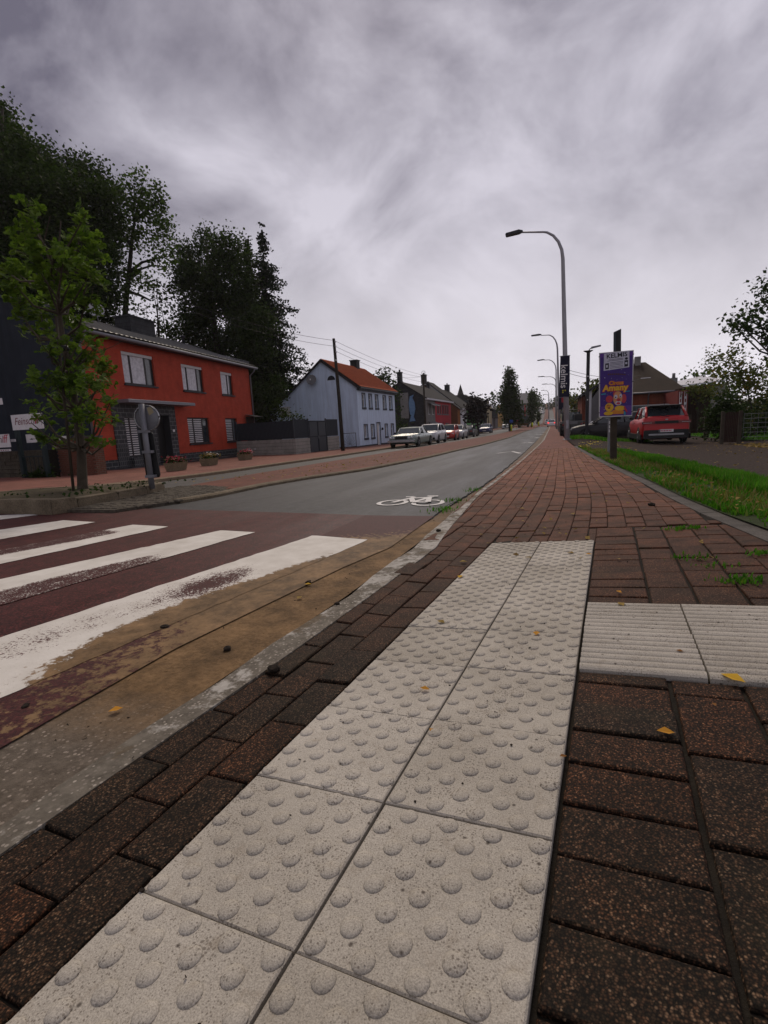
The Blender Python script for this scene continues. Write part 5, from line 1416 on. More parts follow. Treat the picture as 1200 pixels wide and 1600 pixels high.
# shipping container: end doors towards the yard
YC = 37.5
ca, cb_ = aty(1060, 610, YC), aty(1073.5, 655, YC)
co = thing('shipping_container', 'dark red shipping container with white lettering marks on its doors', 'container', (ca[0], YC, -.72))
M['contred'] = pm('container_red', (.20, .035, .03), (.14, .028, .025), 3, .6, .2, 30)
cw = cb_[0] - ca[0] - .02; chh = ca[2] + .72
MB().box(0, cw + .02, .03, 6, 0, chh).build('body', M['contred'], co)
for k in range(2):
    d_ = MB().box(.02 + k * (cw / 2), cw / 2 - .02 + k * (cw / 2), -.02, .028, .1, chh - .08).build('door', M['contred'], co)
    for t_ in (.3, .7): MB().tube([(cw / 2 * (k + t_), -.045, .12), (cw / 2 * (k + t_), -.045, chh - .1)], .016, 6).build('lock_bar', M['curtain'], d_)
    for r_ in range(6): MB().box(cw / 2 * k + .10, cw / 2 * k + cw * .36 - .02, -.026, -.021, .45 + r_ * .38, .62 + r_ * .38).build('marking', M['curtain'], d_)
# dark shed and a pale roof behind the bushes
s0 = aty(1075, 606, 38.4); s1 = aty(1112, 600, 38.4)
sd = thing('dark_shed', 'dark brown boarded shed beside the shipping container', 'shed', (s0[0], 38.4, -.75))
for k in range(14):
    wv = (s1[0] - s0[0]) / 14; MB().box(k * wv + .01, (k + 1) * wv - .01, rs.uniform(-.012, .012), .05, 0, s0[2] + .75).build('board', M['shed'], sd)
MB().box(0, s1[0] - s0[0], .06, 4, 0, s0[2] + .70).build('body', M['shed'], sd)
MB().box(-.1, s1[0] - s0[0] + .1, -.2, 4.2, s0[2] + .76, s0[2] + .84).build('roof', M['shed'], sd)
s0 = aty(1062, 603, 47); s1 = aty(1135, 594, 47)
pr_ = thing('pale_roofed_hall', 'low hall with a pale sheet roof behind the dark shed', 'building', (s0[0], 47, -.8))
MB().box(0, s1[0] - s0[0], .2, 7, 0, s0[2] + .75).build('wall', M['graystone'], pr_)
MB().hexa([(-.2, 0, s0[2] + .72), (s1[0] - s0[0], 0, s0[2] + .95), (s1[0] - s0[0], 7, s1[2] + 1.6), (-.2, 7, s0[2] + 1.3), (-.2, 0, s0[2] + .82), (s1[0] - s0[0], 0, s0[2] + 1.05), (s1[0] - s0[0], 7, s1[2] + 1.7), (-.2, 7, s0[2] + 1.4)]).build('roof', M['curtain'], pr_)
# ------------------------------------------------------------------ vegetation
rv = np.random.default_rng(21); DENS = 2.7
LEAF = np.array([(0, -.5, 0), (.34, -.1, .10), (0, .05, 0), (-.34, -.1, .10), (.22, .35, .06), (0, .5, -.04), (-.22, .35, .06)], float)
LEAF_F = np.array([(0, 1, 2, 3), (2, 1, 4, 5), (3, 2, 5, 6)])
QUAD = np.array([(0, -.5, 0), (.42, 0, .12), (0, .5, 0), (-.42, 0, .12)], float); QUAD_F = np.array([(0, 1, 2, 3)])
def rand_rot(n, up=0.0):
    """random orthonormal frames; up tips the leaf plane's normal towards the sky"""
    nz = rv.normal(size=(n, 3)); nz[:, 2] = np.abs(nz[:, 2]) + up; nz /= np.linalg.norm(nz, axis=1)[:, None]
    t = rv.normal(size=(n, 3)); a = np.cross(nz, t); a /= np.linalg.norm(a, axis=1)[:, None] + 1e-9
    b = np.cross(nz, a)
    return a, b, nz
def leaves(name, P, size, mat, parent, tmpl=(QUAD, QUAD_F), up=.3, var=.35, kind=None):
    n = len(P); a, b, c = rand_rot(n, up)
    s = size * (1 + rv.uniform(-var, var, n))
    tv, tf = tmpl
    V_ = P[:, None, :] + s[:, None, None] * (tv[None, :, 0:1] * a[:, None] + tv[None, :, 1:2] * b[:, None] + tv[None, :, 2:3] * c[:, None])
    F_ = tf[None] + (np.arange(n) * len(tv))[:, None, None]
    o = link(bpy.data.objects.new(name, np_mesh(name, V_.reshape(-1, 3), F_.reshape(-1, tf.shape[1]), tf.shape[1], mat)), parent)
    if kind: o['kind'] = kind
    return o
def blob_points(blobs, dens, clump, per, shell=.55):
    """clumps sit towards each blob's outside; leaves gather round the clumps"""
    P = []
    for c, r in blobs:
        c = np.asarray(c, float); r = np.asarray(r, float) * np.ones(3)
        m = max(3, int(dens * DENS * (r[0] * r[2])))
        d = rv.normal(size=(m, 3)); d /= np.linalg.norm(d, axis=1)[:, None]
        q = c + d * r * (shell + (1 - shell) * rv.random((m, 1)) ** .7)
        k = rv.normal(size=(m, per, 3)) * clump
        P.append((q[:, None] + k).reshape(-1, 3))
    return np.concatenate(P)
def pxblobs(lst, y, dj=1.0):
    out = []
    for px, py, r in lst:
        yy = y + rv.uniform(-dj, dj); p = aty(px, py, yy)
        Z = float(RM[:, 2] @ np.array([p[0], p[1], p[2] - CAM_H])); w = r * Z / FPX * .90
        out.append((p, (w, w * .9, w)))
    return out
def limbs(mb, base, blobs, r0, bend=.25, skip=1, frac=.5, n=6, rmin=.03):
    base = np.asarray(base, float)
    for i, (c, r) in enumerate(blobs):
        if i % skip: continue
        c = np.asarray(c); s = base + (np.array([base[0], base[1], c[2]]) - base) * rv.uniform(frac * .5, frac)
        m = (s + c) / 2 + rv.normal(size=3) * np.linalg.norm(c - s) * bend * .3; m[2] -= .08 * np.linalg.norm(c - s)
        mb.tube([s, m, c + rv.normal(size=3) * .2 * np.asarray(r)], [r0 * .45, r0 * .28, max(rmin * .5, r0 * .08)], n, cap=False)
def tree(name, label, lst, y, base_px, mat, bark, lsize, dens, per, clump, r0, group=None, cat='tree', dj=1.5, shell=.55, trunk=None, skip=1, up=.3, tmpl=(QUAD, QUAD_F)):
    bl = pxblobs(lst, y, dj)
    bx_ = aty(base_px[0], base_px[1], y)
    bz = gz_(bx_[0], y) if len(base_px) < 3 else base_px[2]
    o = thing(name, label, cat, (bx_[0], y, bz), 0, group)
    org = np.array([bx_[0], y, bz])
    bl = [(c - org, r) for c, r in bl]
    top = max(c[2] + .5 * r[2] for c, r in bl)
    cx_ = np.mean([c[0] for c, r in bl if c[2] > top * .6] or [0])
    path = trunk(org) if trunk else [(0, 0, -.3), (.1 * cx_, .05, top * .25), (.45 * cx_, 0, top * .6), (cx_, 0, top * .93)]
    mb = MB(); mb.tube(path, [r0 * (1 - .88 * k / (len(path) - 1)) for k in range(len(path))], 9)
    mb.build('trunk', bark, o)
    lb = MB(); limbs(lb, (cx_ * .4, 0, 0), bl, r0, skip=skip, frac=.9)
    if lb.v and skip < 9: lb.build('limbs', bark, o)
    leaves('crown', blob_points(bl, dens, clump, per, shell), lsize, mat, o, tmpl, up)
    return o
# wooded slope behind the red house
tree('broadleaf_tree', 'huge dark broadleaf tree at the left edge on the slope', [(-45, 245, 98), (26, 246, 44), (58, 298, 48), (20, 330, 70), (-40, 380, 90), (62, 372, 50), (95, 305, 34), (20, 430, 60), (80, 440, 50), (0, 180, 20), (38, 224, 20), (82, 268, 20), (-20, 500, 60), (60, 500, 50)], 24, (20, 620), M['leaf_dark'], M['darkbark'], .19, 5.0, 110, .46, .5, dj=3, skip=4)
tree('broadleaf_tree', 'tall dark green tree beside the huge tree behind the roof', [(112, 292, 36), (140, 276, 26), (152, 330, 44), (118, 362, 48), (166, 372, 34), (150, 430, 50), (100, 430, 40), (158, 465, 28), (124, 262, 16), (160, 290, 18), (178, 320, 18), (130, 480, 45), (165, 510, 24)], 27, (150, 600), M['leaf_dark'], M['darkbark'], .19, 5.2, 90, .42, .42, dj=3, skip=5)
def t3(org):
    return [tuple(aty(px, py, 29) - org) for px, py in ((192, 540), (197, 470), (203, 410), (207, 365), (214, 325), (224, 290))]
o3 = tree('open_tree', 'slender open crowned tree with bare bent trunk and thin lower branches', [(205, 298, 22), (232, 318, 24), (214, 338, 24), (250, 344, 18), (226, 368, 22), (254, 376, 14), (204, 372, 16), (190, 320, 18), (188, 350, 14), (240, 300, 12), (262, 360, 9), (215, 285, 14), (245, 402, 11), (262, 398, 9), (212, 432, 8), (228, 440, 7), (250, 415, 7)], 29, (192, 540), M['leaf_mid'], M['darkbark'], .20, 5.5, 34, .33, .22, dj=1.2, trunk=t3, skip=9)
q_ = o3.location
lm = MB()
for pth in (((200, 438), (215, 422), (238, 415), (262, 417)), ((203, 425), (222, 410), (245, 404), (268, 400)), ((206, 385), (190, 365), (186, 345)), ((211, 345), (238, 322), (252, 312)), ((200, 455), (220, 462), (236, 470))):
    lm.tube([aty(a, b, 29 + .3 * k) - np.array(q_) for k, (a, b) in enumerate(pth)], [.12, .09, .06, .03][:len(pth)], 5)
lm.build('branches', M['darkbark'], o3)
tree('airy_tree', 'small airy dark tree above the ridge of the red house', [(246, 452, 16), (256, 478, 22), (240, 505, 20), (276, 500, 16), (226, 476, 10), (265, 455, 10), (236, 440, 9), (215, 500, 12), (280, 525, 14), (245, 530, 20)], 33, (250, 600), M['leaf_dark'], M['darkbark'], .26, 2.4, 16, .36, .16, skip=2)
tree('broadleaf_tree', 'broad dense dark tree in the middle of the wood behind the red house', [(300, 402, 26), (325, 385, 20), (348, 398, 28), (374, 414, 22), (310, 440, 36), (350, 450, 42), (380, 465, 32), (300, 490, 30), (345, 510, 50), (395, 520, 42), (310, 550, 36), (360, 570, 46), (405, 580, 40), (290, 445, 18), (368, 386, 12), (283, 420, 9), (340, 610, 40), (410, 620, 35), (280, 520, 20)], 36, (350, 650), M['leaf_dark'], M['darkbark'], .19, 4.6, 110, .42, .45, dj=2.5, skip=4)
# spruce
def spruce(label, tip, base, hw, y, n_lev, cat='tree'):
    tp, bs = aty(*tip, y), aty(*base, y); Zd = float(RM[:, 2] @ np.array([bs[0], bs[1], bs[2]])); wmax = hw * Zd / FPX
    o = thing('spruce', label, cat, (bs[0], y, bs[2]))
    H_ = tp[2] - bs[2]; dx_ = tp[0] - bs[0]
    mb = MB(); mb.tube([(0, 0, -1.5), (dx_ * .5, 0, H_ * .5), (dx_, 0, H_)], [.35, .2, .015], 8); mb.build('trunk', M['darkbark'], o)
    P = [np.column_stack([dx_ + rv.normal(0, .05, 40), rv.normal(0, .05, 40), H_ - rv.random(40) * .7])]; br = MB()
    for k in range(n_lev):
        t = (k + .5) / n_lev; z = H_ * (1 - t); r_ = wmax * (t ** .66) * rv.uniform(.8, 1.12) * min(1, .3 + 5 * t) + .08
        m = int(6 + 6 * t)
        for j in range(m):
            a = 2 * PI * (j + rv.random() * .8) / m; L_ = r_ * rv.uniform(.62, 1.12); z = H_ * (1 - t) + rv.normal(0, .45) * H_ / n_lev
            dv = np.array([math.cos(a), math.sin(a), 0])
            drop = -rv.uniform(.18, .45) * L_
            br.tube([(dx_ * (1 - t), 0, z), tuple(np.array([dx_ * (1 - t), 0, z + drop * .75]) + dv * L_ * .6), tuple(np.array([dx_ * (1 - t), 0, z + drop]) + dv * L_)], [.05, .03, .01], 4, cap=False)
            for u in np.linspace(.06, 1, max(4, int(L_ * 7))):
                c = np.array([dx_ * (1 - t), 0, z + drop * (1.25 * u - .25 * u * u)]) + dv * L_ * u
                nn = int(10 - 3 * u); w_ = min(.32, .10 + .12 * L_) * (1.15 - .6 * u)
                q = c + rv.normal(size=(nn, 3)) * np.array([w_, w_, .05]); q[:, 2] -= np.abs(rv.normal(size=nn)) * min(.30, .08 + .06 * L_)
                P.append(q)
    br.build('branches', M['darkbark'], o)
    leaves('crown', np.concatenate(P), .20, M['needle'], o, up=.0)
spruce('tall dark spruce with drooping branches at the right end of the wood', (409, 360), (428, 668), 78, 40, 26)
spruce('second dark spruce top just left of the tall spruce', (386, 374), (395, 650), 40, 43, 22)
tree('shrub', 'light green shrubs showing over the dark privacy screen', [(424, 640, 14), (440, 650, 12), (410, 652, 14), (454, 654, 8), (400, 636, 14), (470, 655, 5), (432, 630, 8)], 33.5, (425, 690), M['leaf_mid'], M['darkbark'], .16, 10, 22, .22, .08, cat='shrub', dj=.5)
tree('broadleaf_tree', 'round dark tree top behind the chimney of the blue house', [(600, 592, 11), (609, 598, 9), (593, 600, 8), (604, 585, 5), (614, 606, 7)], 66, (602, 660), M['leaf_dark'], M['darkbark'], .4, 3, 20, .5, .25)
ivy = tree('ivy', 'dark ivy climbing the corner between the blue and the slate house', [(621, 625, 4), (622, 640, 4.5), (622, 655, 5), (624, 670, 6), (627, 684, 7), (620, 612, 3), (632, 665, 5), (634, 680, 5)], 49, (625, 694), M['leaf_bush'], M['darkbark'], .2, 9, 24, .25, .07, cat='plant', dj=.4)
tree('purple_tree', 'round dark purple leaved tree between the parked cars', [(742, 640, 12), (735, 646, 9), (750, 643, 10), (742, 630, 9), (752, 634, 7), (733, 637, 7), (745, 652, 9), (736, 655, 6), (752, 653, 6), (744, 626, 6)], 70, (747, 679), M['leaf_purple'], M['darkbark'], .4, 5, 22, .4, .2, dj=1)
for lab, cx_, top, bot, hw, y in (('tallest dark columnar hornbeam standing in the near median island', 797, 578, 668, 14, 86.5), ('second columnar hornbeam standing on the median further back', 831, 612, 662, 6.8, 119), ('small distant columnar hornbeam at the foot of the hill', 841.5, 644, 656, 2.0, 131)):
    bl = []
    k = 11
    for i in range(k):
        t = i / (k - 1); py = top + 3 + (bot - 10 * (bot - top) / 90 - top - 3) * t
        w = hw * (.25 + .75 * min(1, t * 2.2)) * (1 - .35 * max(0, t - .6) / .4)
        for s in (-.45, 0, .45): bl.append((cx_ + s * w * 1.1 + rv.normal(0, .06) * hw, py + rv.normal(0, 1.5) * hw / 14, w * .58))
    if hw > 10: bl += [(811, 634, 6), (813, 645, 6), (810, 655, 7), (785, 622, 6), (783, 640, 6), (797, 583, 3)]
    tree('columnar_tree', lab, bl, y, (cx_, bot + 6, float(T(-5, y))), M['leaf_dark'], M['darkbark'], .30 if hw > 3 else .2, 7.5, 30, .36 if hw > 3 else .2, .28, 'columnar trees on the median', dj=1.2, shell=.4)
# far woods
def far_wood(name, label, lst, y, mat, size=1.0, dens=.8, per=22):
    tree(name, label, lst, y, (lst[0][0], 660), mat, M['darkbark'], size, dens, per, size * 1.4, .5, dj=6, skip=2)
far_wood('distant_tree', 'distant dark tree crowns above the yellow house', [(772, 626, 9), (764, 632, 8), (780, 630, 7), (756, 636, 6), (786, 636, 6)], 170, M['leaf_dark'], .8)
far_wood('distant_tree', 'distant tall tree pair left of the second columnar tree', [(826, 625, 5), (830, 618, 5), (834, 622, 5), (822, 632, 5), (836, 632, 5)], 180, M['leaf_dark'], .7)
far_wood('distant_tree', 'distant pointed tree left of the hill road', [(840, 625, 3.2), (841, 631, 3.2), (843.5, 629, 2.4), (838.5, 637, 3), (837, 622, 2)], 190, M['leaf_dark'], .7)
far_wood('distant_tree', 'low distant trees at the top of the hill road', [(858, 634, 3), (864, 632, 3), (852, 637, 2.5), (870, 630, 4)], 380, M['leaf_dark'], 1.2, .5)
far_wood('distant_tree', 'olive tree mass behind the open jeep', [(895, 628, 10), (908, 622, 11), (922, 628, 10), (900, 640, 10), (915, 642, 10), (932, 640, 8), (888, 622, 6)], 75, M['leaf_olive'], .42, 2.0, 22)
far_wood('distant_tree', 'brown tinged tree behind the modern white building', [(928, 606, 7), (935, 602, 6), (940, 608, 6), (922, 612, 5)], 68, M['leaf_olive'], .4, 2.5, 22)
far_wood('distant_tree', 'dark green trees above the pale roofed hall', [(1095, 596, 9), (1108, 592, 10), (1085, 600, 7), (1125, 596, 12), (1145, 600, 14), (1165, 602, 14)], 58, M['leaf_mid'], .4, 2.5, 20)
# right-hand garden
tree('garden_tree', 'thin leaved olive green tree above the garden fence on the right', [(1108, 575, 9), (1122, 566, 10), (1138, 572, 14), (1155, 560, 12), (1130, 590, 16), (1160, 585, 20), (1185, 575, 20), (1150, 610, 22), (1180, 610, 26), (1205, 600, 30), (1120, 606, 14), (1145, 550, 6), (1115, 558, 6), (1200, 640, 25), (1168, 640, 18)], 29, (1180, 690), M['leaf_olive'], M['darkbark'], .14, 9, 24, .28, .07, dj=2, skip=2)
tree('garden_tree', 'dark overhanging tree branch at the right edge of the view', [(1210, 480, 38), (1182, 497, 17), (1166, 500, 11), (1152, 503, 7), (1192, 528, 15), (1200, 445, 10), (1186, 515, 14), (1145, 508, 4), (1215, 540, 25), (1160, 512, 7)], 21, (1260, 690), M['leaf_bush'], M['darkbark'], .13, 13, 22, .19, .10, dj=.6, skip=1)
tree('round_bush', 'large rounded dark bush beside the wooden garden gate', [(1132, 640, 22), (1118, 650, 18), (1150, 650, 18), (1135, 662, 24), (1118, 672, 16), (1150, 674, 16), (1128, 628, 12), (1146, 634, 12), (1112, 660, 9)], 25, (1135, 690), M['leaf_bush'], M['darkbark'], .13, 24, 30, .2, .08, cat='bush', dj=.4, skip=9)
tree('hedge', 'dark hedge behind the wire fence at the right edge', [(1172, 640, 16), (1190, 645, 18), (1208, 640, 20), (1180, 662, 16), (1200, 662, 18), (1165, 655, 12)], 30, (1185, 680), M['leaf_bush'], M['darkbark'], .16, 14, 28, .26, .08, cat='hedge', dj=.6, skip=9)
tree('climbing_plant', 'reddish climbing plant over the top of the dark shed', [(1085, 612, 7), (1096, 610, 7), (1078, 610, 5), (1104, 616, 6), (1090, 620, 6), (1112, 612, 7)], 37.6, (1090, 655), M['leaf_olive'], M['darkbark'], .17, 9, 20, .22, .06, cat='plant', dj=.3)

# young street tree in the planter island, leaf by leaf
YT = 5.23
tb = np.array([-6.43, YT, iz(-6.43, YT)])
st = thing('street_tree', 'young bright green street tree in the planter island', 'tree', tb)
def pt(px, py, dy=0.0): return aty(px, py, YT + dy) - tb
mb = MB(); mb.tube([(0.02, 0, -.1), (0, 0, .06), pt(127, 700), pt(119, 640), pt(108, 580), pt(98, 530), pt(93, 490), pt(90, 440), pt(92, 390), pt(95, 345)], [.10, .068, .058, .050, .043, .035, .026, .018, .012, .006], 10)
mb.build('trunk', M['bark'], st)
BL = [(45, 322, 15), (44, 345, 19), (42, 372, 24), (52, 402, 27), (28, 426, 26), (70, 436, 26), (14, 446, 18), (60, 486, 28), (30, 478, 22), (88, 466, 24), (8, 420, 12), (60, 335, 8),
      (129, 328, 13), (126, 352, 18), (124, 378, 24), (147, 396, 20), (132, 420, 27), (156, 436, 16), (116, 456, 24), (142, 476, 22), (104, 496, 22), (126, 506, 16), (150, 370, 8), (95, 400, 18), (80, 380, 12), (108, 425, 18), (40, 510, 12), (74, 515, 14),
      (112, 552, 14), (150, 552, 24), (163, 588, 20), (140, 600, 27), (110, 606, 22), (82, 592, 20), (60, 602, 18), (54, 582, 11), (122, 648, 22), (152, 648, 22), (174, 662, 14), (92, 640, 20), (68, 682, 16), (60, 656, 12), (172, 626, 15), (140, 688, 10), (98, 690, 12), (166, 690, 9), (128, 560, 16), (80, 660, 10), (95, 532, 14), (118, 528, 15), (78, 548, 13), (136, 532, 13), (100, 566, 15), (62, 534, 10), (120, 585, 14), (95, 620, 14), (132, 622, 14), (112, 672, 14), (82, 692, 10), (50, 630, 9)]
tbl = [(c - tb, r) for c, r in pxblobs(BL, YT, .55)]
lb = MB()
tr_pts = [pt(127, 700), pt(119, 640), pt(108, 580), pt(98, 530), pt(93, 490), pt(90, 440)]
for i, (c, r) in enumerate(tbl):
    s = min(tr_pts, key=lambda q: abs(q[2] - (c[2] - .45)) + .3 * np.linalg.norm(q - c)); m = (s + c) / 2 + np.array([0, 0, -.10]) + rv.normal(size=3) * .05
    lb.tube([s, m, c + rv.normal(size=3) * .05], [.022, .014, .005], 5, cap=False)
    for k in range(3):
        e = c + rv.normal(size=3) * np.asarray(r) * .7; lb.tube([c, (c + e) / 2 + rv.normal(size=3) * .02, e], [.006, .004, .002], 4, cap=False)
tag(lb.build('branches', M['bark'], st), kind='stuff')
# rosettes of five to seven leaves
cent = blob_points(tbl, 300, .035, 1, .25)
n_r = len(cent); per = 6
ctr = np.repeat(cent, per, 0)
ax_ = rv.normal(size=(n_r, 3)); ax_[:, 2] = np.abs(ax_[:, 2]) + .8; ax_ /= np.linalg.norm(ax_, axis=1)[:, None]
axr = np.repeat(ax_, per, 0)
dirs = rv.normal(size=(n_r * per, 3)); dirs -= axr * (dirs * axr).sum(1)[:, None]; dirs /= np.linalg.norm(dirs, axis=1)[:, None]
dirs = dirs * .9 + axr * rv.uniform(-.15, .5, (n_r * per, 1)); dirs /= np.linalg.norm(dirs, axis=1)[:, None]
side = np.cross(axr, dirs); side /= np.linalg.norm(side, axis=1)[:, None]; nrm = np.cross(dirs, side)
OAK = np.array([(0, 0, 0), (.16, .22, .03), (.13, .36, .0), (.30, .52, .04), (.22, .66, .0), (.28, .82, .02), (.10, 1.0, -.04), (-.10, 1.0, -.04), (-.28, .82, .02), (-.22, .66, .0), (-.30, .52, .04), (-.13, .36, .0), (-.16, .22, .03), (0, .36, -.03), (0, .66, -.05)])
OAK_F = np.array([(0, 1, 2, 13), (0, 13, 11, 12), (13, 2, 3, 4), (13, 4, 14, 14), (13, 10, 9, 11), (13, 14, 9, 9), (14, 4, 5, 6), (14, 6, 7, 7), (14, 7, 8, 9)])
OAK_F4 = np.array([(0, 1, 2, 13), (0, 13, 11, 12), (13, 2, 3, 4), (9, 10, 11, 13), (13, 4, 5, 14), (14, 5, 6, 7), (14, 7, 8, 9)])
sz = .080 * rv.uniform(.65, 1.3, n_r * per)
V_ = ctr[:, None] + sz[:, None, None] * (OAK[None, :, 0:1] * side[:, None] + OAK[None, :, 1:2] * dirs[:, None] + OAK[None, :, 2:3] * nrm[:, None])
F_ = OAK_F4[None] + (np.arange(n_r * per) * len(OAK))[:, None, None]
tag(link(bpy.data.objects.new('leaves', np_mesh('leaves', V_.reshape(-1, 3), F_.reshape(-1, 4), 4, M['leaf_street'])), st), kind='stuff')
sk = thing('tree_stake', 'thin dark wooden stake tied to the young street tree', 'stake', (-5.98, 4.98, iz(-5.98, 4.98)))
s1_ = aty(95, 532, 5.05) - np.array([-5.98, 4.98, iz(-5.98, 4.98)]); s0_ = aty(115, 772, 4.98) - np.array([-5.98, 4.98, iz(-5.98, 4.98)])
MB().tube([(s0_[0], 0, -.1), (s1_[0] - .0, s1_[2] * 0 + .05, s1_[2] + .3)], [.019, .017], 8).build('pole', M['wood'], sk)
MB().lathe([(.075, -.03), (.08, 0), (.075, .03)], (s1_[0], .08, s1_[2] - .1), 12).build('strap', M['black'], sk)

# grass on the verge, weeds
def blades(name, xy, h, mat, parent=None, lean=.45, w=.007, zf=V):
    n = len(xy); a = rv.uniform(0, 2 * PI, n); hh = h * rv.uniform(.45, 1.25, n); ln = rv.uniform(.1, 1, n) * lean * hh
    z = zf(xy[:, 0], xy[:, 1]); d = np.stack([np.cos(a), np.sin(a)], 1); s = np.stack([-d[:, 1], d[:, 0]], 1)
    ww = w * rv.uniform(.6, 1.5, n)[:, None]
    p0 = np.column_stack([xy - s * ww, z]); p1 = np.column_stack([xy + s * ww, z])
    m = xy + d * (ln * .35)[:, None]
    p2 = np.column_stack([m + s * ww * .8, z + hh * .62]); p3 = np.column_stack([m - s * ww * .8, z + hh * .62])
    t = xy + d * ln[:, None]
    p4 = np.column_stack([t + s * ww * .12, z + hh]); p5 = np.column_stack([t - s * ww * .12, z + hh])
    V_ = np.stack([p0, p1, p2, p3, p4, p5], 1).reshape(-1, 3)
    F_ = (np.array([(0, 1, 2, 3), (3, 2, 4, 5)])[None] + (np.arange(n) * 6)[:, None, None]).reshape(-1, 4)
    o = link(bpy.data.objects.new(name, np_mesh(name, V_, F_, 4, mat)), parent)
    o['kind'] = 'stuff'
    return o
ys = 1.6 + 15 * rv.random(150000) ** 1.25
ex = np.array([edge_x(y) + .13 for y in np.linspace(1, 18, 300)]); gxv = np.array([grass_x(y) for y in np.linspace(1, 18, 300)])
e_ = np.interp(ys, np.linspace(1, 18, 300), ex); g_ = np.interp(ys, np.linspace(1, 18, 300), gxv) + .05 * np.sin(ys * 3.3) + .04 * np.sin(ys * 7.1)
xs_ = e_ + (g_ - e_) * rv.random(len(ys))
pat = np.sin(xs_ * 5.3 + ys * 1.7) + np.sin(xs_ * 2.1 - ys * 3.3) + .8 * np.sin(xs_ * 11 + ys * 7.3)
near_edge = (xs_ - e_) < .45
keep = rv.random(len(ys)) < np.where(near_edge, np.clip(.28 + .3 * pat, .03, .7), np.clip(.75 + .25 * pat, .3, 1))
xy = np.column_stack([xs_, ys])[keep]
tall = ((xy[:, 0] - np.interp(xy[:, 1], np.linspace(1, 18, 300), ex)) > .5)
blades('grass', xy[tall], .12, M['blade'])
dr_ = rv.random(len(xy)) < .10
blades('dry_grass', xy[dr_], .09, M['blade_dry'], None, .8, .006)
blades('low_grass', xy[~tall], .05, M['blade'], None, .9, .006)
lx = np.column_stack([rv.uniform(7.7, 22, 14000), rv.uniform(24.4, 36, 14000)])
blades('lawn_grass', lx, .11, M['blade'], None, .5, .02)
yb_ = np.column_stack([rv.uniform(.9, 4.5, 5000), rv.uniform(25.5, 29.0, 5000)])
yb_ = yb_[rv.random(5000) < np.clip(1.2 - abs(yb_[:, 1] - 27.3) * .8, 0, 1)]
blades('rough_grass', yb_, .16, M['blade'], None, .6, .014)
fl_ = aty(908, 706, 16.5)
P = np.column_stack([rv.normal(fl_[0] + .25, .22, 60), rv.normal(16.0, .7, 60), np.zeros(60)]); P[:, 2] = V(P[:, 0], P[:, 1]) + rv.uniform(.08, .2, 60)
M['buttercup'] = leaf_mat('yellow_petal', (.5, .38, .04), (.55, .45, .1), .2)
tag(leaves('wild_flowers', P, .05, M['buttercup'], None, up=2), kind='stuff')
for k, (px, py, n, r, h) in enumerate(((692, 797, 110, .06, .035), (742, 766, 70, .07, .03), (712, 783, 60, .07, .035), (1162, 908, 120, .045, .022), (1072, 826, 70, .045, .02), (1120, 884, 34, .04, .015), (1060, 826, 30, .05, .015), (1080, 872, 40, .05, .02), (1190, 865, 50, .04, .02))):
    g = grd(px, py, Spave if px > 800 else T)
    xy = np.column_stack([rv.normal(g[0], r, n), rv.normal(g[1], r * (1.4 if px < 800 else .6), n)])
    blades('grass_tuft', xy, h, M['blade'], None, .9, .004, Spave if px > 800 else T)
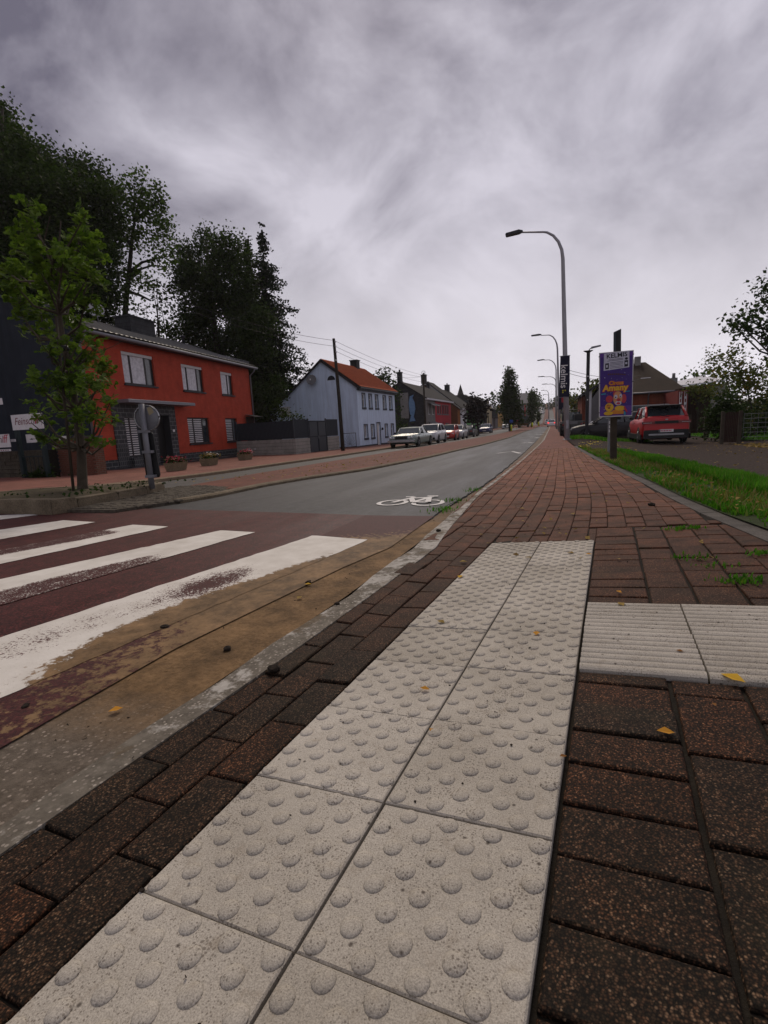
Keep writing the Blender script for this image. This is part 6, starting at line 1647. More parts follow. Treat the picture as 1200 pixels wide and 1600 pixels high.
# ------------------------------------------------------------------ vehicles
def wheel_mesh(r, w):
    t = MB(); t.lathe([(r * .62, -w / 2), (r * .93, -w / 2), (r, -w * .36), (r, w * .36), (r * .93, w / 2), (r * .62, w / 2)], (0, 0, 0), 20, axis='y')
    m = MB(); m.lathe([(r * .1, -w * .46), (r * .62, -w * .40), (r * .64, 0), (r * .62, w * .40), (r * .1, w * .46)], (0, 0, 0), 20, axis='y')
    for k in range(5):
        a = 2 * PI * k / 5
        for s in (-1, 1):
            m.tube([(r * .12 * math.cos(a), s * w * .50, r * .12 * math.sin(a)), (r * .6 * math.cos(a), s * w * .44, r * .6 * math.sin(a))], r * .075, 5)
    return t.mesh('tyre', M['tyre']), m.mesh('rim', M['rim'])
def car(name, label, loc, rz, L, W, belt, cab, paint, wr=.32, zc=.19, wb=(.17, .80), trim=None, roofm=None, cat='car', group=None, lights=True, plate=True, glass=None, wt=.74, plate_rear_z=None, tails=None, heads=None, simple=False):
    o = thing(name, label, cat, loc, rz, group)
    hw = W / 2
    bt = [b[0] for b in belt]; bz = [b[1] for b in belt]
    ts = sorted(set([0, .015, .05, .12, .2, .3, .45, .6, .72, .82, .9, .95, .985, 1] + bt))
    def X(t): return L * (.5 - t)
    def hwt(t): return hw * (1 - .16 * max(0, 1 - t / .10) ** 2 - .12 * max(0, 1 - (1 - t) / .09) ** 2)
    def zbt(t): return zc + .14 * max(0, 1 - t / .07) + .13 * max(0, 1 - (1 - t) / .07)
    mb = MB(); n_ = 0; prev = None
    for t in ts:
        h_, zb_, zt_ = hwt(t), zbt(t), float(np.interp(t, bt, bz))
        half = [(h_ * .90, zb_), (h_ * .985, zb_ + .09), (h_, zb_ + .5 * (zt_ - zb_)), (h_ * .985, zb_ + .72 * (zt_ - zb_)), (h_ * .94, zt_ - .045), (h_ * .86, zt_), (h_ * .4, zt_ + .022)]
        q = [(X(t), -a, b) for a, b in half] + [(X(t), a, b) for a, b in reversed(half)]
        if prev is None: n_ = len(q); mb.add(q, [tuple(range(n_))], 0, False)
        else:
            mb.add(q, [], 0)
            b0 = len(mb.v) - 2 * n_
            for k in range(n_ - 1): mb.f.append((b0 + k, b0 + k + 1, b0 + n_ + k + 1, b0 + n_ + k)); mb.m.append(0); mb.sm.append(True)
            mb.f.append((b0 + n_ - 1, b0, b0 + n_, b0 + 2 * n_ - 1)); mb.m.append(0); mb.sm.append(False)
        prev = q
    b0 = len(mb.v) - n_; mb.f.append(tuple(b0 + k for k in range(n_ - 1, -1, -1))); mb.m.append(0); mb.sm.append(False)
    body = mb.build('body', paint, o)
    # glasshouse
    (t0, z0_), (t1, z1_), (t2, z2_), (t3, z3_) = cab
    yb, yt = hw * .87, hw * wt
    g = MB(); vs = []
    for t, z, y in ((t0, z0_ - .03, yb * .95), (t1, z1_ - .03, yt), (t2, z2_ - .03, yt * .99), (t3, z3_ - .03, yb * .93)): vs += [(X(t), -y, z), (X(t), y, z)]
    tm = (t1 + t2) / 2
    g.add(vs, [(0, 1, 3, 2), (2, 3, 5, 4), (4, 5, 7, 6), (0, 2, 4, 6), (1, 7, 5, 3), (0, 6, 7, 1)])
    glassp = g.build('window', glass or M['carglass'], o)
    rp = MB(); k1, k2 = X(t1) + .04, X(t2) - .05
    rp.add([(k1, -yt - .015, z1_ - .045), (k1, yt + .015, z1_ - .045), (k2, yt + .01, z2_ - .045), (k2, -yt - .01, z2_ - .045), (k1 - .08, -yt * .86, z1_ + .01), (k1 - .08, yt * .86, z1_ + .01), (k2 + .06, yt * .86, z2_ + .012), (k2 + .06, -yt * .86, z2_ + .012), (X(tm), 0, max(z1_, z2_) + .035)],
           [(0, 3, 2, 1), (0, 1, 5, 4), (1, 2, 6, 5), (2, 3, 7, 6), (3, 0, 4, 7), (4, 5, 8), (5, 6, 8), (6, 7, 8), (7, 4, 8)])
    rp.build('roof', roofm or paint, o)
    if not simple:
        for s in (-1, 1):
            pb = MB()
            pb.tube([(X(t0), s * yb * .955, z0_ - .03), (X(t1) + .02, s * (yt + .004), z1_ - .04)], [.035, .032], 5)
            pb.tube([(X(t2) - .02, s * (yt + .003), z2_ - .04), (X(t3), s * yb * .935, z3_ - .03)], [.05, .06], 5)
            tb_ = t1 + (t2 - t1) * .42; zb2 = np.interp(tb_, bt, bz)
            pb.tube([(X(tb_), s * (yt + .006), (z1_ + z2_) / 2 - .05), (X(tb_) - .06, s * (yb + .004), zb2 - .03)], .028, 5)
            tag(pb.build('pillars', paint, o), kind='stuff')
            mr = MB(); mr.bev(-.07, .07, 0, .16, -.05, .07, .03); mm = mr.build('mirror', trim or paint, o); mm.location = (X(t0 + .045), s * hw * .93 if s > 0 else -hw * .93 - .16, z0_ + .06)
            MB().box(X(.42) - .002, X(.42) + .006, s * hw * .988 - .004, s * hw * .988 + .004, zc + .12, float(np.interp(.42, bt, bz)) - .06).build('door_gap', M['black'], body)
            MB().box(X(.52) - .09, X(.52) + .07, s * (hw + .002) - .014, s * (hw + .002) + .014, float(np.interp(.5, bt, bz)) - .17, float(np.interp(.5, bt, bz)) - .14).build('door_handle', trim or paint, body)
    tm_, rm_ = wheel_mesh(wr, .20)
    for t in wb:
        for s in (-1, 1):
            w = link(bpy.data.objects.new('wheel', tm_), o); w.location = (X(t), s * (hw - .09), wr)
            link(bpy.data.objects.new('rim', rm_), w)
            ar = MB(); ar.prism([((wr + .055) * math.cos(a), (wr + .055) * math.sin(a)) for a in np.linspace(-.35, PI + .35, 18)], lambda a, b, d: (X(t) + a, d, wr + b), s * (hw * .80), s * (hw + .004)); ar.build('wheel_arch', M['black'], body)
    zf, zr = float(np.interp(.04, bt, bz)), float(np.interp(.96, bt, bz))
    if lights:
        for s in (-1, 1):
            hd = heads or (.42, .86, zf - .20, zf - .07)
            MB().bev(X(.022) - .06, X(.022) + .035, *sorted((s * hw * hd[0] * 1.0 + (s * hw * .18), s * hw * hd[1])), hd[2], hd[3], .015).build('headlight', M['headlight'], o)
            tl = tails or (.50, .86, zr - .24, zr - .08)
            MB().box(X(1) - .012 - .0, X(1) + .10, *sorted((s * hw * tl[0], s * hw * tl[1])), tl[2], tl[3]).build('taillight', M['taillight'], o)
    MB().bev(X(0) - .06, X(0) + .035, -hw * .80, hw * .80, zc + .13, zc + .30, .03).build('bumper', trim or paint, o)
    MB().bev(X(1) - .03, X(1) + .08, -hw * .82, hw * .82, zc + .10, zc + .33, .03).build('bumper', trim or paint, o)
    MB().box(X(.01), X(.01) + .035 + .03, -hw * .42, hw * .42, zf - .24, zf - .12).build('grille', M['black'], o)
    if plate:
        for x in (X(0) + .036, X(1) - .034):
            pz = zc + .19 if (x > 0 or plate_rear_z is None) else plate_rear_z
            MB().box(x - .006, x + .006, -.26, .26, pz, pz + .11).build('licence_plate', M['signwhite'], o)
    return o
M['headlight'] = glass_mat('headlight_lens', (.42, .43, .45), .08)
M['taillight'] = paint_mat('taillight_lens', (.16, .008, .010), .15)
P_ = {k: paint_mat(k + '_car_paint', v) for k, v in dict(classic=(.17, .225, .195), white=(.62, .62, .63), red=(.50, .022, .015), dred=(.42, .007, .011), silver=(.42, .43, .44), black=(.008, .008, .010), blue=(.02, .03, .13), camo=(.018, .021, .017), dark=(.016, .017, .020), grey=(.16, .165, .17)).items()}
def Tz(x, y): return float(T(x, y))
DN = -PI / 2      # facing the camera
UPD = PI / 2
M['chrome'] = flat('dull_chrome', (.32, .32, .33), .25, .8)
saloon = dict(belt=[(0, .72), (.03, .86), (.30, .93), (.5, .92), (.74, .93), (.97, .88), (1, .72)], cab=[(.29, .93), (.41, 1.37), (.63, 1.38), (.76, .94)])
cc = car('classic_saloon', 'long pale green American style saloon with dark grille parked first by the blue house', (-9.75, 35.1, Tz(-9.5, 35)), DN, 5.6, 2.0, saloon['belt'], saloon['cab'], P_['classic'], .35, .24, trim=M['darkmetal'])
X0 = 2.8
MB().box(X0 - .02, X0 + .045, -.42, .42, .60, .79).build('radiator_grille', M['black'], cc)
for s in (-1, 1):
    for a in (.50, .70): MB().lathe([(.075, 0), (.078, .03), (.06, .045), (.01, .05)], (X0 + .005, s * (a + .05), .70), 12, axis='x').build('round_headlight', M['headlight'], cc)
MB().bev(X0 - .05, X0 + .12, -.97, .97, .40, .55, .03).build('chrome_bumper', M['chrome'], cc)
suv = dict(belt=[(0, .70), (.02, .88), (.10, .98), (.27, 1.05), (.6, 1.06), (.93, 1.08), (1, .85)], cab=[(.25, 1.04), (.40, 1.60), (.80, 1.60), (.96, 1.08)])
car('white_suv', 'white compact crossover parked behind the pale green saloon', (-9.75, 41.5, Tz(-9.5, 41)), DN, 4.3, 1.85, suv['belt'], suv['cab'], P_['white'], .35, .22, trim=M['black'])
micro = dict(belt=[(0, .62), (.03, .78), (.16, .96), (.30, 1.0), (.6, 1.02), (.95, 1.05), (1, .8)], cab=[(.17, .97), (.42, 1.53), (.86, 1.54), (.97, 1.05)])
car('red_microcar', 'tiny bright red two seater car with black roof facing the camera', (-9.6, 48.3, Tz(-9.5, 48)), DN, 2.7, 1.66, micro['belt'], micro['cab'], P_['red'], .30, .18, wb=(.17, .82), roofm=M['black'])
hatch = dict(belt=[(0, .62), (.02, .76), (.10, .86), (.27, .95), (.6, .97), (.93, .99), (1, .75)], cab=[(.24, .95), (.42, 1.47), (.76, 1.48), (.95, .99)])
car('silver_hatchback', 'silver hatchback parked right behind the tiny red car', (-9.65, 53.2, Tz(-9.5, 53)), DN, 4.1, 1.76, hatch['belt'], hatch['cab'], P_['silver'])
car('black_hatchback', 'black hatchback parked before the purple leaved tree', (-9.8, 61.8, Tz(-9.5, 62)), UPD, 4.3, 1.8, hatch['belt'], hatch['cab'], P_['black'])
car('blue_hatchback', 'dark blue hatchback facing the camera beyond the purple leaved tree', (-10.0, 80.5, Tz(-10, 80)), DN, 4.2, 1.8, hatch['belt'], hatch['cab'], P_['blue'])
car('white_estate_car', 'white car facing the camera in front of the yellow house', (-9.2, 110.5, Tz(-9, 110)), DN, 4.5, 1.8, suv['belt'], suv['cab'], P_['white'])
wcx = aty(861.8, 664, 112)
car('white_car', 'white car seen from behind with lit red lights at the end of the right pavement', (wcx[0], 114, Tz(-.2, 112)), UPD, 4.4, 1.8, hatch['belt'], hatch['cab'], P_['white'], tails=(.55, .92, .74, .92))
M['lit_tail'] = newmat('lit_taillight')[0]
_b = M['lit_tail'].node_tree.nodes['Principled BSDF']; _b.inputs['Base Color'].default_value = (.5, .01, .01, 1); _b.inputs['Emission Color'].default_value = (1, .03, .03, 1); _b.inputs['Emission Strength'].default_value = 1.6
for o_ in list(bpy.data.objects):
    if o_.parent and o_.parent.name.startswith('white_car') and o_.name.startswith('taillight'): o_.data.materials[0] = M['lit_tail']
car('white_van', 'small white van behind the white car with red lights', (aty(857, 656, 142)[0], 143, Tz(-1, 142)), UPD, 4.6, 1.9, suv['belt'], suv['cab'], P_['white'])
# lorry left of the second columnar tree
lx_ = aty(817, 664, 118)
lo = thing('dark_lorry', 'dark flatbed lorry parked at the foot of the hill behind the columnar tree', 'lorry', (lx_[0], 118, Tz(-6, 118)))
MB().bev(-1.15, 1.15, 0, 1.7, .9, 2.6, .12).build('cab', P_['dark'], lo)
MB().box(-.95, .95, -.02, .01, 1.7, 2.4).build('windscreen', M['carglass'], lo)
MB().box(-1.2, 1.2, 1.8, 6.5, .85, 1.5).build('bed', M['brownclad'], lo)
MB().box(-1.15, 1.15, -.08, 0, .45, .95).build('bumper', M['brownclad'], lo)
for s in (-1, 1):
    for y in (.9, 5.2): MB().lathe([(.3, -.13), (.48, -.13), (.5, 0), (.48, .13), (.3, .13)], (s * 1.0, y, .5), 14, axis='x').build('wheel', M['tyre'], lo)
# queue on the hill: shared small car with parts
def far_car(label, x, y, rz, paint, group):
    return car('queueing_car', label, (x, y, Tz(x, y) + .05), rz, 4.3, 1.8, hatch['belt'], hatch['cab'], paint, group=group, simple=True)
rq = np.random.default_rng(5)
GQ = 'cars queueing down the hill'
base_ = far_car('white car in the queue coming down the hill', hx(300) - 2.2, 300, DN, P_['white'], GQ)
for k in range(13):
    y = 318 + k * 21 + rq.uniform(-3, 3)
    c = copy_tree(base_, None); c.location = (hx(y) - 2.2 + rq.uniform(-.25, .25), y, Tz(0, y) + .05)
gcar = far_car('dark grey car parked along the left side of the hill road', hx(260) - 4.8, 262, DN, P_['grey'], 'cars parked on the hill')
for k, y in enumerate((286, 305, 341, 372)):
    c = copy_tree(gcar); c.location = (hx(y) - 4.9, y, Tz(0, y) + .05)

# red crossover in the yard
rsv = dict(belt=[(0, .74), (.02, .90), (.12, 1.0), (.27, 1.06), (.6, 1.06), (.86, 1.12), (.975, 1.16), (1, 1.0)], cab=[(.26, 1.05), (.41, 1.60), (.83, 1.61), (.98, 1.16)])
sx_ = (aty(1009, 690, 23.6)[0] + aty(1072, 690, 23.6)[0]) / 2
szz = aty(1040, 693.5, 23.6)[2]
rc = car('red_crossover', 'dark red crossover with sky reflection painted grey on its roof seen from behind in the gravel yard', (sx_, 25.75, szz), UPD, 4.2, 1.86, rsv['belt'], rsv['cab'], paint_mat('deep_red_car_paint', (.42, .006, .010), .4, .12), .34, .2, trim=M['black'], roofm=paint_mat('roof_sky_reflection', (.13, .13, .135), .2), plate=False, lights=False, glass=M['glass'], wt=.72)  # roof colour is a painted grey standing for reflected sky
XR = -2.1
MB().bev(XR - .05, XR + .10, -.84, .84, .24, .60, .03).build('rear_cladding', M['black'], rc)
MB().bev(XR - .075, XR + .02, -.66, .66, .37, .44, .012).build('silver_strip', M['rim'], rc)
for s in (-1, 1):
    a, b = sorted((s * .44, s * .90)); MB().bev(XR - .055, XR + .16, a, b, .86, .97, .012).build('taillight', M['taillight'], rc)
    a, b = sorted((s * .56, s * .88)); MB().box(XR - .058, XR - .056 + .02, a, b, .895, .905).build('light_bar', M['curtain'], rc)
    a, b = sorted((s * .925, s * .955)); MB().box(-2.0, 2.0, a, b, .2, .42).build('sill_cladding', M['black'], rc)
MB().bev(XR - .055, XR + .02, -.44, .44, .86, .97, .01).build('garnish', M['black'], rc)
lp = MB().box(XR - .062, XR - .045, -.27, .27, .50, .615).build('licence_plate', M['signwhite'], rc)
MB().box(XR - .064, XR - .0625, .225, .265, .505, .61).build('plate_band', M['trimblue'], lp)
for k in range(7): MB().box(XR - .0645, XR - .063, .17 - k * .06, .205 - k * .06, .53, .585).build('plate_character', M['signred'], lp)
MB().hexa([(XR + .18, -.62, 1.59), (XR + .18, .62, 1.59), (XR + .70, .66, 1.60), (XR + .70, -.66, 1.60), (XR + .10, -.62, 1.625), (XR + .10, .62, 1.625), (XR + .70, .66, 1.645), (XR + .70, -.66, 1.645)]).build('roof_spoiler', M['black'], rc)
MB().tube([(XR + .55, 0, 1.63), (XR + .45, 0, 1.78)], [.012, .006], 5).build('antenna', M['black'], rc)
MB().tube([(XR - .02, -.1, 1.13), (XR + .06, .25, 1.20)], .012, 5).build('wiper', M['black'], rc)
MB().box(XR - .051, XR - .049, -.05, .05, 1.0, 1.05).build('badge', M['rim'], rc)

# black covered car, dark van, dark car and open jeep behind the poster
kx = aty(909, 683, 30.5); kx2 = aty(992, 683, 30.5)
car('black_saloon', 'low black car parked sideways beside the dark short lamp', ((kx[0] + kx2[0]) / 2 + .35, 30.8, Tz(3, 30.5) - .02), PI, 4.7, 1.85, hatch['belt'], [(.24, .95), (.42, 1.50), (.80, 1.50), (.97, .99)], paint_mat('dull_black_paint', (.006, .006, .007), .55, .1), .33, .16, trim=M['black'], lights=False, plate=False, glass=M['glass'])
vx = aty(925, 660, 35)
car('black_van', 'tall black van standing behind the covered car', (vx[0] + 2.2, 35.5, Tz(3, 35)), PI, 4.6, 1.9, [(0, .9), (.03, 1.05), (.2, 1.15), (.6, 1.15), (.97, 1.15), (1, .9)], [(.16, 1.15), (.28, 1.92), (.97, 1.92), (.99, 1.15)], P_['black'], lights=False, plate=False, roofm=P_['black'])
dx_ = aty(1000, 650, 34)
car('dark_estate_car', 'dark car whose roof shows between the poster and the red crossover', (dx_[0] - .2, 33.8, Tz(5, 34)), PI, 4.4, 1.8, suv['belt'], suv['cab'], P_['dark'], lights=False, plate=False, glass=M['glass'])
jx = (aty(874, 682, 36)[0] + aty(911, 682, 36)[0]) / 2
jp = thing('open_jeep', 'dark green open off road vehicle with flat windscreen behind the lamp post', 'jeep', (jx, 36, Tz(2, 36)), UPD)
JP = P_['camo']; Jw = .5 * (aty(911, 682, 36)[0] - aty(874, 682, 36)[0]) * .98
MB().bev(-2.0, 1.6, -Jw + .12, Jw - .12, .5, 1.05, .05).build('body', JP, jp)
for s in (-1, 1):
    for x in (-1.3, 1.2):
        w = MB().lathe([(.22, -.14), (.42, -.14), (.45, -.08), (.45, .08), (.42, .14), (.22, .14)], (x, s * (Jw - .16), .45), 16, axis='y').build('wheel', M['tyre'], jp)
        MB().lathe([(.05, -.12), (.24, -.10), (.24, .10), (.05, .12)], (x, s * (Jw - .16), .45), 12, axis='y').build('rim', M['darkmetal'], w)
        a, b = sorted((s * (Jw - .34), s * (Jw + .02))); MB().bev(x - .55, x + .55, a, b, .95, 1.02, .02).build('mudguard', JP, jp)
    MB().tube([(.2, s * (Jw - .2), 1.0), (.2, s * (Jw - .2), 1.75), (.2, 0, 1.78)], .03, 6).build('roll_bar', M['darkmetal'], jp)
    a, b = sorted((s * .15, s * .62)); MB().bev(-1.0, -.55, a, b, .9, 1.5, .05).build('seat', M['black'], jp)
    MB().lathe([(.08, 0), (.085, .04), (.02, .05)], (-2.03, s * .55, .82), 10, axis='x').build('rear_light', M['taillight'], jp)
MB().box(-2.05, -1.98, -Jw + .1, Jw - .1, .62, .72).build('rear_bumper', M['darkmetal'], jp)
MB().box(-2.03, -2.0, -.3, .3, .85, 1.0).build('panel', M['grey'] if 'grey' in M else M['greywall'], jp)
wf = MB()
wf.box(.7, .74, -Jw + .15, Jw - .15, 1.05, 1.12); wf.box(.7, .74, -Jw + .15, Jw - .15, 1.6, 1.66); wf.box(.7, .74, -Jw + .15, -Jw + .21, 1.12, 1.6); wf.box(.7, .74, Jw - .21, Jw - .15, 1.12, 1.6); wf.box(.7, .74, -.03, .03, 1.12, 1.6)
wf.build('windscreen_frame', JP, jp); MB().box(.715, .72, -Jw + .2, Jw - .2, 1.1, 1.62).build('windscreen', M['carglass'], jp)

# ------------------------------------------------------------------ lamps, banners, poles, wires
def street_lamp(label, pts, head, y, r0, r1, hm=None):
    b = aty(*pts[0], y); bz = float(Spave(min(b[0], .8), y)) if y < 118 else Tz(b[0], y) + .1
    o = thing('street_lamp', label, 'street lamp', (b[0], y, bz), 0, 'street lamps along the right pavement')
    org = np.array([b[0], y, bz]); W_ = [aty(px, py, y) - org for px, py in pts[1:]]
    path = [np.array([0, 0, 0])] + W_
    rs_ = list(np.linspace(r0, r0 * .62, 3)) + list(np.linspace(r0 * .55, r1, len(path) - 3)) if len(path) > 3 else r0
    MB().tube(path, rs_, 12).build('pole', M['lampgrey'], o)
    h0, h1 = aty(*head[0], y) - org, aty(*head[1], y) - org
    d_ = (h1 - h0); L_ = np.linalg.norm(d_); d_ /= L_; nn = np.array([-d_[2], 0, d_[0]]); nn = nn if nn[2] > 0 else -nn
    hd = MB(); w_ = .16; 
    vs = []
    for s, hh, ww in ((0, .05, .05), (.22, .10, .13), (.95, .075, .15), (1, .04, .13)):
        c = h0 + d_ * L_ * s
        for a, b_ in ((-ww, -hh * .5), (ww, -hh * .5), (ww, hh), (-ww, hh)): vs.append(c + np.array([0, a, 0]) + nn * b_)
    hd.add(vs, [(0, 1, 2, 3), (12, 15, 14, 13)] + [(4 * i + k, 4 * i + (k + 1) % 4, 4 * i + 4 + (k + 1) % 4, 4 * i + 4 + k) for i in range(3) for k in range(4)])
    hm_ = hd.build('lamp_head', M['darkmetal'], o)
    MB().box(-.055, .055, -r0 - .012, -r0 + .03, .55, .95).build('service_door', M['lampgrey'], o)
    MB().lathe([(r0 * 1.6, 0), (r0 * 1.55, .03), (r0 * 1.05, .05)], (0, 0, 0), 12).build('base_plate', M['metal'], o)
    return o
def arm(xp, yt, xt, ybase, xb, h=31, w=28):
    """pole foot, straight shaft, quarter bend, level arm (seen positions)"""
    k = [(xb, ybase), (xp + (xb - xp) * .5, (ybase + yt + h) / 2), (xp, yt + h)]
    for a in (20, 40, 60, 80): k.append((xp - w * (1 - math.cos(rad(a))), yt + h - h * math.sin(rad(a))))
    return k + [(xp - w, yt), (xt, yt + .5)]
L1 = street_lamp('nearest tall grey street lamp carrying the dark lettered banner', arm(879.5, 362.5, 815, 691, 886, 42, 30), ((817, 361.8), (790, 368.5)), 26, .135, .038)
street_lamp('second grey street lamp from the camera, behind the banner', arm(871, 523.5, 845, 672, 874.3, 22, 14), ((846, 523), (830, 525)), 52, .13, .035)
street_lamp('third grey street lamp along the right pavement', arm(868.8, 562.2, 850, 667, 869.8, 15, 12), ((851, 562), (839.5, 563.5)), 76, .13, .04)
street_lamp('fourth grey street lamp along the right pavement', arm(868.5, 588.4, 850, 665, 868.6, 8, 10), ((851, 588.2), (840.5, 589)), 99, .13, .04)
street_lamp('fifth grey street lamp, before the junction', arm(868.3, 600, 855, 664, 868.3, 6, 8), ((855.5, 600), (846.5, 600.6)), 120, .13, .05)
street_lamp('sixth grey street lamp, beyond the junction', arm(857.3, 609.8, 851, 661, 857.3, 7, 5), ((851, 609.8), (845.5, 610.2)), 152, .14, .05)
street_lamp('seventh and farthest grey street lamp at the foot of the hill', arm(857.8, 616.2, 853, 660, 857.8, 5, 4), ((853, 616.2), (848, 616.5)), 178, .14, .06)
M['banner'] = pm('navy_banner', (.010, .010, .026), (.016, .016, .036), 3, .7, .2, 30)
YBn = 25.82
b0 = aty(874.2, 620, YBn); b1 = aty(890.3, 555.5, YBn)
bn = thing('banner', 'dark navy banner with pale vertical lettering on the nearest lamp post', 'banner', (b0[0], YBn, b0[2]))
bw_, bh_ = b1[0] - b0[0], b1[2] - b0[2]
MB().prism([(.0, 0), (bw_ * .98, -.02), (bw_ + .02, bh_ * .3), (bw_, bh_), (0.02, bh_), (-.01, bh_ * .4)], lambda a, b, d: (a, d, b), 0, .015).build('cloth', M['banner'], bn)
for z in (bh_ + .01, -.03): MB().tube([(-.02, .02, z), (bw_ + .03, .02, z)], .014, 6).build('rod', M['metal'], bn)
lettering('kelmis', bw_ * .98, M['white'], bn, bw_ * .42, -.004, bh_ * .50, 0, 1.0, .004, 'lettering', -PI / 2)
M['signyellow'] = flat('sign_yellow', (.55, .5, .03), .5)
for dx2, dz2 in ((.28, .15), (.52, .15), (.28, .105)): MB().box(bw_ * dx2, bw_ * (dx2 + .13), -.004, -.001, bh_ * dz2 - bw_ * .065, bh_ * dz2 + bw_ * .065).build('dot', M['signyellow'], bn)
b0 = aty(873.2, 640, 51.7); b1 = aty(880.5, 598, 51.7)
bn2 = thing('banner', 'second dark banner on the street lamp behind the first', 'banner', (b0[0], 51.7, b0[2]))
MB().box(0, b1[0] - b0[0], 0, .02, 0, b1[2] - b0[2]).build('cloth', M['banner'], bn2)
MB().tube([(-.02, .01, b1[2] - b0[2] + .02), (b1[0] - b0[0] + .1, .01, b1[2] - b0[2] + .02)], .02, 6).build('rod', M['metal'], bn2)
q0, q1 = aty(877.3, 637, 44), aty(880.6, 621, 44)
ps = thing('small_notice', 'small red and dark notice on a thin pole behind the nearest lamp post', 'sign', (q0[0], 44, q0[2]))
MB().box(0, q1[0] - q0[0], 0, .02, (q1[2] - q0[2]) * .52, q1[2] - q0[2]).build('red_half', M['pinkred'], ps); MB().box(0, q1[0] - q0[0], 0, .02, 0, (q1[2] - q0[2]) * .5).build('dark_half', M['banner'], ps)
MB().tube([(.1, .04, Tz(1, 44) - q0[2]), (.1, .04, q1[2] - q0[2])], .03, 6).build('pole', M['metal'], ps)
# short dark lamp
yd = 29.6; d0 = aty(916.5, 686, yd)
sl_ = thing('short_lamp', 'short dark square lamp post with a small flat lamp head', 'street lamp', (d0[0], yd, Tz(1.8, yd)))
tpt = aty(914.6, 551, yd) - np.array(d0); H_ = tpt[2] + d0[2] - Tz(1.8, yd)
MB().bev(-.085, .085, -.085, .085, 0, H_, .01).build('post', M['darkmetal'], sl_)
MB().hexa([(-.1, -.1, H_), (.1, -.1, H_), (.1, .1, H_), (-.1, .1, H_), (-.24, -.14, H_ + .09), (.24, -.14, H_ + .09), (.24, .14, H_ + .09), (-.24, .14, H_ + .09)]).build('bracket', M['darkmetal'], sl_)
MB().tube([(.02, 0, H_ + .08), (.06, 0, H_ + .16), (.12, 0, H_ + .2)], .03, 6).hexa([(.08, -.13, H_ + .17), (.62, -.10, H_ + .26), (.62, .10, H_ + .26), (.08, .13, H_ + .17), (.14, -.12, H_ + .27), (.60, -.08, H_ + .33), (.60, .08, H_ + .33), (.14, .12, H_ + .27)]).build('lamp_head', M['metal'], sl_)
for z in (H_ * .45, H_ * .72): MB().box(-.03, .03, -.09, -.086, z, z + .06).build('sticker', M['signwhite'], sl_)

# utility poles and wires
p1b = grd(536, 704, T, .07)
yp = float(p1b[1]); p1t = aty(521.3, 529, yp)
up1 = thing('utility_pole', 'tall dark wooden utility pole in front of the blue gable', 'utility pole', p1b, 0)
t_ = p1t - p1b
MB().tube([(0, 0, -.1), t_ * .5 + np.array([.03, 0, 0]), t_], [.135, .115, .09], 10).build('pole', M['darkbark'], up1)
for k, (px, py) in enumerate(((524, 534), (524.5, 541), (525.3, 550), (525, 563))):
    q = aty(px, py, yp - .12) - p1b; MB().lathe([(.02, -.05), (.05, -.03), (.05, .03), (.02, .06)], tuple(q), 8).build('insulator', M['whiteblind'], up1)
YP2 = 55.0
p2t, p2b = aty(661.3, 584, YP2), aty(665.5, 686, YP2); p2b[2] = Tz(-12.5, YP2) + .07
up2 = thing('utility_pole', 'dark utility pole with ring bracket before the slate gabled house', 'utility pole', p2b, 0)
MB().tube([(0, 0, -.1), p2t - p2b], [.13, .10], 10).build('pole', M['darkbark'], up2)
rg = MB(); c_ = p2t - p2b + np.array([.05, -.1, .1]); rg.tube([c_ + .2 * np.array([math.cos(a), 0, math.sin(a)]) for a in np.linspace(0, 2 * PI, 20)], .025, 5); rg.build('ring_bracket', M['metal'], up2)
def wire(label, a, b, sag):
    a, b = np.array(a, float), np.array(b, float); pts = []
    for t in np.linspace(0, 1, 14): p = a * (1 - t) + b * t; p[2] -= sag * 4 * t * (1 - t); pts.append(p - a)
    o = MB().tube(pts, .011, 5, cap=False).build('overhead_wire', M['black'], None); o.location = a
    tag(o, label, 'wire', 'overhead wires')
W1 = aty(522, 532, yp); W2 = aty(523, 541, yp); W3 = aty(523, 548, yp)
wire('upper overhead wire running left from the wooden pole into the wood', W1, aty(180, 428, 22), .5)
wire('lower overhead wire running left from the wooden pole into the wood', W2, aty(180, 440, 22), .5)
wire('upper overhead wire between the two wooden poles', W1, p2t + np.array([0, 0, -.15]), .25)
wire('middle overhead wire between the two wooden poles', W2, p2t + np.array([0, 0, -.4]), .3)
wire('lower overhead wire between the two wooden poles', W3, p2t + np.array([0, 0, -.9]), .3)
wire('overhead wire from the second pole to the slate gable', p2t + np.array([0, 0, -.2]), aty(624, 588, 58), .2)
wire('upper overhead wire from the banner lamp to the brick house', aty(884, 577, 26), aty(1000, 586, 43), .3)
wire('lower overhead wire from the banner lamp to the brick house', aty(884, 582, 26), aty(1000, 592, 43), .3)

# ------------------------------------------------------------------ poster on its posts
wp = grd(958.5, 722, V)
YPo = float(wp[1]) - .10
wz = float(V(wp[0], wp[1]))
wpo = thing('wooden_post', 'tall dark plank post standing in the grass behind the circus poster', 'post', (wp[0], wp[1], wz))
tp = aty(963, 530, wp[1]) - np.array([wp[0], wp[1], wz]); md = aty(959.5, 652, wp[1]) - np.array([wp[0], wp[1], wz])
MB().hexa([(-.055, -.03, -.1), (.055, -.03, -.1), (.055, .05, -.1), (-.055, .05, -.1), (md[0] - .055, .04, md[2]), (md[0] + .055, .04, md[2]), (md[0] + .055, .12, md[2]), (md[0] - .055, .12, md[2])]).build('post', M['wood'], wpo)
e0, e1, e2, e3 = [aty(px, py, wp[1] + .1) - np.array([wp[0], wp[1], wz]) for px, py in ((957.8, 655), (970, 655), (970.6, 513.5), (959, 519))]
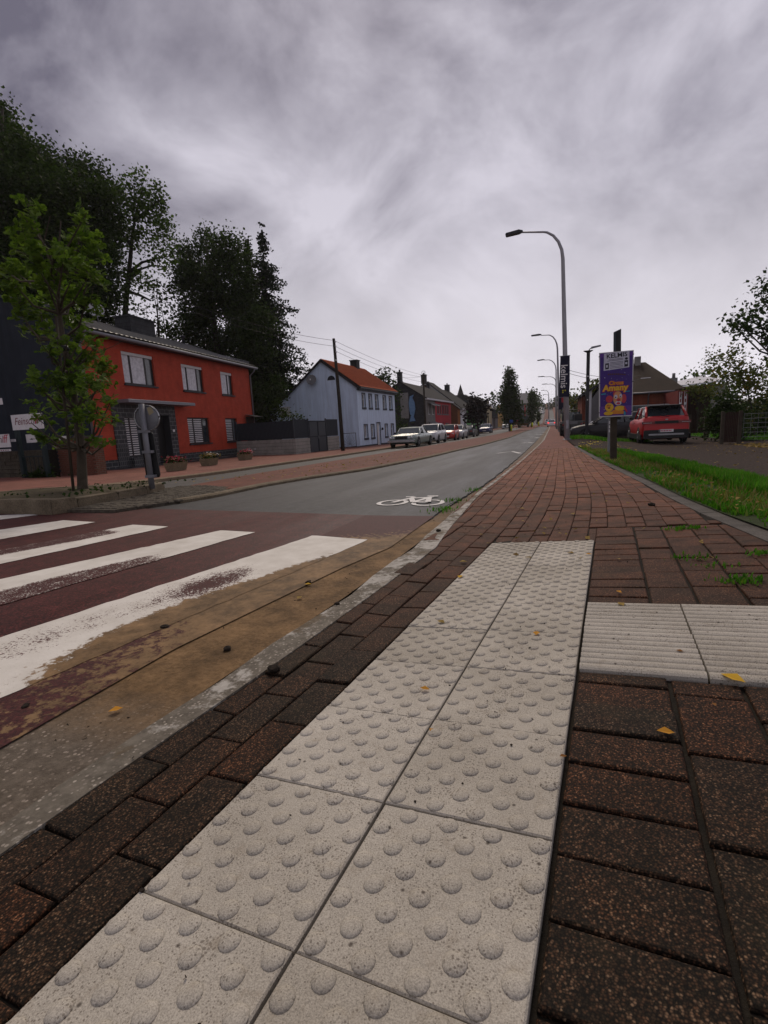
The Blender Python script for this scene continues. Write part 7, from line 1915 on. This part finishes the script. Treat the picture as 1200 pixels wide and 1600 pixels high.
MB().prism([(e0[0], e0[2]), (e1[0], e1[2]), (e2[0], e2[2]), (e3[0], e3[2])], lambda a, b, d: (a, d, b), .10, .14).build('plank', M['black'], wpo)
MB().prism([(e0[0] - .004, e0[2]), (e0[0] + .035, e0[2]), (e3[0] + .035, e3[2]), (e3[0] - .004, e3[2] - .01)], lambda a, b, d: (a, d, b), .085, .098).build('batten', M['gateblue'], wpo)
gp0 = grd(951.5, 711, V); gzv = float(V(gp0[0], gp0[1])); gt_ = aty(951, 653, gp0[1])
gpo = thing('grey_post', 'short galvanised steel post beside the wooden post in the grass', 'post', (gp0[0], gp0[1], gzv))
MB().bev(-.035, .035, -.035, .035, -.1, gt_[2] - gzv - .02, .005).build('post', M['metal'], gpo)
MB().box(-.08, .08, -.05, .05, gt_[2] - gzv - .02, gt_[2] - gzv).build('cap', M['metal'], gpo)
for k in range(3): MB().box(-.02, .02, -.038, -.0355, .5 + k * .09, .56 + k * .09).build('sticker', M['signwhite'], gpo)
c0, c1_, c2_, c3_ = aty(935.8, 652, YPo), aty(987.6, 650, YPo), aty(990.2, 547, YPo), aty(936, 551.5, YPo)
po_ = thing('circus_poster', 'purple circus poster with a clown and a white town notice on a board', 'poster', c0)
PX = [np.array([q[0] - c0[0], q[2] - c0[2]]) for q in (c0, c1_, c2_, c3_)]
def pq(u, v):      # u 0..1 across, v 0..1 downwards
    b = PX[3] * (1 - u) + PX[2] * u; a = PX[0] * (1 - u) + PX[1] * u
    return b * (1 - v) + a * v
LAY = [0]
def flatpoly(name, pts, mat, raw=False, step=True):
    if step: LAY[0] += 1
    y = -.0125 - .0006 * LAY[0]
    P2 = [(pq((x - 75) / 670, (yy - 235) / 1265) if not raw else pq(x, yy)) for x, yy in pts]
    MB().prism([tuple(p) for p in P2], lambda a, b, d: (a, d, b), y, y + .0005).build(name, mat, po_)
def blob_(name, cx_, cy_, rx, ry, mat, n=18, a0=0, a1=2 * PI): flatpoly(name, [(cx_ + rx * math.cos(a), cy_ + ry * math.sin(a)) for a in np.linspace(a0, a1, n, endpoint=(a1 - a0 < 6))], mat)
MB().prism([tuple(p) for p in PX], lambda a, b, d: (a, d, b), -.012, .004).build('board', M['whiteblind'], po_)
pc = lambda n, c: flat('print_' + n, c, .4)
PU, PW_, PBk, PO, PR_, PY_, PSk, PCy, PLv = pc('purple', (.045, .014, .17)), pc('white', (.50, .49, .58)), pc('black', (.012, .011, .02)), pc('orange', (.55, .20, .02)), pc('red', (.40, .03, .05)), pc('yellow', (.62, .36, .02)), pc('skin', (.55, .24, .10)), pc('cyan', (.02, .22, .35)), pc('violet', (.10, .03, .24))
flatpoly('print', [(.025, .012), (.975, .012), (.985, .985), (.035, .985)], PU, True)
flatpoly('print', [(90, 250), (730, 262), (730, 330), (90, 330)], PLv)
flatpoly('print', [(90, 1290), (730, 1290), (722, 1478), (92, 1482)], PLv)
flatpoly('notice', [(172, 262), (662, 240), (664, 552), (166, 590)], PW_)
def ptext(txt, x, y, size, mat, squash=1.0, bold=0.0, rot=0.0, shear=0.0):
    LAY[0] += 1
    p = pq((x - 75) / 670, (y - 235) / 1265)
    text_mb(txt, size / 1265 * (PX[3][1] - PX[0][1]), mat, 'lettering', po_, Matrix.Translation((p[0], -.0127 - .0006 * LAY[0], p[1])) @ RX @ Matrix.Rotation(rot, 4, 'Z'), shear, .0003, 'CENTER', squash, bold)
ptext('KELMIS', 420, 312, 118, PBk, 1.02, .0025, .05)
for k, (x0, x1, y) in enumerate(((265, 545, 382), (235, 540, 405), (290, 545, 440), (285, 545, 465), (285, 540, 490), (285, 545, 520), (290, 550, 545))): flatpoly('text_line', [(x0, y), (x1, y - 12), (x1, y - 4), (x0, y + 8)], PBk, step=(k == 0))
flatpoly('text_box', [(196, 452), (268, 447), (268, 560), (196, 566)], PBk); flatpoly('text_box', [(570, 418), (640, 414), (640, 534), (570, 540)], PBk, step=False)
blob_('stamp', 606, 384, 30, 24, PBk)
flatpoly('text_mark', [(215, 480), (245, 478), (245, 530), (215, 532)], PW_); flatpoly('text_mark', [(585, 455), (625, 453), (625, 490), (585, 492)], PW_, step=False)
for k in range(9):
    a = k / 8; x = 265 + 320 * a; y = 655 + 25 * a - 40 * a * (1 - a) + 10
    flatpoly('arc_text', [(x - 15, y - 14), (x + 12, y - 10), (x + 12, y + 16), (x - 15, y + 12)], M['brownclad'], step=(k == 0))
for k, (x, y, s) in enumerate(((188, 725, 16), (322, 745, 8), (532, 745, 7), (428, 780, 7), (515, 590, 10), (580, 650, 10), (240, 1062, 7), (310, 1025, 8), (178, 1175, 8), (182, 1355, 15), (620, 1235, 7), (608, 775, 6), (285, 590, 7), (650, 700, 6))):
    flatpoly('star', [(x, y - s), (x + s * .25, y - s * .25), (x + s, y), (x + s * .25, y + s * .25), (x, y + s), (x - s * .25, y + s * .25), (x - s, y), (x - s * .25, y - s * .25)], PW_, step=(k == 0))
ptext('Circus', 418, 842, 100, PR_, 1.0, .010); ptext('Circus', 416, 840, 100, PO, 1.0, .004)
ptext('Amany', 402, 940, 160, PR_, 1.0, .014); ptext('Amany', 400, 936, 160, PY_, 1.0, .006)
flatpoly('mark', [(120, 1040), (210, 1030), (210, 1052), (120, 1062)], PCy); flatpoly('mark', [(595, 1008), (690, 1002), (690, 1020), (595, 1026)], PCy, step=False)
# generic clown and a yellow companion, flat print
blob_('figure_hair', 282, 1150, 72, 72, PR_); blob_('figure_hair', 572, 1150, 50, 90, PR_)
blob_('figure_hair', 420, 1045, 70, 45, PR_)
blob_('figure_jacket', 450, 1450, 150, 95, PO, 18, PI, 2 * PI)
blob_('figure_collar', 500, 1335, 110, 48, PY_)
blob_('figure_face', 450, 1140, 92, 140, PSk)
blob_('figure_white', 412, 1110, 32, 40, PW_); blob_('figure_white', 508, 1095, 26, 38, PW_); blob_('figure_white', 462, 1235, 62, 42, PW_)
blob_('figure_eye', 408, 1122, 12, 16, PBk); blob_('figure_eye', 505, 1110, 10, 14, PBk)
blob_('figure_mouth', 462, 1240, 40, 24, PR_); blob_('figure_nose', 466, 1172, 38, 32, PR_)
blob_('figure_companion', 282, 1310, 88, 82, PY_); blob_('figure_companion', 262, 1290, 46, 40, PO); blob_('figure_ruff', 265, 1430, 95, 40, PY_); blob_('figure_eye', 255, 1275, 9, 11, PBk); blob_('figure_eye', 300, 1275, 9, 11, PBk); blob_('figure_mouth', 278, 1325, 25, 14, M['brownclad'])
flatpoly('figure_sleeve', [(590, 1290), (650, 1410), (620, 1420), (570, 1330)], PR_); blob_('bottle_mark', 592, 1440, 20, 42, PCy)
for u_, v_ in ((.0, .06), (.0, .47), (.0, .93), (.985, .06), (.985, .47), (.985, .93)):
    p = pq(u_, v_); MB().box(p[0] - .008, p[0] + .016, -.016, .012, p[1] - .006, p[1] + .006).build('cable_tie', M['black'], po_)

# ------------------------------------------------------------------ sign seen from behind, bollards, flower troughs
sb = np.array([-5.76, 5.84, iz(-5.76, 5.84)])
Zs_ = float(RM[:, 2] @ (sb - np.array([0, 0, CAM_H]))); SRZ = math.atan2(RM[1, 0], RM[0, 0])
sgn = thing('road_sign', 'round road sign and dark plate seen from behind on the planter island', 'road sign', sb, SRZ)
_sn = np.array([-math.sin(SRZ), math.cos(SRZ), 0]); _sx = np.array([math.cos(SRZ), math.sin(SRZ), 0])
def s5(px, py):
    d = ray(px, py); p = d * ((sb @ _sn) / (d @ _sn)) + np.array([0, 0, CAM_H]) - sb
    return np.array([p @ _sx, 0.0, p[2]])
MB().tube([(0, 0, -.05), s5(229.5, 700), s5(220.5, 631)], [.042, .042, .042], 10).build('pole', M['metal'], sgn)
c_ = s5(227, 653); rr_ = 18.8 * Zs_ / FPX
m_ = MB(); m_.lathe([(rr_ * .2, .05), (rr_ * .97, .05), (rr_, .055), (rr_, .08), (rr_ * .99, .085), (rr_ * .2, .085)], tuple(c_), 36, axis='y'); disc = m_.build('sign_disc', M['metal'], sgn)
rm_ = MB()
rm_.tube([c_ + np.array([rr_ * math.cos(a), .05, rr_ * math.sin(a)]) for a in np.linspace(0, 2 * PI, 40)], .012, 6); rm_.build('sign_rim', M['chrome'], disc)
MB().prism([tuple(s5(x, y)[[0, 2]]) for x, y in ((227, 638), (233, 634), (238, 644), (231, 649))], lambda a, b, d: (a, d, b), .045, .049).build('sticker', M['beige'], disc)
pp2 = [s5(x, y)[[0, 2]] for x, y in ((215.5, 680), (217, 676.5), (234, 675.5), (236.5, 678), (247.5, 742), (246, 746.5), (229, 748), (226, 745))]
MB().prism([tuple(q) for q in pp2], lambda a, b, d: (a, d, b), .05, .075).build('sign_plate', M['black'], sgn)
for (x, y) in ((224.5, 674), (231.5, 706), (236, 744)):
    q = s5(x, y); MB().box(q[0] - .07, q[0] + .07, -.05, .05, q[2] - .02, q[2] + .02).build('clamp', M['metal'], sgn)
M['boll'] = flat('bollard_yellow', (.62, .68, .03), .5)
M['signblue'] = flat('sign_blue', (.02, .06, .26), .5)
def bollard(label, px, py_, y, w, blue):
    b = aty(px, py_, y); bz = Tz(b[0], y) + .04
    o = thing('traffic_bollard', label, 'bollard', (b[0], y, bz), 0, 'yellow bollards on the median')
    MB().lathe([(w, 0), (w, .9), (w * .8, 1.0), (w * .2, 1.03)], (0, 0, 0), 12).build('post', M['boll'], o)
    if blue:
        MB().tube([(0, 0, 1.0), (0, 0, 1.75)], .03, 6).build('pole', M['metal'], o); MB().lathe([(.02, -.02), (.3, -.02), (.3, .02), (.02, .02)], (0, -.04, 1.55), 20, axis='y').build('sign_disc', M['signblue'], o)
    return o
bollard('yellow bollard with blue round sign under the tallest columnar tree', 799, 674, 83.5, .13, True)
bollard('yellow bollard in front of the second columnar tree', 831.8, 664, 115, .16, False)
bollard('small yellow bollard in front of the farthest columnar tree', 841.5, 658, 128, .16, False)
q = aty(808, 668, 98); rs_ = thing('stop_sign', 'red round sign right of the tallest columnar tree', 'road sign', (q[0], 98, Tz(-6, 98)))
MB().tube([(0, 0, 0), (0, 0, 2.0)], .03, 6).build('pole', M['metal'], rs_); MB().lathe([(.02, -.02), (.33, -.02), (.33, .02), (.02, .02)], (0, -.04, 1.45), 20, axis='y').build('sign_disc', M['signred'], rs_)
M['trough'] = pm('tan_concrete_trough', (.20, .155, .095), (.14, .11, .07), 6, .9, .6, 30, fine=.3)
for k, (px, py, wpx, lab, mt) in enumerate(((276, 735, 33, 'tan flower trough with crimson flowers nearest the house door', 'flower'), (327.5, 727, 27, 'tan flower trough with mixed dry flowers under the larger lower window', 'leaf_dry'), (383.5, 718.5, 25, 'tan flower trough with pink and white flowers at the far end of the red house', 'flower'))):
    b = grd(px, py, T, .08); Zc = float(RM[:, 2] @ np.array([b[0], b[1], b[2] - CAM_H])); w = wpx * Zc / FPX * 1.02
    o = thing('flower_trough', lab, 'flower trough', b, FR.rz, 'flower troughs before the red house')
    h_ = .30
    MB().add([(-w * .42, -.18, 0), (w * .42, -.18, 0), (w * .42, .18, 0), (-w * .42, .18, 0), (-w * .5, -.24, h_), (w * .5, -.24, h_), (w * .5, .24, h_), (-w * .5, .24, h_), (-w * .45, -.19, h_ - .02), (w * .45, -.19, h_ - .02), (w * .45, .19, h_ - .02), (-w * .45, .19, h_ - .02)],
             [(3, 2, 1, 0), (0, 1, 5, 4), (1, 2, 6, 5), (2, 3, 7, 6), (3, 0, 4, 7), (4, 5, 9, 8), (5, 6, 10, 9), (6, 7, 11, 10), (7, 4, 8, 11), (8, 9, 10, 11)]).build('trough', M['trough'], o)
    n = 260; P = np.column_stack([rv.uniform(-w * .5, w * .5, n), rv.normal(0, .14, n), h_ + np.abs(rv.normal(.07, .06, n))])
    leaves('foliage', P, .085, M['leaf_bush'], o, up=.6)
    n = 190; P = np.column_stack([rv.uniform(-w * .5, w * .5, n), rv.normal(-.05, .15, n), h_ + np.abs(rv.normal(.12, .06, n))])
    leaves('flowers', P, .07, M[mt], o, up=1.2)
    if k: n = 60; P = np.column_stack([rv.uniform(0, w * .5, n), rv.normal(-.05, .15, n), h_ + np.abs(rv.normal(.13, .06, n))]); leaves('pale_flowers', P, .06, M['whiteblind'], o, up=1.2)

# right-hand garden fence
yg = 22.0
g0, g1 = aty(1127, 692, yg), aty(1154, 695, yg); gtop = aty(1140, 644.5, yg)[2]
zg = Tz(6.4, yg)
wg_ = thing('wooden_gate', 'weathered wooden slat gate between two posts before the round bush', 'gate', (g0[0], yg, zg))
wd_ = g1[0] - g0[0]; hg = gtop - zg
for x in (0, wd_): MB().bev(x - .055, x + .055, -.055, .055, -.1, hg + .05, .015).build('post', M['wood'], wg_)
for k in range(8):
    x = .07 + (wd_ - .14) * k / 8; MB().box(x + .006, x + (wd_ - .14) / 8 - .006, rs.uniform(-.008, .0), .02, .06, hg + rs.uniform(-.02, .03)).build('slat', M['shed'], wg_)
for z in (.3, hg - .2): MB().box(.05, wd_ - .05, .022, .05, z, z + .07).build('rail', M['wood'], wg_)
fe = thing('wire_fence', 'thin wire fence with concrete posts along the lawn at the right edge', 'fence', (g1[0] + .1, yg - .05, zg))
for k in range(6): MB().tube([(0, 0, .25 + k * .17), (7.5, -.7, .25 + k * .17)], .006, 4, cap=False).build('wire', M['metal'], fe)
for k in range(1, 4): MB().bev(k * 2.3 - .04, k * 2.3 + .04, -.04 - k * .22, .04 - k * .22, -.1, 1.2, .01).build('post', M['edging'], fe)
for k in range(34): MB().tube([(k * .22, -.0205 * k, .2), (k * .22, -.0205 * k, 1.12)], .004, 4, cap=False).build('wire', M['metal'], fe)
for (px, py, pt_, lab) in ((1076, 682, 648, 'dark fence post right behind the red crossover'), (1102, 686, 645, 'dark fence post left of the round bush')):
    b = grd(px, py, V); t_ = aty(px, pt_, b[1])
    o = thing('fence_post', lab, 'fence post', b); MB().bev(-.08, .08, -.08, .08, -.1, t_[2] - b[2], .02).build('post', M['wood'], o)
b = grd(1192.5, 674, V); t_ = aty(1195, 607, b[1])
o = thing('washing_line_pole', 'pale T shaped washing line pole on the lawn', 'pole', b); H_ = t_[2] - b[2]
MB().tube([(0, 0, -.1), (.05, 0, H_)], .05, 8).build('pole', M['graystone'], o); MB().tube([(-.7, 0, H_), (.7, 0, H_ + .03)], .035, 8).build('crossbar', M['graystone'], o)

# ------------------------------------------------------------------ fallen leaves, clods, grit, litter
FL_SHAPE = np.array([(0, -.5, .02), (.2, -.2, .07), (.34, .1, .10), (.12, .35, .05), (0, .5, .0), (-.16, .3, .06), (-.36, .02, .12), (-.2, -.25, .06), (0, .0, .0)])
M['leaf_yellow'] = leaf_mat('yellow_fallen_leaf', (.52, .30, .02), (.55, .34, .04), .2)
M['leaf_brown'] = leaf_mat('brown_fallen_leaf', (.16, .075, .025), (.22, .10, .03), .2)
for k, (px, py, wpx, mt, lab) in enumerate(((1040, 1146, 22, 'leaf_autumn', 'bright orange fallen leaf lying on the dark pavers right of the tactile strip'), (1145, 1062, 30, 'leaf_yellow', 'yellow fallen leaf at the lower edge of the grooved tiles'), (967, 926, 10, 'leaf_autumn', 'small orange leaf on the pavers just above the grooved tiles'), (970, 945.5, 14, 'leaf_dry', 'pale tan leaf on the top edge of the first grooved tile'), (838, 991, 13, 'leaf_autumn', 'orange brown leaf among the domes near the top of the tactile strip'), (664, 1078, 14, 'leaf_autumn', 'orange leaf on the left tactile column'), (674, 1143, 9, 'leaf_autumn', 'small orange leaf beside the middle joint of the tactile strip'), (689, 973, 13, 'leaf_dry', 'tan leaf near the left edge of the tactile strip'), (181, 1111, 18, 'leaf_autumn', 'orange leaf lying alone on the bare gutter concrete'), (481, 914, 10, 'leaf_yellow', 'small yellow leaf on the sandy gutter beside a clod'), (468, 935, 11, 'leaf_dry', 'pale leaf on the sandy gutter below the yellow leaf'), (1116, 1103, 8, 'leaf_brown', 'brown leaf stuck in a paver joint below the yellow leaf'), (719, 902, 11, 'leaf_yellow', 'pale yellow leaf on the pavers left of the tactile strip'), (920, 867, 9, 'leaf_autumn', 'orange leaf at the right edge of the tactile strip near its top'), (880, 1184, 10, 'leaf_brown', 'dark brown leaf at the right edge of the tactile strip'), (1062, 1019, 9, 'leaf_brown', 'dark leaf in the grooves of the first grooved tile'))):
    fn = Spave if px > 560 else T
    b = grd(px, py, fn, .006); Zc = float(RM[:, 2] @ np.array([b[0], b[1], b[2] - CAM_H])); s = wpx * Zc / FPX * 1.15
    a = rv.uniform(0, 2 * PI); R2 = np.array([[math.cos(a), -math.sin(a), 0], [math.sin(a), math.cos(a), 0], [0, 0, 1]])
    V_ = (FL_SHAPE * np.array([1, 1, 1.0]) * s) @ R2.T
    me = bpy.data.meshes.new('fallen_leaf'); me.from_pydata([tuple(v) for v in V_], [], [(i, (i + 1) % 8, 8) for i in range(8)]); me.materials.append(M[mt])
    o = link(bpy.data.objects.new('fallen_leaf', me)); o.location = b + np.array([0, 0, .004])
    tag(o, lab, 'leaf', 'fallen leaves on the paving')
M['clod'] = pm('dark_soil_clod', (.016, .012, .009), (.03, .022, .016), 30, .95, .6, 120)
def rock(r, seed):
    rr = np.random.default_rng(seed); bm = bmesh.new(); bmesh.ops.create_icosphere(bm, subdivisions=2, radius=r)
    for v in bm.verts: v.co *= 1 + rr.normal(0, .13); v.co.z *= .62
    me = bpy.data.meshes.new('clod'); bm.to_mesh(me); bm.free(); me.materials.append(M['clod']); return me
for k, (px, py, wpx, lab) in enumerate(((428, 1047, 20, 'dark soil clod on the outer edge of the paver border'), (257, 981, 12, 'dark clod at the sandy end of the first zebra stripe'), (527, 944, 8, 'small dark clod on the pale kerb strip'), (482, 911, 9, 'dark clod beside the small yellow leaf in the gutter'), (355, 1015, 12, 'flat dark clod in the sandy gutter'), (40, 1105, 12, 'dark clod on the gutter at the left edge'), (222, 1392, 8, 'dark clod at the left corner of a tactile tile joint'), (1018, 790, 11, 'black clod on the edging stone by the grass'), (685, 912 - 82, 8, 'dark clod in the gutter beyond the zebra stripe'))):
    fn = Spave if px > 560 else T
    if px in (428, 222): fn = Spave
    b = grd(px, py, fn, .004); Zc = float(RM[:, 2] @ np.array([b[0], b[1], b[2] - CAM_H])); s = wpx * Zc / FPX / 2
    o = link(bpy.data.objects.new('soil_clod', rock(s, k))); o.location = b + np.array([0, 0, s * .3]); tag(o, lab, 'clod', 'clods on the paving')
def scatter(name, xy, fn, size, mat, up=2.5, dz=.006):
    P = np.column_stack([xy, fn(xy[:, 0], xy[:, 1]) + dz]); return tag(leaves(name, P, size, mat, None, up=up, var=.6), kind='stuff')
n = 420; yy = rv.uniform(.3, 4.2, n); xx = rv.uniform(-.95, .95, n)
scatter('grit', np.column_stack([xx, yy]), Spave, .006, M['clod'], 1.0, .008)
n = 240; yy = rv.uniform(.6, 5, n); xx = np.array([gut_x(y) for y in yy]) + rv.uniform(0, .5, n)
scatter('gutter_grit', np.column_stack([xx, yy]), T, .010, M['clod'], 1.0, .0)
n = 200; yy = 2.5 + 20 * rv.random(n) ** 1.3; xx = rv.uniform(-.5, .8, n)
scatter('pavement_leaves', np.column_stack([xx, yy]), Spave, .028, M['leaf_dry'], 2.5, .010)
n = 2600; yy = rv.uniform(5, 24, n); xx = rv.uniform(1.8, 12, n); k_ = rv.random(n) < np.clip(.25 + .75 * np.exp(-((xx - 8.5) / 3.0) ** 2) + .5 * np.exp(-((xx - 2.2) / .5) ** 2), 0, 1)
scatter('yard_leaves', np.column_stack([xx, yy])[k_], V, .045, M['leaf_dry'], 2.5, .012)
n = 2600; yy = rv.normal(19.6, 1.1, n); xx = rv.uniform(6.2, 14, n)
scatter('leaf_litter', np.column_stack([xx, yy]), V, .075, M['leaf_dry'], 2.0, .015)
n = 160; yy = rv.uniform(3, 12, n); xx = np.array([edge_x(y) for y in yy]) + .15 + rv.gamma(1.5, .18, n)
scatter('verge_leaves', np.column_stack([xx, yy]), V, .032, M['leaf_dry'], 2.0, .05)
n = 260; tt = rv.random(n); yy = 8 + 12 * rv.random(n); xx = np.array([medlo_x(y) for y in yy]) - .2 - rv.random(n) * 3
scatter('median_leaves', np.column_stack([xx, yy]), T, .05, M['leaf_dry'], 2.5, .06)
n = 130; yy = rv.uniform(4.2, 6.6, n); xx = rv.uniform(-7.6, -5.4, n)
P = np.column_stack([xx, yy, [iz(a, b) + .03 for a, b in zip(xx, yy)]]); tag(leaves('planter_weeds', P, .05, M['leaf_bush'], None, up=.4), kind='stuff')
n = 300; P = np.column_stack([rv.normal(-17.6, .35, n), rv.normal(12.7, .12, n), np.abs(rv.normal(0, .2, n)) - .6]); tag(leaves('wall_weeds', P, .14, M['leaf_bush'], None, up=.4), kind='stuff')
# light mist
SC.cycles.volume_step_rate = 4
hb = MB().box(-640, 640, -320, 820, -34, 46).build('haze', [], None)
hm, hn, hl_, _b = newmat('haze'); hn.remove(_b)
pv_ = hn.new('ShaderNodeVolumePrincipled'); pv_.inputs['Color'].default_value = (.9, .89, .92, 1); pv_.inputs['Density'].default_value = .00024; pv_.inputs['Anisotropy'].default_value = .2
hl_.new(pv_.outputs[0], hn['Material Output'].inputs['Volume'])
hb.data.materials.append(hm); hb['kind'] = 'stuff'
